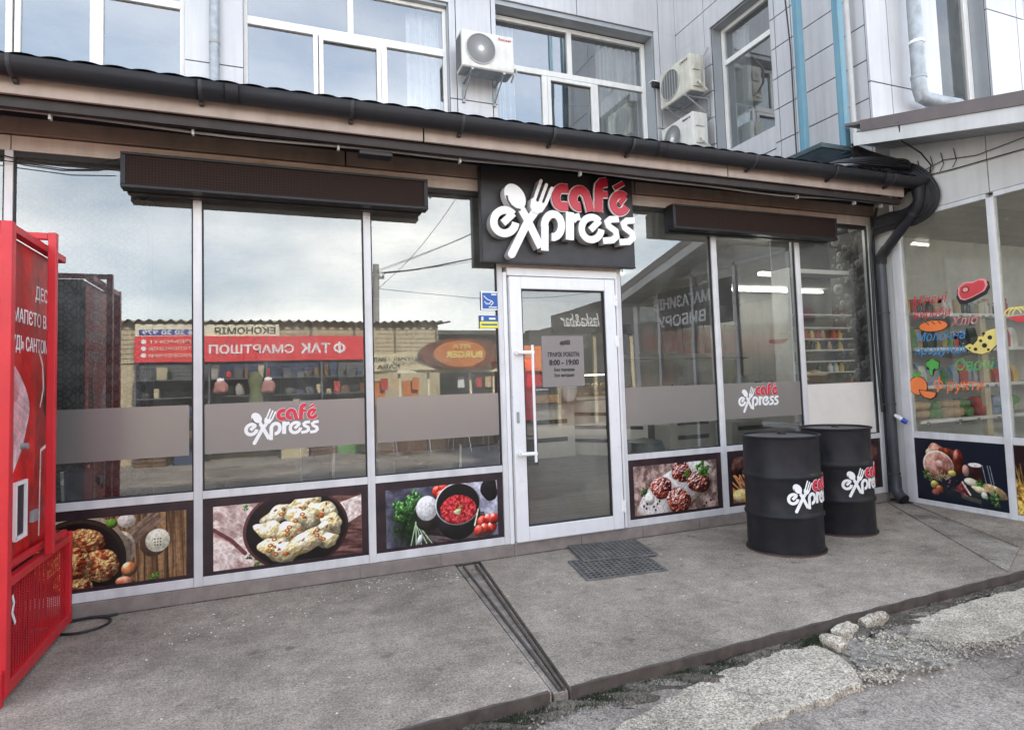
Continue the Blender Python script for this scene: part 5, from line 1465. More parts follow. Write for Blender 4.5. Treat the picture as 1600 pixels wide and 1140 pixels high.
def logo(parent, fn, sc, front, depth, white='letter_white', red='letter_red', outline='letter_white', side=None, red_depth=None, outw=.012, red_off=0.0):
    """fn(u, v, w): u right, v up, w towards the viewer; front: w of the letter faces"""
    e = [0.0]
    def step(): e[0] += .0007 * (1 if depth > .01 else .35); return e[0]
    def mk(name, pts, w, cap, mat, f, d, bev=0):
        b = MB().stroke([(p[0] * sc, p[1] * sc) for p in pts], w * sc, fn, f - d, f, cap)
        part(name, b, mat, parent, fix=True)
    for n, p, w, c in LOGO_WHITE:
        s_ = step()
        mk(n, p, w, c, white, front + s_, depth if not side else .006)
        if side: mk('letter_side', p, w * 1.0, c, side, front + s_ - .006, depth - .006)
    s_ = step()
    part('spoon', MB().prism([(a * sc, b_ * sc) for a, b_ in LOGO_BOWL], fn, front + s_ - depth, front + s_), white, parent, fix=True)
    part('spoon_line', MB().stroke([(a * sc, b_ * sc) for a, b_ in LOGO_CRESCENT], .016 * sc, fn, front + s_, front + s_ + .0012), 'sign_black', parent, fix=True)
    s_ = step()
    part('fork', MB().prism([(a * sc, b_ * sc) for a, b_ in LOGO_HEAD], fn, front + s_ - depth, front + s_), white, parent, fix=True)
    rd = red_depth or depth
    for n, p, w, c in LOGO_RED:
        s_ = step()
        if outline: mk('outline', p, w + outw, 0, outline, front + s_ - red_off, rd)
    for n, p, w, c in LOGO_RED:
        s_ = step()
        mk(n, p, w - (outw * .2), 0, red, front + s_ - red_off + (.003 if depth > .01 else 0), rd)
logo(SG, lambda u, v, w: (2.2 * 1.0292 + u, 4.58 - w, 1.4 + 1.3 * 1.0292 + v), 1.0292, .092, .088, red_depth=.018, red_off=.055, side='letter_side')
# window logos
LG = lambda cx, cz, y: (lambda u, v, w: (cx + u, y - w, cz + v))
L1 = part('window_logo', MB().box(.10, .101, FY - .0, FY + .001, 1.13, 1.131), 'decal_white', CF, label='small café express logo on the frosted film')
logo(L1, LG(.075, 1.148, FY + .010), .385, .0006, .0005, 'decal_white', 'decal_red', 'decal_white')
L2 = part('window_logo', MB().box(4.46, 4.461, FY - .0, FY + .001, 1.13, 1.131), 'decal_white', CF, label='small café express logo on the frosted film')
logo(L2, LG(4.43, 1.16, FY + .010), .385, .0006, .0005, 'decal_white', 'decal_red', 'decal_white')
logo(n_, LG(2.34, 1.71, FY - .0255), .075, .0006, .0004, 'ink', 'ink', None)

# ------------------------------------------------------------------ drums
def drum(x, y, rad, hgt, lab, ang, seed):
    t = thing('oil_drum', lab, 'drum', 'black café drums by the corner', (x, y, 0))
    prof = [(rad - .012, 0.0), (rad + .004, 0.0), (rad + .007, .008), (rad + .004, .018), (rad - .008, .022), (rad - .008, .03)]
    for zc in (hgt * .325, hgt * .655):
        prof += [(rad - .008, zc - .03), (rad - .004, zc - .022), (rad + .006, zc - .006), (rad + .006, zc + .006), (rad - .004, zc + .022), (rad - .008, zc + .03)]
    prof += [(rad - .008, hgt - .03), (rad - .006, hgt - .018), (rad + .004, hgt - .014), (rad + .007, hgt - .005), (rad + .002, hgt), (rad - .008, hgt), (rad - .010, hgt - .016)]
    me = MB().lathe(prof, n=72).mesh('shell', 'barrel_black', True)
    o = link('shell', me, t)
    dd = random.Random(seed)
    dents = [(dd.uniform(0, 6.28), dd.uniform(.1, hgt - .1), dd.uniform(.05, .12), dd.uniform(.003, .009)) for _ in range(12)]
    for v in me.vertices:
        if .04 < v.co.z < hgt - .04:
            a = math.atan2(v.co.y, v.co.x)
            for da, dz, ds, dp in dents:
                q = ((a - da + math.pi) % (2 * math.pi) - math.pi) * rad
                k = math.exp(-(q * q + (v.co.z - dz) ** 2) / ds ** 2)
                v.co.x *= 1 - dp * k / rad; v.co.y *= 1 - dp * k / rad
    part('lid', MB().lathe([(rad - .009, hgt - .016), (rad - .04, hgt - .018), (.0001, hgt - .012)], n=64), 'barrel_lid', t, smooth=True)
    part('bung', MB().lathe([(.0001, hgt + .004), (.03, hgt + .004), (.034, hgt - .014)], (.12, .1, 0), 16), 'barrel_black', t, smooth=True)
    part('rim_rust', MB().lathe([(rad + .0075, .0015), (rad + .0083, .007), (rad + .0075, .012)], n=64), 'rust', t, smooth=True)
    d0 = R(ang)
    sc = .375
    f = lambda u, v, w: ((rad - .006 + w) * math.cos(d0 + u / rad), (rad - .006 + w) * math.sin(d0 + u / rad), hgt * .49 + .02 + v)
    lg = part('drum_logo', MB().box(0, .001, 0, .001, hgt - .02, hgt - .019), 'decal_white', t)
    logo(lg, f, sc, .003, .002, 'decal_white', 'decal_red', 'decal_white')
    return t
drum(3.85, 3.87, .294, .905, 'nearer black steel drum with white and red café logo, front left of the pair', -85, 1)
drum(4.70, 4.08, .286, .905, 'farther black steel drum with café logo, behind and right of its twin', -88, 2)

# ------------------------------------------------------------------ door mats
def mat_(x0, y0, x1, y1, x2, y2, z, lab, seed):
    t = thing('door_mat', lab, 'door mat', 'rubber mats at the café door')
    A, B2, D = Vector((x0, y0)), Vector((x1, y1)), Vector((x2, y2))
    U, V = B2 - A, D - A
    P = lambda u, v, w: (A.x + U.x * u + V.x * v, A.y + U.y * u + V.y * v, z + w)
    b = MB(); nu, nv = 14, 9
    part('base', MB().prism([(0, 0), (1, 0), (1, 1), (0, 1)], P, 0, .005), 'rubber_dark', t, fix=True)
    b = MB()
    for i in range(nu + 1):
        u = i / nu; b.prism([(u - .012, 0), (u + .012, 0), (u + .012, 1), (u - .012, 1)], P, .0052, .011)
    for j in range(nv + 1):
        v = j / nv; b.prism([(0, v - .018), (1, v - .018), (1, v + .018), (0, v + .018)], P, .0052, .0104)
    part('ribs', b, 'rubber_mat', t, fix=True)
    fr = MB(); fr.prism([(-.02, -.03), (1.02, -.03), (1.02, 0), (-.02, 0)], P, 0, .012); fr.prism([(-.02, 1), (1.02, 1), (1.02, 1.03), (-.02, 1.03)], P, 0, .012)
    fr.prism([(-.02, 0), (-.0, 0), (-.0, 1), (-.02, 1)], P, 0, .012); fr.prism([(1, 0), (1.02, 0), (1.02, 1), (1, 1)], P, 0, .012)
    part('border', fr, 'rubber_mat', t, fix=True)
mat_(2.055, 3.875, 2.655, 3.815, 2.135, 4.31, .001, 'rubber ribbed door mat lying half under the other', 1)
mat_(2.225, 4.245, 2.80, 4.145, 2.31, 4.67, .014, 'rubber ribbed door mat against the café door, on top', 2)
# ------------------------------------------------------------------ red vending machine in its cage
VM = thing('vending_machine', 'red drinks vending machine in a red steel cage at the left edge', 'vending machine')
x1 = -1.125
# near side door of the cage
part('side_panel', MB().box(-2.2, x1 - .05, 3.575, 3.59, .10, 2.20), 'red_steel', VM)
part('side_ledge', MB().box(-2.2, x1 - .052, 3.555, 3.574, 1.165, 1.185), 'red_frame', VM, bevel=.003)
part('cage_rail', MB().box(-2.2, x1 - .05, 3.55, 3.60, 2.19, 2.24), 'red_frame', VM, bevel=.004); part('cage_rail', MB().box(-2.2, x1 - .05, 3.55, 3.60, .10, .14), 'red_frame', VM, bevel=.004)
part('brace', MB().bar((x1 - .07, 3.56, 2.14), (x1 - .42, 3.56, 1.80), .03, .02).bar((x1 - .07, 3.56, .30), (x1 - .30, 3.56, .16), .03, .02), 'red_frame', VM, bevel=.003)
part('door_pull', MB().box(x1 - .065, x1 - .05, 3.54, 3.552, 1.75, 1.87), 'red_frame', VM, bevel=.003); part('door_pull', MB().box(x1 - .075, x1 - .06, 3.54, 3.552, .62, .74), 'red_frame', VM, bevel=.003)
part('post', MB().box(x1 - .05, x1, 3.55, 3.60, .03, 2.24), 'red_frame', VM, bevel=.005)
part('post', MB().box(x1 - .05, x1, 4.525, 4.57, .03, .575), 'red_frame', VM, bevel=.005)
part('leg', MB().box(x1 - .06, x1 - .01, 3.52, 3.56, .0, .16), 'red_frame', VM, bevel=.004)
part('post', MB().box(x1 + .003, x1 + .043, 4.035, 4.075, .555, 2.30), 'red_frame', VM, bevel=.004)
part('top_bar', MB().box(x1 - .9, x1 + .002, 4.04, 4.075, 2.262, 2.298), 'red_frame', VM, bevel=.004)
part('top_bar', MB().box(x1 - .05, x1 - .005, 3.60, 4.40, 2.195, 2.235), 'red_frame', VM, bevel=.004)
# cabinet and its glossy front
part('cabinet', MB().box(-2.2, x1 - .052, 3.60, 4.40, .56, 2.19), 'red_steel', VM)
part('back_panel', MB().box(-2.2, x1 - .06, 4.401, 4.412, .50, 2.20), 'stall_grey', VM)
q = MB().quad((x1 - .05, 3.602, .57), (x1 - .05, 4.40, .57), (x1 - .05, 4.40, 2.19), (x1 - .05, 3.602, 2.19), uv=[(0, 0), (1, 0), (1, 1), (0, 1)])
part('front_print', q, 'print_machine', VM)
E_ = lambda u, v, w: (x1 - .05 + w, u, v)
for bd, y, z, s in (('ДЕСЬ', 4.03, 1.93, .10), ('МАПЄТО ВАЕ', 3.72, 1.78, .10), ('БУДЬ САНТОМО!', 3.66, 1.64, .10)):
    text('lettering', bd, s, 'letter_white', VM, (x1 - .048, y, z), 'E', .001, .001, {'ДЕСЬ': .26, 'МАПЄТО ВАЕ': .60, 'БУДЬ САНТОМО!': .66}[bd])
b = MB(); F2 = lambda u, v, w: (x1 - .048 + w, u, v)
b.stroke([(3.76, .70), (3.76, .97), (3.90, .97), (3.90, .70), (3.755, .70)], .018, F2, 0, .014)
part('coin_frame', b, 'letter_white', VM, fix=True)
part('coin_slot', MB().box(x1 - .049, x1 - .044, 3.775, 3.885, .715, .955), 'slot_black', VM)
part('payment_reader', MB().box(x1 - .049, x1 - .03, 3.98, 4.06, .74, .80), 'galvanised', VM, bevel=.003)
part('lock', MB().tube([(x1 - .05, 3.86, 1.15), (x1 - .02, 3.86, 1.15)], .016, 12), 'galvanised', VM, smooth=True)
part('lower_panel', MB().bar((x1 - .048, 3.60, .60), (x1 - .0, 4.40, .60), .02, .03), 'red_frame', VM)
# lower cage
part('cage_rail', MB().box(x1 - .045, x1 - .003, 3.60, 4.525, .515, .555), 'red_frame', VM, bevel=.004); part('cage_rail', MB().box(x1 - .045, x1 - .003, 3.60, 4.525, .03, .09), 'red_frame', VM, bevel=.004)
part('cage_rail', MB().box(-2.2, x1 - .05, 4.53, 4.565, .515, .555), 'red_frame', VM); part('cage_rail', MB().box(-2.2, x1 - .05, 4.53, 4.565, .03, .08), 'red_frame', VM)
b = MB(); z = .10
while z < .50: b.box(x1 - .026, x1 - .0235, 3.60, 4.525, z, z + .0025); z += .0135
part('mesh', b, 'red_frame', VM, kind='stuff')
b = MB(); y = 3.625
while y < 4.52: b.box(x1 - .0225, x1 - .0185, y, y + .004, .09, .515); y += .034
part('mesh', b, 'red_frame', VM, kind='stuff')
b = MB(); y = 3.64
while y < 4.50: b.box(x1 - .12, x1 - .112, y, y + .03, .10, .50); y += .07
part('slatted_panel', b, 'red_mesh', VM)
part('base_shelf', MB().box(-2.2, x1 - .06, 3.60, 4.42, .035, .05), 'red_mesh', VM)
part('power_cord', MB().tube([(x1 - .10, 4.05, .48), (x1 - .09, 4.0, .40), (x1 - .08, 4.08, .36), (x1 - .085, 4.10, .2), (x1 - .08, 4.04, .1)], .006, 6), 'cable_black', VM, smooth=True)
part('tape', MB().stroke([(3.66, .46), (3.68, .42), (3.66, .38), (3.70, .32)], .018, F2, .032, .034), 'letter_white', VM, fix=True)
cb2 = thing('power_cable', 'black cable loop lying on the concrete beside the red cage', 'cable')
pts = [(-1.25, 4.58, .012)] + [(-1.06 + .125 * math.cos(t) * 1.15, 4.52 + .13 * math.sin(t) , .010) for t in np.linspace(2.2, -2.6, 18)] + [(-1.22, 4.38, .012)]
part('cable', MB().tube(pts, .0075, 8), 'cable_black', cb2, smooth=True)
part('cable', MB().tube([(-1.25, 4.62, .012), (-1.05, 4.64, .015), (-.95, 4.63, .012), (-.90, 4.645, .01)], .008, 8), 'cable_black', cb2, smooth=True)

# ------------------------------------------------------------------ air conditioners
def ac(loc, rz, lab, body='ac_white', w=.73, h=.505, d=.27, rays=True, name_txt='', ntm='ink', brand_x=.5, arms_up=False):
    t = thing('air_conditioner', lab, 'air conditioner', 'outdoor AC units', loc, rz)
    # local frame: front faces -y, x from 0 to w, z from 0 up
    part('body', MB().box(0, w, 0.006, d, 0, h), body, t, bevel=.012)
    part('front_cover', MB().box(.004, w - .004, 0, .0055, .01, h - .01), body, t, bevel=.003)
    cx, cz, r = w * .36, h * .52, h * .405
    part('fan_recess', MB().lathe([(.0001, 0), (r, 0)], n=40), 'ac_fin', t).matrix_local = Matrix.Translation((cx, -.0015, cz)) @ Matrix.Rotation(R(90), 4, 'X')
    b = MB()
    ring_ = lambda rr_, th: b.tube([(cx + rr_ * math.cos(a), -.012, cz + rr_ * math.sin(a)) for a in np.linspace(0, 2 * math.pi, 37)], th, 6, cap=False)
    ring_(r, .007)
    if rays:
        for k in range(44):
            a = 2 * math.pi * k / 44
            b.bar((cx + .04 * math.cos(a), -.012, cz + .04 * math.sin(a)), (cx + r * math.cos(a + .12), -.010, cz + r * math.sin(a + .12)), .005, .003, (0, 1, 0))
        part('fan_grille', b, 'ac_grille', t, smooth=True)
        part('hub', MB().lathe([(.0001, .02), (.036, .016), (.038, 0)], n=20), 'letter_white', t, smooth=True).matrix_local = Matrix.Translation((cx, -.004, cz)) @ Matrix.Rotation(R(90), 4, 'X')
    else:
        for k in range(-3, 4):
            x_ = k * r / 3.6; q = math.sqrt(max(0, r * r - x_ * x_)); b.bar((cx + x_, -.010, cz - q), (cx + x_, -.010, cz + q), .007, .004, (0, 1, 0))
        for k in range(-6, 7):
            z_ = k * r / 7; q = math.sqrt(max(0, r * r - z_ * z_)); b.bar((cx - q, -.013, cz + z_), (cx + q, -.013, cz + z_), .003, .002, (0, 1, 0))
        part('fan_grille', b, 'ac_grille', t)
    b = MB(); pl = [(w * .70, .05), (w * .96, .05), (w * .96, h - .16), (w * .70, h - .16)]
    b.box(w * .68, w * .972, -.0035, -.001, .03, h - .06)
    part('service_panel', b, body, t, bevel=.003)
    if name_txt:
        text('lettering', name_txt, .05, ntm, t, (w * .70, -.006, h * .84), 'S', .001, .001, w * .25)
    part('side_valves', MB().box(w + .001, w + .022, .05, .20, .06, .26).tube([(w + .03, .10, .12), (w + .07, .10, .12), (w + .09, .12, .06)], .014, 8).tube([(w + .03, .15, .10), (w + .06, .16, .06), (w + .06, .25, .0)], .012, 8), body, t, smooth=True)
    part('terminal_cover', MB().box(w + .001, w + .02, .05, .20, .31, .43), body, t, bevel=.006)
    fins = MB()
    for k in range(16): fins.box(-.006, -.001, .04, d - .02, .03 + k * (h - .06) / 16, .03 + k * (h - .06) / 16 + .012)
    part('side_fins', fins, 'ac_fin', t)
    part('underside', MB().box(.02, w - .02, .02, d - .01, -.004, -.001), 'galvanised', t)
    for x_ in (.14, w - .14):
        b = MB(); b.box(x_ - .016, x_ + .016, .0, d + .16, -.034, -.006); b.bar((x_, .04, -.03), (x_, d + .15, -.26), .012, .024)
        b.box(x_ - .02, x_ + .02, d + .13, d + .16, -.30, -.034)
        part('wall_bracket', b, 'galvanised', t, bevel=.002)
    return t
ac((2.40, 7.47, 5.555), 0, 'white outdoor AC unit with ray grille between the two big windows', name_txt='Sensei', ntm='letter_red')
ac((5.70, 7.76, 5.515), R(-90), 'weathered cream outdoor AC unit, upper one of two on the side wall', 'ac_cream', h=.55, rays=False, name_txt='OKAS')
ac((5.70, 7.76, 4.68), R(-90), 'white outdoor AC unit, lower one of two on the side wall', h=.52, name_txt='Sakura')
t = thing('ac_pipe', 'grey refrigerant hose curving from the upper side wall unit into the wall', 'hose')
part('hose', MB().tube([(5.85, 6.96, 5.62), (5.80, 6.90, 5.75), (5.82, 6.88, 5.95), (5.95, 6.93, 6.12), (6.05, 7.1, 6.16), (6.10, 7.3, 6.1), (6.15, 7.5, 6.08)], .018, 8), 'conduit_grey', t, smooth=True)
t = thing('security_camera', 'small white camera on a bracket above the side wall units', 'camera')
part('arm', MB().tube([(6.14, 7.72, 6.02), (5.85, 7.80, 6.0), (5.72, 7.84, 5.98)], .012, 8), 'ac_grille', t, smooth=True)
part('body', MB().box(5.62, 5.78, 7.79, 7.87, 5.92, 5.98), 'cable_black', t, bevel=.006); part('hood', MB().box(5.58, 5.80, 7.78, 7.88, 5.985, 6.0), 'letter_white', t, bevel=.004)

# ------------------------------------------------------------------ blue steel posts with grating
lf = thing('steel_ladder_frame', 'tall pale blue painted steel posts with a grating platform on the café roof', 'steel frame')
for (x_, y_), nm in (((5.80, 5.20), 0), ((5.78, 4.66), 1)):
    part('post', MB().box(x_ - .038, x_ + .038, y_ - .038, y_ + .038, 3.72, 9.2), 'blue_paint', lf, bevel=.004)
b = MB(); b.box(5.35, 5.95, 4.59, 4.61, 3.72, 3.77); b.box(5.35, 5.95, 5.24, 5.26, 3.72, 3.77); b.box(5.35, 5.37, 4.611, 5.239, 3.72, 3.77); b.box(5.93, 5.95, 4.611, 5.239, 3.72, 3.77)
part('platform_frame', b, 'steel_dark', lf, bevel=.003)
b = MB()
for k in range(14): b.box(5.38 + k * .040, 5.385 + k * .040, 4.612, 5.238, 3.735, 3.765)
part('grating', b, 'steel_dark', lf)
t = thing('wall_conduit', 'white plastic conduit running up beside the nearer blue post', 'conduit')
part('pipe', MB().tube([(6.08, 4.78, 3.5), (6.08, 4.78, 9)], .03, 12), 'ac_grille', t, smooth=True)
t = thing('wall_cables', 'thin black cables strapped along the farther blue post', 'cable')
part('cable', MB().tube([(5.84, 5.28, 3.6), (5.86, 5.29, 4.3), (5.83, 5.28, 4.9), (5.86, 5.30, 5.6), (5.80, 5.29, 6.3), (5.84, 5.28, 9)], .011, 6), 'cable_black', t, smooth=True)
part('cable', MB().tube([(5.75, 5.28, 3.6), (5.74, 5.27, 4.4), (5.755, 5.28, 5.2), (5.72, 5.29, 5.9), (5.75, 5.28, 9)], .009, 6), 'cable_black', t, smooth=True)
# galvanised rain pipes on the upper building
t = thing('rain_pipe', 'galvanised rain pipe with an elbow ending above the shop roof', 'rain pipe')
part('pipe', MB().tube([(6.74, 4.47, 4.62), (6.76, 4.47, 9)], .070, 20), 'galvanised', t, smooth=True)
part('elbow', MB().tube([(6.74, 4.47, 4.62), (6.735, 4.47, 4.50), (6.77, 4.47, 4.40), (6.88, 4.46, 4.37), (7.3, 4.42, 4.36)], [.074, .074, .074, .072, .068], 20), 'galvanised', t, smooth=True)
part('collar', MB().tube([(6.74, 4.47, 4.60), (6.74, 4.47, 4.64)], .08, 20), 'galvanised', t, smooth=True); part('strap', MB().tube([(6.745, 4.47, 5.0), (6.745, 4.47, 5.03)], .078, 20), 'letter_white', t, smooth=True)
t = thing('rain_pipe', 'thin grey rain pipe on the wall between the two large left windows', 'rain pipe')
part('pipe', MB().tube([(-.56, 7.82, 3.9), (-.56, 7.82, 6.0), (-.60, 7.82, 9)], .055, 14), 'galvanised', t, smooth=True); part('strap', MB().tube([(-.56, 7.82, 5.5), (-.56, 7.82, 5.53)], .06, 14), 'conduit_grey', t, smooth=True)
# loose cables on the wing wall
t = thing('wall_cables', 'tangle of thin cables hanging below the shop roof edge', 'cable')
part('cable', MB().tube([(5.69, 4.0, 3.78), (5.72, 4.0, 3.60), (5.95, 3.98, 3.50), (6.12, 4.0, 3.40), (6.13, 4.06, 3.2)], .008, 6), 'cable_black', t, smooth=True)
part('cable', MB().tube([(6.15, 4.2, 3.33), (6.15, 3.8, 3.30), (6.15, 3.5, 3.29), (6.15, 3.0, 3.27), (6.15, 2.4, 3.22)], .005, 6), 'cable_black', t, smooth=True)
part('cable', MB().tube([(6.15, 4.2, 3.36), (6.15, 3.9, 3.42), (6.15, 3.6, 3.36), (6.15, 3.2, 3.38), (6.15, 2.4, 3.20)], .004, 6), 'cable_black', t, smooth=True)
for k, y_ in enumerate((4.25, 4.15, 4.02, 3.92, 3.8)): part('cable', MB().tube([(6.15, y_, 3.50), (6.15, y_ - .02, 3.38), (6.15, y_ + .02, 3.32)], .004, 5), 'cable_black', t)

# ------------------------------------------------------------------ café interior, seen through the glass
struct('inner_floor', MB().box(-6, 11.5, 4.72, 11.5, -.05, .02), 'inner_tiles')
struct('inner_ceiling', MB().box(-6, 11.5, 4.76, 11.5, 3.02, 3.06), 'ceil')
b = MB(); b.box(-6, 11.5, 11.5, 11.6, .02, 3.02); b.box(-6.1, -6, 4.8, 11.5, .02, 3.02); b.box(11.5, 11.6, 4.8, 11.5, .02, 3.02); b.box(6.2, 11.5, 5.0, 5.04, .02, 3.02); b.box(6.2, 6.235, 4.73, 4.995, .02, 3.02)
struct('inner_wall', b, 'room_pale')
def papered(name, x0, x1, y, z0, z1, mat, lab, cat, rep, ax='S', xx=0):
    t = thing(name, lab, cat)
    if ax == 'S':
        q = MB().quad((x0, y, z0), (x1, y, z0), (x1, y, z1), (x0, y, z1), uv=[(0, 0), (rep[0], 0), (rep[0], rep[1]), (0, rep[1])])
        part('paper', q, mat, t); part('core', MB().box(x0, x1, y + .002, y + .3, z0, z1), 'room_dark', t)
    else:
        q = MB().quad((xx, x1, z0), (xx, x0, z0), (xx, x0, z1), (xx, x1, z1), uv=[(0, 0), (rep[0], 0), (rep[0], rep[1]), (0, rep[1])])
        part('paper', q, mat, t); part('core', MB().box(xx + .002, xx + .02, x0, x1, z0, z1), 'room_dark', t)
    return t
papered('inner_pillar', -2.6, -.86, 5.35, .02, 2.95, 'wallpaper', 'pillar papered in grey and black damask behind the left café pane', 'pillar', (8, 7))
papered('patterned_panel', 4.78, 5.6, 0, 1.27, 2.95, 'roundels', 'dark panel with grey lace roundels beside the right café pane', 'panel', (1.5, 3), 'W', 6.10)
# counter with slots
ct = thing('serving_counter', 'white serving counter with dark slots seen through the café door', 'counter')
def slotted(x0, x1, y, zt, zs, ax='S'):
    part('counter_front', MB().box(x0, x1, y, y + .5, .02, zt), 'counter_white', ct, bevel=.004)
    for z in zs: part('slot', MB().box(x0 + .15, x1 - .15, y - .004, y - .001, z, z + .075), 'slot_black', ct)
slotted(4.15, 5.15, 10.0, .95, (.30, .62))
slotted(6.75, 7.75, 9.35, .95, (.24, .50)); slotted(8.0, 10.6, 9.2, .95, (.35, .68))
i = MB(); i.v = [(5.18, 10.3, .02), (6.1, 9.1, .02), (6.1, 9.6, .02), (5.18, 10.8, .02), (5.18, 10.3, 1.0), (6.1, 9.1, 1.0), (6.1, 9.6, 1.0), (5.18, 10.8, 1.0)]
i.f = [(0, 3, 2, 1), (4, 5, 6, 7), (0, 1, 5, 4), (1, 2, 6, 5), (2, 3, 7, 6), (3, 0, 4, 7)]; i.uv = [None] * 6
part('counter_front', i, 'counter_white', ct, fix=True)
for z in (.28, .52, .76): part('slot', MB().bar((5.25, 10.20, z), (6.05, 9.16, z), .01, .06), 'slot_black', ct)
dc = thing('pastry_case', 'lit glass pastry case standing on the serving counter', 'display case')
part('tray', MB().box(5.2, 6.4, 10.0, 10.5, 1.02, 1.08), 'counter_white', dc); part('lamp', MB().box(5.25, 6.35, 10.2, 10.25, 1.46, 1.48), 'case_light', dc)
part('glass', MB().quad((5.2, 9.98, 1.08), (6.4, 9.98, 1.08), (6.4, 9.98, 1.5), (5.2, 9.98, 1.5)), 'glass_case', dc)
rr = random.Random(21)
ORD = ['first', 'second', 'third', 'fourth', 'fifth', 'sixth', 'seventh', 'eighth', 'ninth', 'tenth', 'eleventh', 'twelfth', 'thirteenth', 'fourteenth', 'fifteenth', 'sixteenth', 'seventeenth', 'eighteenth', 'nineteenth', 'twentieth', 'twenty-first', 'twenty-second', 'twenty-third', 'twenty-fourth', 'twenty-fifth', 'twenty-sixth', 'twenty-seventh', 'twenty-eighth']
pastries = [((5.28 + .09 * k, 10.1 + .1 * (k % 2), 1.09 + .17 * (j)), rr.choice(['pack_yellow', 'pack_tan', 'wood_cream'])) for k in range(12) for j in range(2)]
part('inner_shelf', MB().box(5.22, 6.38, 10.05, 10.45, 1.235, 1.25), 'shelf_glass', dc)
for n_i, (p3, m_) in enumerate(pastries):
    o = part('pastry', rock(p3[0], p3[1], p3[2] + .03, .04, .05, .03, n_i, 0, 5, 3), m_, None, smooth=True)
    tag(o, 'golden pastry, %s from the left on the %s level of the lit pastry case' % (ORD[n_i // 2], ('lower', 'upper')[n_i % 2]), 'pastry', 'pastries in the case')
cm = thing('coffee_poster_board', 'small coffee advertising board on the counter behind the door glass', 'sign board')
part('board', MB().box(4.25, 4.95, 9.9, 9.93, .98, 1.62), 'stall_grey', cm); part('panel', MB().box(4.45, 4.68, 9.89, 9.898, 1.38, 1.60), 'bin_green', cm); part('cup', MB().lathe([(.09, 0), (.13, .1), (.16, .24), (.15, .25), (.0001, .24)], (4.98, 9.85, 1.02), 20), 'letter_white', cm, smooth=True)
part('text_bar', MB().box(4.3, 4.6, 9.89, 9.898, 1.22, 1.25), 'letter_white', cm); part('bean_strip', MB().box(4.3, 4.8, 9.89, 9.898, 1.0, 1.14), 'pack_tan', cm)
rd = thing('drinks_fridge', 'bright red drinks fridge seen through the left part of the door', 'fridge')
part('body', MB().box(3.55, 4.10, 9.3, 9.9, .75, 1.75), 'banner_red', rd, bevel=.01); part('base', MB().box(3.55, 4.10, 9.3, 9.9, .02, .74), 'slot_black', rd)
part('door_trim', MB().box(3.62, 4.02, 9.28, 9.295, .95, 1.65), 'paint_red', rd)
bn = thing('waste_bin', 'dark green plastic bin behind the pane right of the door', 'bin')
part('body', MB().lathe([(.13, 0), (.16, .05), (.20, .60), (.0001, .60)], (3.70, 5.6, .02), 28), 'bin_green', bn, smooth=True); part('lid', MB().lathe([(.215, .60), (.215, .63), (.19, .70), (.0001, .74)], (3.70, 5.6, .02), 28), 'bin_green', bn, smooth=True)
for k in range(34):
    x_ = 6.85 + k * .105 + (.25 if k > 8 else 0); y_ = (9.5 if x_ < 7.8 else 9.35) + .08 * (k * 7 % 3)
    kd = ('jar', 'bottle', 'box')[k * 5 % 3]; m_ = ['pack_white', 'bottle_dark', 'pack_tan', 'pack_red', 'stall_grey', 'pack_yellow', 'room_dark'][k * 11 % 7]
    if kd == 'bottle': mb_ = MB().lathe([(.0001, 0), (.035, 0), (.037, .01), (.037, .18), (.014, .24), (.014, .30), (.0001, .30)], (x_, y_, .95), 12)
    elif kd == 'jar': mb_ = MB().lathe([(.0001, 0), (.05, 0), (.055, .01), (.055, .12), (.04, .14), (.045, .16), (.0001, .165)], (x_, y_, .95), 12)
    else: mb_ = MB().box(x_ - .045, x_ + .045, y_ - .03, y_ + .03, .95, 1.12 + .03 * (k % 4))
    o = part(kd, mb_, m_, None, smooth=kd != 'box')
    tag(o, '%s on the white counter inside, %s from the left' % (kd, ORD[k] if k < 28 else 'twenty-' + ORD[k - 20] if k < 29 else 'thirtieth' if k == 29 else 'thirty-' + ORD[k - 30]), kd, 'goods on the white counter')
cmn = thing('coffee_machine', 'steel coffee machine on the white counter behind the pane right of the door', 'coffee machine', None, (8.9, 9.5, .95))
part('body', MB().box(-.35, .35, -.2, .2, .05, .42), 'galvanised', cmn, bevel=.02); part('drip_tray', MB().box(-.3, .3, -.3, -.2, .04, .08), 'slot_black', cmn); part('group_head', MB().box(-.2, -.1, -.28, -.2, .22, .3), 'slot_black', cmn); part('group_head', MB().box(.1, .2, -.28, -.2, .22, .3), 'slot_black', cmn)
hs = thing('menu_shelf', 'dark wall shelf with framed menus at the back of the café', 'shelf')
part('shelf', MB().box(6.8, 10.6, 11.1, 11.4, 1.75, 1.79), 'table_brown', hs)
for k in range(6): part('menu_frame', MB().box(6.9 + k * .6, 7.35 + k * .6, 11.42, 11.46, 1.9, 2.55), ('slot_black', 'stall_brown', 'oval_brown')[k % 3], hs)
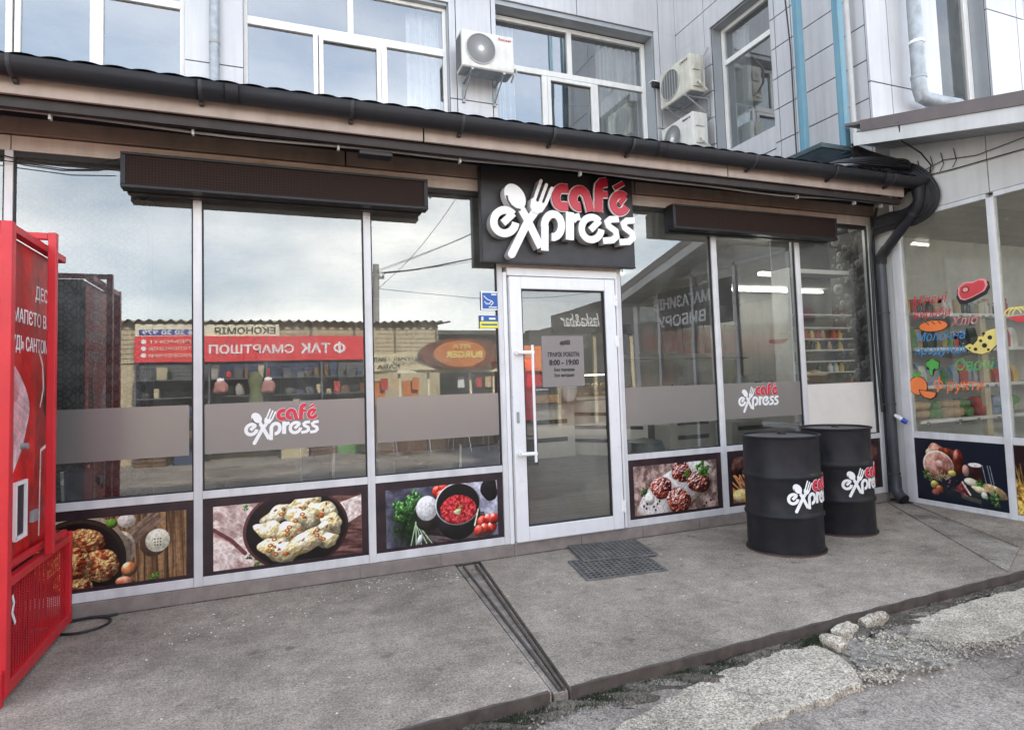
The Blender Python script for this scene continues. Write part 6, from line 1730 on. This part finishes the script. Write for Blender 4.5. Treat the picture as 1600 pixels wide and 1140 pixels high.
# shelving by the right pane
sh = thing('bottle_shelf', 'glass shelves of bottles and jars behind the rightmost café pane', 'shelf')
for z in (2.0, 1.86, 1.74, 1.62, 1.50, 1.38, 2.45): part('shelf', MB().box(5.12, 5.98, 4.88, 5.12, z, z + (.012 if z < 2.2 else .045)), 'shelf_white', sh)
part('side', MB().box(5.095, 5.118, 4.88, 5.12, 1.28, 2.5), 'shelf_white', sh); part('back', MB().box(5.12, 5.98, 5.125, 5.14, 1.28, 2.9), 'stall_grey', sh)
jn = {}
for k in range(10):
    for z in (1.632, 1.752, 1.392):
        if rr.random() < .75:
            x_ = 5.17 + k * .083
            o = part('jar', MB().lathe([(.025, 0), (.028, .01), (.028, .06), (.014, .08), (.014, .095), (.0001, .095)], (x_, 5.0, z), 12), rr.choice(['pack_white', 'bottle_dark', 'pack_tan', 'pack_red', 'pack_yellow']), None, smooth=True)
            jn[z] = jn.get(z, -1) + 1
            tag(o, 'small jar, %s from the left on the %s row of the glass shelves' % (ORD[jn[z]], {1.632: 'middle', 1.752: 'upper', 1.392: 'lower'}[z]), 'jar', 'jars on the glass shelves')
bk = thing('bread_basket', 'brown woven bread basket above the white board of the rightmost café pane', 'basket')
part('basket', MB().lathe([(.10, 0), (.15, .07), (.16, .08), (.14, .075), (.0001, .01)], (5.42, 4.93, 1.28), 24), 'stall_brown', bk, smooth=True); part('loaf', rock(5.42, 4.93, 1.355, .12, .08, .05, 3), 'pack_tan', bk, smooth=True)
lp = thing('lamp_or_fill_tube', 'white tube lamp under the café ceiling near the right panes', 'lamp')
part('tube', MB().box(5.15, 6.02, 5.3, 5.36, 2.50, 2.535), 'tube_light', lp); part('suspension', MB().box(5.3, 5.31, 5.32, 5.33, 2.54, 3.02).box(5.9, 5.91, 5.32, 5.33, 2.54, 3.02), 'chrome', lp)
lp = thing('lamp_or_fill_tube', 'added fill light above the counter end nearest the door, hidden by the door head', 'lamp')
part('tube', MB().box(3.5, 5.1, 8.2, 8.26, 2.94, 2.97), 'fill_light', lp)  # added to brighten the counter; door head and sign hide it
lp = thing('lamp_or_fill_tube', 'added fill light hidden behind the right LED display', 'lamp')
part('tube', MB().box(4.3, 5.9, 5.2, 5.26, 2.95, 2.98), 'tube_light', lp)  # added out of sight to light the interior behind the right panes
# tables and chrome chairs by the windows
def table(x, y, lab, w=1.0, d=.6):
    t = thing('cafe_table', lab, 'table', 'café tables by the glass', (x, y, .02))
    part('top', MB().box(-w / 2, w / 2, -d / 2, d / 2, .72, .75), 'table_brown', t, bevel=.01)
    part('column', MB().tube([(0, 0, .02), (0, 0, .72)], .03, 12), 'slot_black', t, smooth=True); part('foot', MB().lathe([(.22, 0), (.22, .015), (.03, .03)], n=20), 'slot_black', t, smooth=True)
    return t
def chair(x, y, rz, lab, seat='fridge_blue'):
    t = thing('cafe_chair', lab, 'chair', 'chrome framed café chairs', (x, y, .02), rz)
    part('seat', MB().box(-.20, .20, -.20, .20, .43, .46), seat, t, bevel=.012); part('backrest', MB().box(-.19, .19, .19, .21, .55, .86), seat, t, bevel=.012)
    for sx_ in (-1, 1):
        part('leg', MB().tube([(sx_ * .19, -.24, 0), (sx_ * .18, -.19, .44)], .011, 8), 'steel_tube', t, smooth=True)
        part('leg', MB().tube([(sx_ * .20, .28, 0), (sx_ * .19, .20, .42), (sx_ * .185, .22, .88)], .011, 8), 'steel_tube', t, smooth=True)
    return t
table(-.35, 5.30, 'dark café table behind the second pane, nearest the damask pillar', 1.1); table(.9, 5.75, 'dark café table between the second and third panes'); table(1.55, 5.35, 'dark café table behind the pane left of the door', .8)
chair(-1.02, 5.04, R(80), 'chrome chair beside the red machine and the damask pillar'); chair(.28, 5.35, R(-95), 'chrome chair with dark seat beneath the window logo'); chair(.55, 5.95, R(40), 'chrome chair turned sideways behind the window logo'); chair(1.35, 5.75, R(20), 'chrome chair behind the table left of the door'); chair(1.60, 5.12, R(190), 'chrome chair close to the glass left of the door')

# ------------------------------------------------------------------ shop interior
struct('inner_floor', MB().box(6.24, 10.2, .02, 4.95, -.05, .026), 'inner_tiles')
struct('inner_ceiling', MB().box(6.24, 10.2, .02, 4.95, 2.95, 2.98), 'shop_wall')
b = MB(); b.box(6.24, 10.2, 4.96, 4.99, .03, 2.95); b.box(10.16, 10.2, .02, 4.95, .03, 2.95); b.box(6.24, 10.15, 0.02, .05, .03, 2.95)
struct('inner_wall', b, 'shop_wall')
lp = thing('lamp_or_fill_tube', 'added fill light out of view under the grocery shop ceiling', 'lamp')
part('tube', MB().box(7.6, 9.8, .8, .86, 2.88, 2.92), 'fill_light', lp)  # added outside the view to brighten the shop interior
rk = thing('shop_rack', 'white slotted shop rack with packed shelves behind the painted glass', 'shelf rack')
for x_ in (6.29, 7.55, 8.8): part('upright', MB().box(x_, x_ + .10, 4.52, 4.57, .03, 2.12), 'wood_cream', rk, bevel=.003)
b = MB()
for k in range(58):
    z = .1 + k * .035
    for q in (.02, .06): b.box(6.29 + q, 6.30 + q + .004, 4.5175, 4.519, z, z + .018)
part('slots', b, 'kiosk_rib', rk)
part('back_panel', MB().box(6.29, 9.9, 4.92, 4.94, .03, 2.12), 'shelf_white', rk)
levels = [.815, 1.18, 1.585, 1.965]
for z in levels + [.42]:
    part('shelf', MB().box(6.42, 9.9, 4.50, 4.915, z, z + .028), 'shelf_white', rk, bevel=.003)
    part('price_rail', MB().box(6.43, 9.9, 4.492, 4.499, z - .006, z + .03), 'letter_white', rk)
    for x_ in (6.41, 7.66): part('shelf_bracket', MB().prism([(4.55, z - .005), (4.91, z - .005), (4.91, z - .09)], lambda u, v, w: (w, u, v), x_, x_ + .008), 'shelf_white', rk, fix=True)
b = MB()
for z in levels:
    for k in range(9):
        if rr.random() < .6: x_ = 6.5 + k * .17 + rr.uniform(-.03, .03); b.box(x_, x_ + .05, 4.488, 4.4915, z - .028, z + .012)
part('price_tag', b, 'paper_grey', rk, kind='stuff')
kinds = ['pack_blue', 'pack_red', 'pack_green', 'pack_yellow', 'pack_tan', 'pack_white']
names = {'pack_blue': 'blue', 'pack_red': 'red', 'pack_green': 'green', 'pack_yellow': 'yellow', 'pack_tan': 'tan', 'pack_white': 'white', 'bottle_dark': 'dark'}
protos = {}
for k_ in kinds + ['bottle_dark']:
    protos['bag', k_] = rock(0, 0, .052, .125, .075, .055, kinds.index(k_) if k_ in kinds else 9, 0, 9, 6, .13).mesh('bag', k_, True)
    protos['jar', k_] = MB().lathe([(.0001, 0), (.038, 0), (.042, .008), (.042, .10), (.03, .12), (.03, .135), (.034, .135), (.034, .155), (.0001, .155)], n=14).mesh('jar', k_, True)
    mb_ = MB(); mb_.v = [(-.045, -.03, 0), (.045, -.03, 0), (.045, .03, 0), (-.045, .03, 0), (-.048, -.034, .09), (.048, -.034, .09), (.048, .034, .09), (-.048, .034, .09), (-.045, -.004, .17), (.045, -.004, .17), (.045, .004, .17), (-.045, .004, .17)]
    mb_.f = [(0, 3, 2, 1)] + [(a, (a + 1) % 4, 4 + (a + 1) % 4, 4 + a) for a in range(4)] + [(4 + a, 4 + (a + 1) % 4, 8 + (a + 1) % 4, 8 + a) for a in range(4)] + [(8, 9, 10, 11)]; mb_.uv = [None] * len(mb_.f)
    protos['packet', k_] = mb_.mesh('packet', k_)
rows = {0: ('bag', ['pack_tan', 'pack_tan', 'pack_blue', 'pack_red', 'pack_green']), 1: ('packet', ['pack_blue', 'pack_yellow', 'pack_white', 'pack_green', 'pack_red', 'pack_blue']), 2: ('packet', ['pack_green', 'pack_white', 'pack_tan', 'pack_red', 'bottle_dark']), 3: ('jar', ['pack_yellow', 'pack_white', 'pack_white', 'pack_red', 'pack_tan', 'bottle_dark'])}
sn = ['lowest', 'second', 'third', 'top']
for li, z in enumerate(levels):
    kd, cols = rows[li]
    x_ = 6.50 if li else 6.56; pile = 0
    while x_ < 8.3 and pile < 26:
        m_ = cols[int(abs(math.sin(x_ * 5.3)) * len(cols)) % len(cols)]
        for st in range(2 if kd == 'bag' or rr.random() < .35 else 1):
            o = bpy.data.objects.new(kd, protos[kd, m_]); C.collection.objects.link(o)
            o.location = (x_, 4.60 + rr.uniform(-.02, .05) + (.0 if kd == 'bag' else .09 * st), z + .029 + (st * .092 if kd == 'bag' else 0))
            o.rotation_euler = (0, 0, rr.uniform(-.35, .35))
            s_ = rr.uniform(.9, 1.15) * (1 if kd != 'packet' else 1.15); o.scale = (s_, s_, s_ * (rr.uniform(.9, 1.25) if kd != 'bag' else 1.0))
            tag(o, '%s %s, %s from the left, %s on the %s shop shelf' % (names[m_], kd, ORD[pile], ('in front', 'behind or above')[st], sn[li]), kd, 'goods on the shop rack')
        x_ += {'bag': .245, 'packet': .115, 'jar': .10}[kd] + rr.uniform(0, .02); pile += 1
# ------------------------------------------------------------------ across the street (seen mirrored in the café glass)
KY = -5.6
k1 = thing('market_kiosk', 'long beige market kiosk with a red banner and corrugated roof, mirrored in the café glass', 'kiosk')
part('wall', MB().box(-9.0, 4.0, KY - 3, KY - .06, -.1, 2.88), 'kiosk_beige', k1)
for z in [2.02 + .105 * k for k in range(9)]: part('wall_board', MB().box(-9.0, 4.0, KY - .058, KY - .03, z, z + .092), 'kiosk_beige', k1)
for x_ in (.9, 1.9, 2.9, 3.93): part('wall_post', MB().box(x_, x_ + .05, KY - .029, KY - .01, 2.0, 2.9), 'kiosk_rib', k1)
def roofk(u, v):
    x = -9.2 + 13.5 * u
    return (x, KY + .13 - 3.8 * v, 2.93 + .14 * v + .035 * math.sin(x * 2 * math.pi / .2))
part('roof_sheet', MB().sheet(roofk, 540, 2), 'roof_grey', k1, smooth=True)
part('sign_band', MB().box(-2.62, .24, KY + .02, KY + .06, 2.60, 2.86), 'banner_cream', k1)
part('banner', MB().box(-2.62, 2.30, KY + .062, KY + .10, 2.03, 2.598), 'banner_red', k1)
part('phone_strip', MB().box(-2.55, -1.30, KY + .061, KY + .068, 2.62, 2.74), 'banner_blue', k1)
text('lettering', 'ТАК', .30, 'letter_white', k1, (1.35, KY + .105, 2.20), 'N', .01, .008, .66)
for q_ in ([(.11 * math.cos(t), .09 * math.sin(t)) for t in np.linspace(0, 2 * math.pi, 21)], [(0, -.13), (0, .15)]):
    part('lettering', MB().stroke(q_, .05, (lambda u, v, w: (1.55 - u, KY + .10 + w, 2.31 + v)), 0, .01 + .004 * len(q_) / 21), 'letter_white', k1)
text('lettering', 'СМАРТШОП', .26, 'letter_white', k1, (.55, KY + .105, 2.21), 'N', .01, .006, 1.75)
text('lettering', 'ЕКОНОМІЯ', .2, 'ink', k1, (.18, KY + .065, 2.65), 'N', .004, .003, 1.25)
text('lettering', '066 20 20 979', .13, 'letter_white', k1, (-1.33, KY + .07, 2.635), 'N', .004, .002, 1.15)
for k, z in enumerate((2.46, 2.31, 2.16)):
    part('round_mark', MB().prism(oval(.05, .05, 0, 0, 16), lambda u, v, w: (-2.45 - u, w, z + v + .02), KY + .10, KY + .106), 'letter_white', k1, fix=True)
    text('lettering', ('РЕМОНТ', 'ТЕЛЕФОНІВ', 'АКСЕСУАРИ')[k], .09, 'banner_cream', k1, (-1.55, KY + .105, z - .02), 'N', .004, .001, .8)
for p3 in ((1.78, 2.27), (2.08, 2.27)):
    pass
for x0, x1, m_ in ((-2.55, -1.0, 'stall_grey'), (-.98, .25, 'fridge_blue'), (.27, 1.5, 'fridge_blue'), (1.52, 2.3, 'stall_grey')):
    part('shutter', MB().box(x0, x1, KY - .05, KY + .03, .0, 2.0), m_, k1)
    b = MB()
    for k in range(24): b.box(x0 + .02, x1 - .02, KY + .031, KY + .04, .05 + k * .08, .09 + k * .08)
    part('shutter_slats', b, m_, k1)
bt_ = thing('display_bust', 'olive green patterned dress hanging at the kiosk front', 'dress')
part('dress', MB().lathe([(.14, 0), (.22, .02), (.17, .5), (.12, .8), (.15, 1.05), (.08, 1.2), (.0001, 1.22)], (-.25, KY + .45, .55), 20), 'olive_cloth', bt_, smooth=True)
for x_ in (-.95, .0):
    bb = thing('paper_bag', 'red and white patterned bag hanging before the kiosk, %s' % ('left one' if x_ < -.5 else 'right one'), 'bag')
    part('bag', rock(x_, KY + .5, 1.45, .15, .08, .11, 5), 'dull_pink', bb, smooth=True); part('bow', rock(x_, KY + .5, 1.60, .06, .04, .05, 7), 'letter_white', bb, smooth=True)
# burger stall
BY = -4.6
k2 = thing('burger_stall', 'food stall with cream canopy and orange oval burger sign, mirrored in café glass', 'food stall')
def can(u, v):
    x = 1.95 + 3.75 * u
    top = 2.05 + .14 * math.sin(u * 2.4) + .02 * math.sin(u * 30)
    return (x, BY + .3 - .5 * v * 0 + .05 * math.sin(u * 20), 1.72 + (top - 1.72) * v)
part('canopy', MB().sheet(can, 90, 3), 'awning_dot', k2, smooth=True)
part('canopy_edge', MB().box(1.95, 5.7, BY + .2, BY + .26, 1.66, 1.72), 'banner_cream', k2)
NF = lambda cx, cz, y: (lambda u, v, w: (cx - u, y + w, cz + v))
sg = part('oval_sign', MB().prism(oval(1.05, .36, 0, 0, 48), NF(4.20, 2.08, BY + .36), 0, .05), 'oval_brown', k2, fix=True)
part('oval_face', MB().prism(oval(.62, .30, .08, 0, 40), NF(4.20, 2.08, BY + .412), 0, .01), 'oval_orange', sg, fix=True)
text('lettering', 'PITA', .15, 'paint_yellow', sg, (4.36, BY + .43, 2.20), 'N', .006, .003, .42); text('lettering', 'BURGER', .20, 'paint_yellow', sg, (4.66, BY + .43, 2.00), 'N', .006, .006, .88)
text('lettering', 'КАВА', .12, 'ink', k2, (2.75, BY + .37, 1.77), 'N', .004, .003, .5); text('lettering', 'ШАУРМА  ГРИЛЬ', .12, 'ink', k2, (3.2, BY + .37, 1.93), 'N', .004, .002, 1.1)
part('back', MB().box(1.9, 5.8, BY - 2, BY - 1.5, -.1, 1.9), 'slot_black', k2); part('counter', MB().box(1.95, 5.7, BY - .1, BY + .2, -.1, .95), 'stall_brown', k2)
for x_ in (2.0, 2.75, 3.4, 4.4, 5.0, 5.6): part('post', MB().box(x_, x_ + .05, BY + .1, BY + .15, .95, 1.66), 'banner_cream', k2)
for x_, m_ in ((2.1, 'oval_orange'), (2.85, 'oval_orange'), (5.2, 'banner_red')): part('menu_board', MB().box(x_, x_ + .35, BY + .05, BY + .09, 1.05, 1.5), m_, k2)
rr = random.Random(33)
for k in range(22):
    o = part('jar', MB().lathe([(.05, 0), (.06, .02), (.06, .14), (.03, .18), (.0001, .18)], (2.2 + k * .15, BY + .02, .95), 12), rr.choice(kinds + ['bottle_dark']), None, smooth=True)
    tag(o, 'jar on the burger stall counter, %s of the row counted from the beige kiosk' % ORD[k], 'jar', 'jars on the burger stall counter')
# dark stall with a sign band
k3 = thing('bar_stall', 'dark stall with a slanted name board, mirrored in the café door glass', 'stall')
i = MB(); y_ = -8.6
i.v = [(8.6, y_, 2.9), (12.5, y_, 2.9), (12.5, y_, 4.55), (8.6, y_, 3.5), (8.6, y_ - .2, 2.9), (12.5, y_ - .2, 2.9), (12.5, y_ - .2, 4.55), (8.6, y_ - .2, 3.5)]
i.f = [(0, 3, 2, 1), (4, 5, 6, 7), (0, 1, 5, 4), (1, 2, 6, 5), (2, 3, 7, 6), (3, 0, 4, 7)]; i.uv = [None] * 6
part('name_board', i, 'sign_black', k3, fix=True)
text('lettering', 'laska&bar', .62, 'letter_white', k3, (10.35, y_ + .02, 3.12), 'N', .02, .004, 1.5, .3)
part('wall', MB().box(8.6, 14, -11, -10.6, -.1, 3.2), 'room_dark', k3); part('counter', MB().box(8.6, 14, -9.2, -8.9, -.1, 1.1), 'stall_brown', k3)
for x_ in (8.7, 10.1, 11.6): part('post', MB().box(x_, x_ + .12, -8.8, -8.68, -.1, 2.9), 'kiosk_beige', k3)
for x0, x1, y0, y1, h, lab in ((5.0, 9.0, -20, -14, 3.3, 'low grey warehouse far across the market street'), (-30, -8, -30, -12, 3.2, 'long low market hall beyond the red banner kiosk'), (-6, 4.5, -30, -14, 3.6, 'far flat roofed market row behind the kiosk'), (14, 40, -26, -16, 4.0, 'distant market block behind the dark stall')):
    t = thing('market_block', lab, 'building', 'far market buildings')
    part('wall', MB().box(x0, x1, y0, y1, -.1, h), 'far_block', t); part('roof', MB().box(x0 - .3, x1 + .3, y0, y1 + .5, h, h + .15), 'roof_grey', t)
# things standing and hanging in front of the stalls
rr = random.Random(77)
def crate(x, y, z, w, d, h, mat, lab, seed):
    t = thing('crate', lab, 'crate', 'market crates', (x, y, z), rr.uniform(-.2, .2))
    part('base', MB().box(-w / 2, w / 2, -d / 2, d / 2, 0, .015), mat, t)
    for k in range(3):
        zz = .01 + k * h / 3
        for a in (-1, 1):
            part('slat', MB().box(-w / 2, w / 2, a * d / 2 - .006, a * d / 2 + .006, zz, zz + h / 3 - .02), mat, t)
            part('slat', MB().box(a * w / 2 - .006, a * w / 2 + .006, -d / 2 + .007, d / 2 - .007, zz, zz + h / 3 - .02), mat, t)
    return t
cn = 0
for x_, z_, m_ in ((-2.2, 0, 'stall_brown'), (-2.2, .3, 'kiosk_beige'), (-1.55, 0, 'fridge_blue'), (.55, 0, 'kiosk_beige'), (1.1, 0, 'stall_brown'), (1.1, .3, 'stall_brown'), (1.7, 0, 'pack_green')):
    crate(x_, KY + .5, -.1 + z_, .55, .38, .28, m_, '%s slatted crate before the red banner kiosk, %s from the left' % ({'stall_brown': 'brown', 'kiosk_beige': 'beige', 'fridge_blue': 'dark blue', 'pack_green': 'green'}[m_], ORD[cn]), cn); cn += 1
ss = thing('stall_shelves', 'dark open shelves of goods under the red banner across the street', 'shelf')
for z in (.35, .85, 1.25, 1.62): part('shelf', MB().box(-2.55, 2.2, KY + .05, KY + .42, z, z + .025), 'room_dark', ss)
for x_ in (-2.56, -1.2, -.05, 1.1, 2.2): part('upright', MB().box(x_, x_ + .03, KY + .05, KY + .43, 0, 1.98), 'stall_grey', ss)
for li, z in enumerate((.375, .875, 1.275, 1.645)):
    x_ = -2.45; k = 0
    while x_ < 2.1 and k < 27:
        w = rr.uniform(.07, .2); h = rr.uniform(.08, .3); d = rr.uniform(.1, .28)
        m_ = rr.choice(['fridge_blue', 'stall_brown', 'stall_grey', 'room_dark', 'bottle_dark', 'pole_concrete', 'kiosk_beige', 'oval_brown', 'pack_red', 'banner_blue', 'roof_grey'])
        if rr.random() < .8:
            mb_ = MB().box(x_, x_ + w, KY + .1, KY + .1 + d, z, z + h) if rr.random() < .6 else rock(x_ + w / 2, KY + .25, z + h * .45, w * .5, .1, h * .5, k)
            o = part('parcel', mb_, m_, None)
            tag(o, 'parcel on the stall shelves under the red banner, level %s, %s along' % (('one', 'two', 'three', 'four')[li], ORD[k]), 'parcel', 'goods on the stall shelves')
        x_ += w + rr.uniform(.01, .09); k += 1
for k, (x_, m_) in enumerate(((2.35, 'pack_red'), (2.6, 'pack_tan'), (3.05, 'oval_orange'), (3.7, 'bottle_dark'), (4.1, 'pack_white'), (4.55, 'pack_red'), (4.8, 'pack_tan'), (5.3, 'bottle_dark'))):
    t = thing('menu_card', 'hanging menu card of the burger stall, %s from the beige kiosk' % ORD[k], 'menu card', 'menu cards of the burger stall')
    part('card', MB().box(x_, x_ + .16, BY + .16, BY + .17, 1.30, 1.56), m_, t)
for k, (x_, y_) in enumerate(((2.3, -3.7), (3.0, -3.6), (3.9, -3.75), (4.6, -3.5))):
    t = thing('market_stool', 'steel legged stool before the burger stall, %s from the beige kiosk' % ORD[k], 'stool', 'stools at the burger stall', (x_, y_, -.1))
    part('seat', MB().box(-.17, .17, -.17, .17, .44, .47), ('fridge_blue', 'stall_brown')[k % 2], t, bevel=.01)
    for a in (-1, 1):
        for b2 in (-1, 1): part('leg', MB().tube([(a * .15, b2 * .15, .44), (a * .2, b2 * .2, 0)], .011, 6), 'chrome', t, smooth=True)
t = thing('market_awning', 'red and orange awning end beside the burger stall', 'awning')
part('cloth', MB().quad((5.8, BY + .3, 1.65), (7.2, BY + .3, 1.55), (7.2, BY - .5, 2.25), (5.8, BY - .5, 2.35)), 'paint_orange', t); part('valance', MB().box(5.8, 7.2, BY + .301, BY + .31, 1.25, 1.55), 'banner_red', t)
# pole and wires
pl = thing('power_pole', 'concrete power pole with wires behind the kiosk', 'pole')
px0, py0 = 2.78, -7.6
part('shaft', MB().tube([(px0, py0, -.1), (px0, py0, 4.75)], [.12, .085], 14), 'pole_concrete', pl, smooth=True); part('crossarm', MB().box(px0 - .22, px0 + .22, py0 - .04, py0 + .04, 4.35, 4.42), 'pole_concrete', pl)
for dx in (-.2, -.08, .08, .2): part('insulator', MB().lathe([(.03, 0), (.04, .04), (.02, .10), (.0001, .11)], (px0 + dx, py0, 4.42), 12), 'letter_white', pl, smooth=True)
ends = [(9, -1, 7.6), (9.5, -1, 8.0), (10, -1.6, 6.4), (9, -1, 6.2), (12, -4.6, 7), (12, -4.6, 4.6), (5.5, -2.6, 8.6)]
for k, e_ in enumerate(ends):
    s0 = Vector((px0 + (-.2, -.08, .08, .2)[k % 4], py0, 4.5 if k < 5 else 4.1)); e_ = Vector(e_)
    pts = [s0.lerp(e_, q / 24) + Vector((0, 0, -.45 * math.sin(math.pi * q / 24) * (1 + .25 * k / 3))) for q in range(25)]
    o = part('overhead_wire', MB().tube(pts, .011 if k in (2, 3) else .007, 5), 'cable_black', None, smooth=True)
    tag(o, '%s overhead wire leaving the power pole, %s by steepness' % ('heavy' if k in (2, 3) else 'thin', ORD[(1, 2, 4, 3, 5, 6, 0)[k]]), 'wire', 'overhead wires over the street')
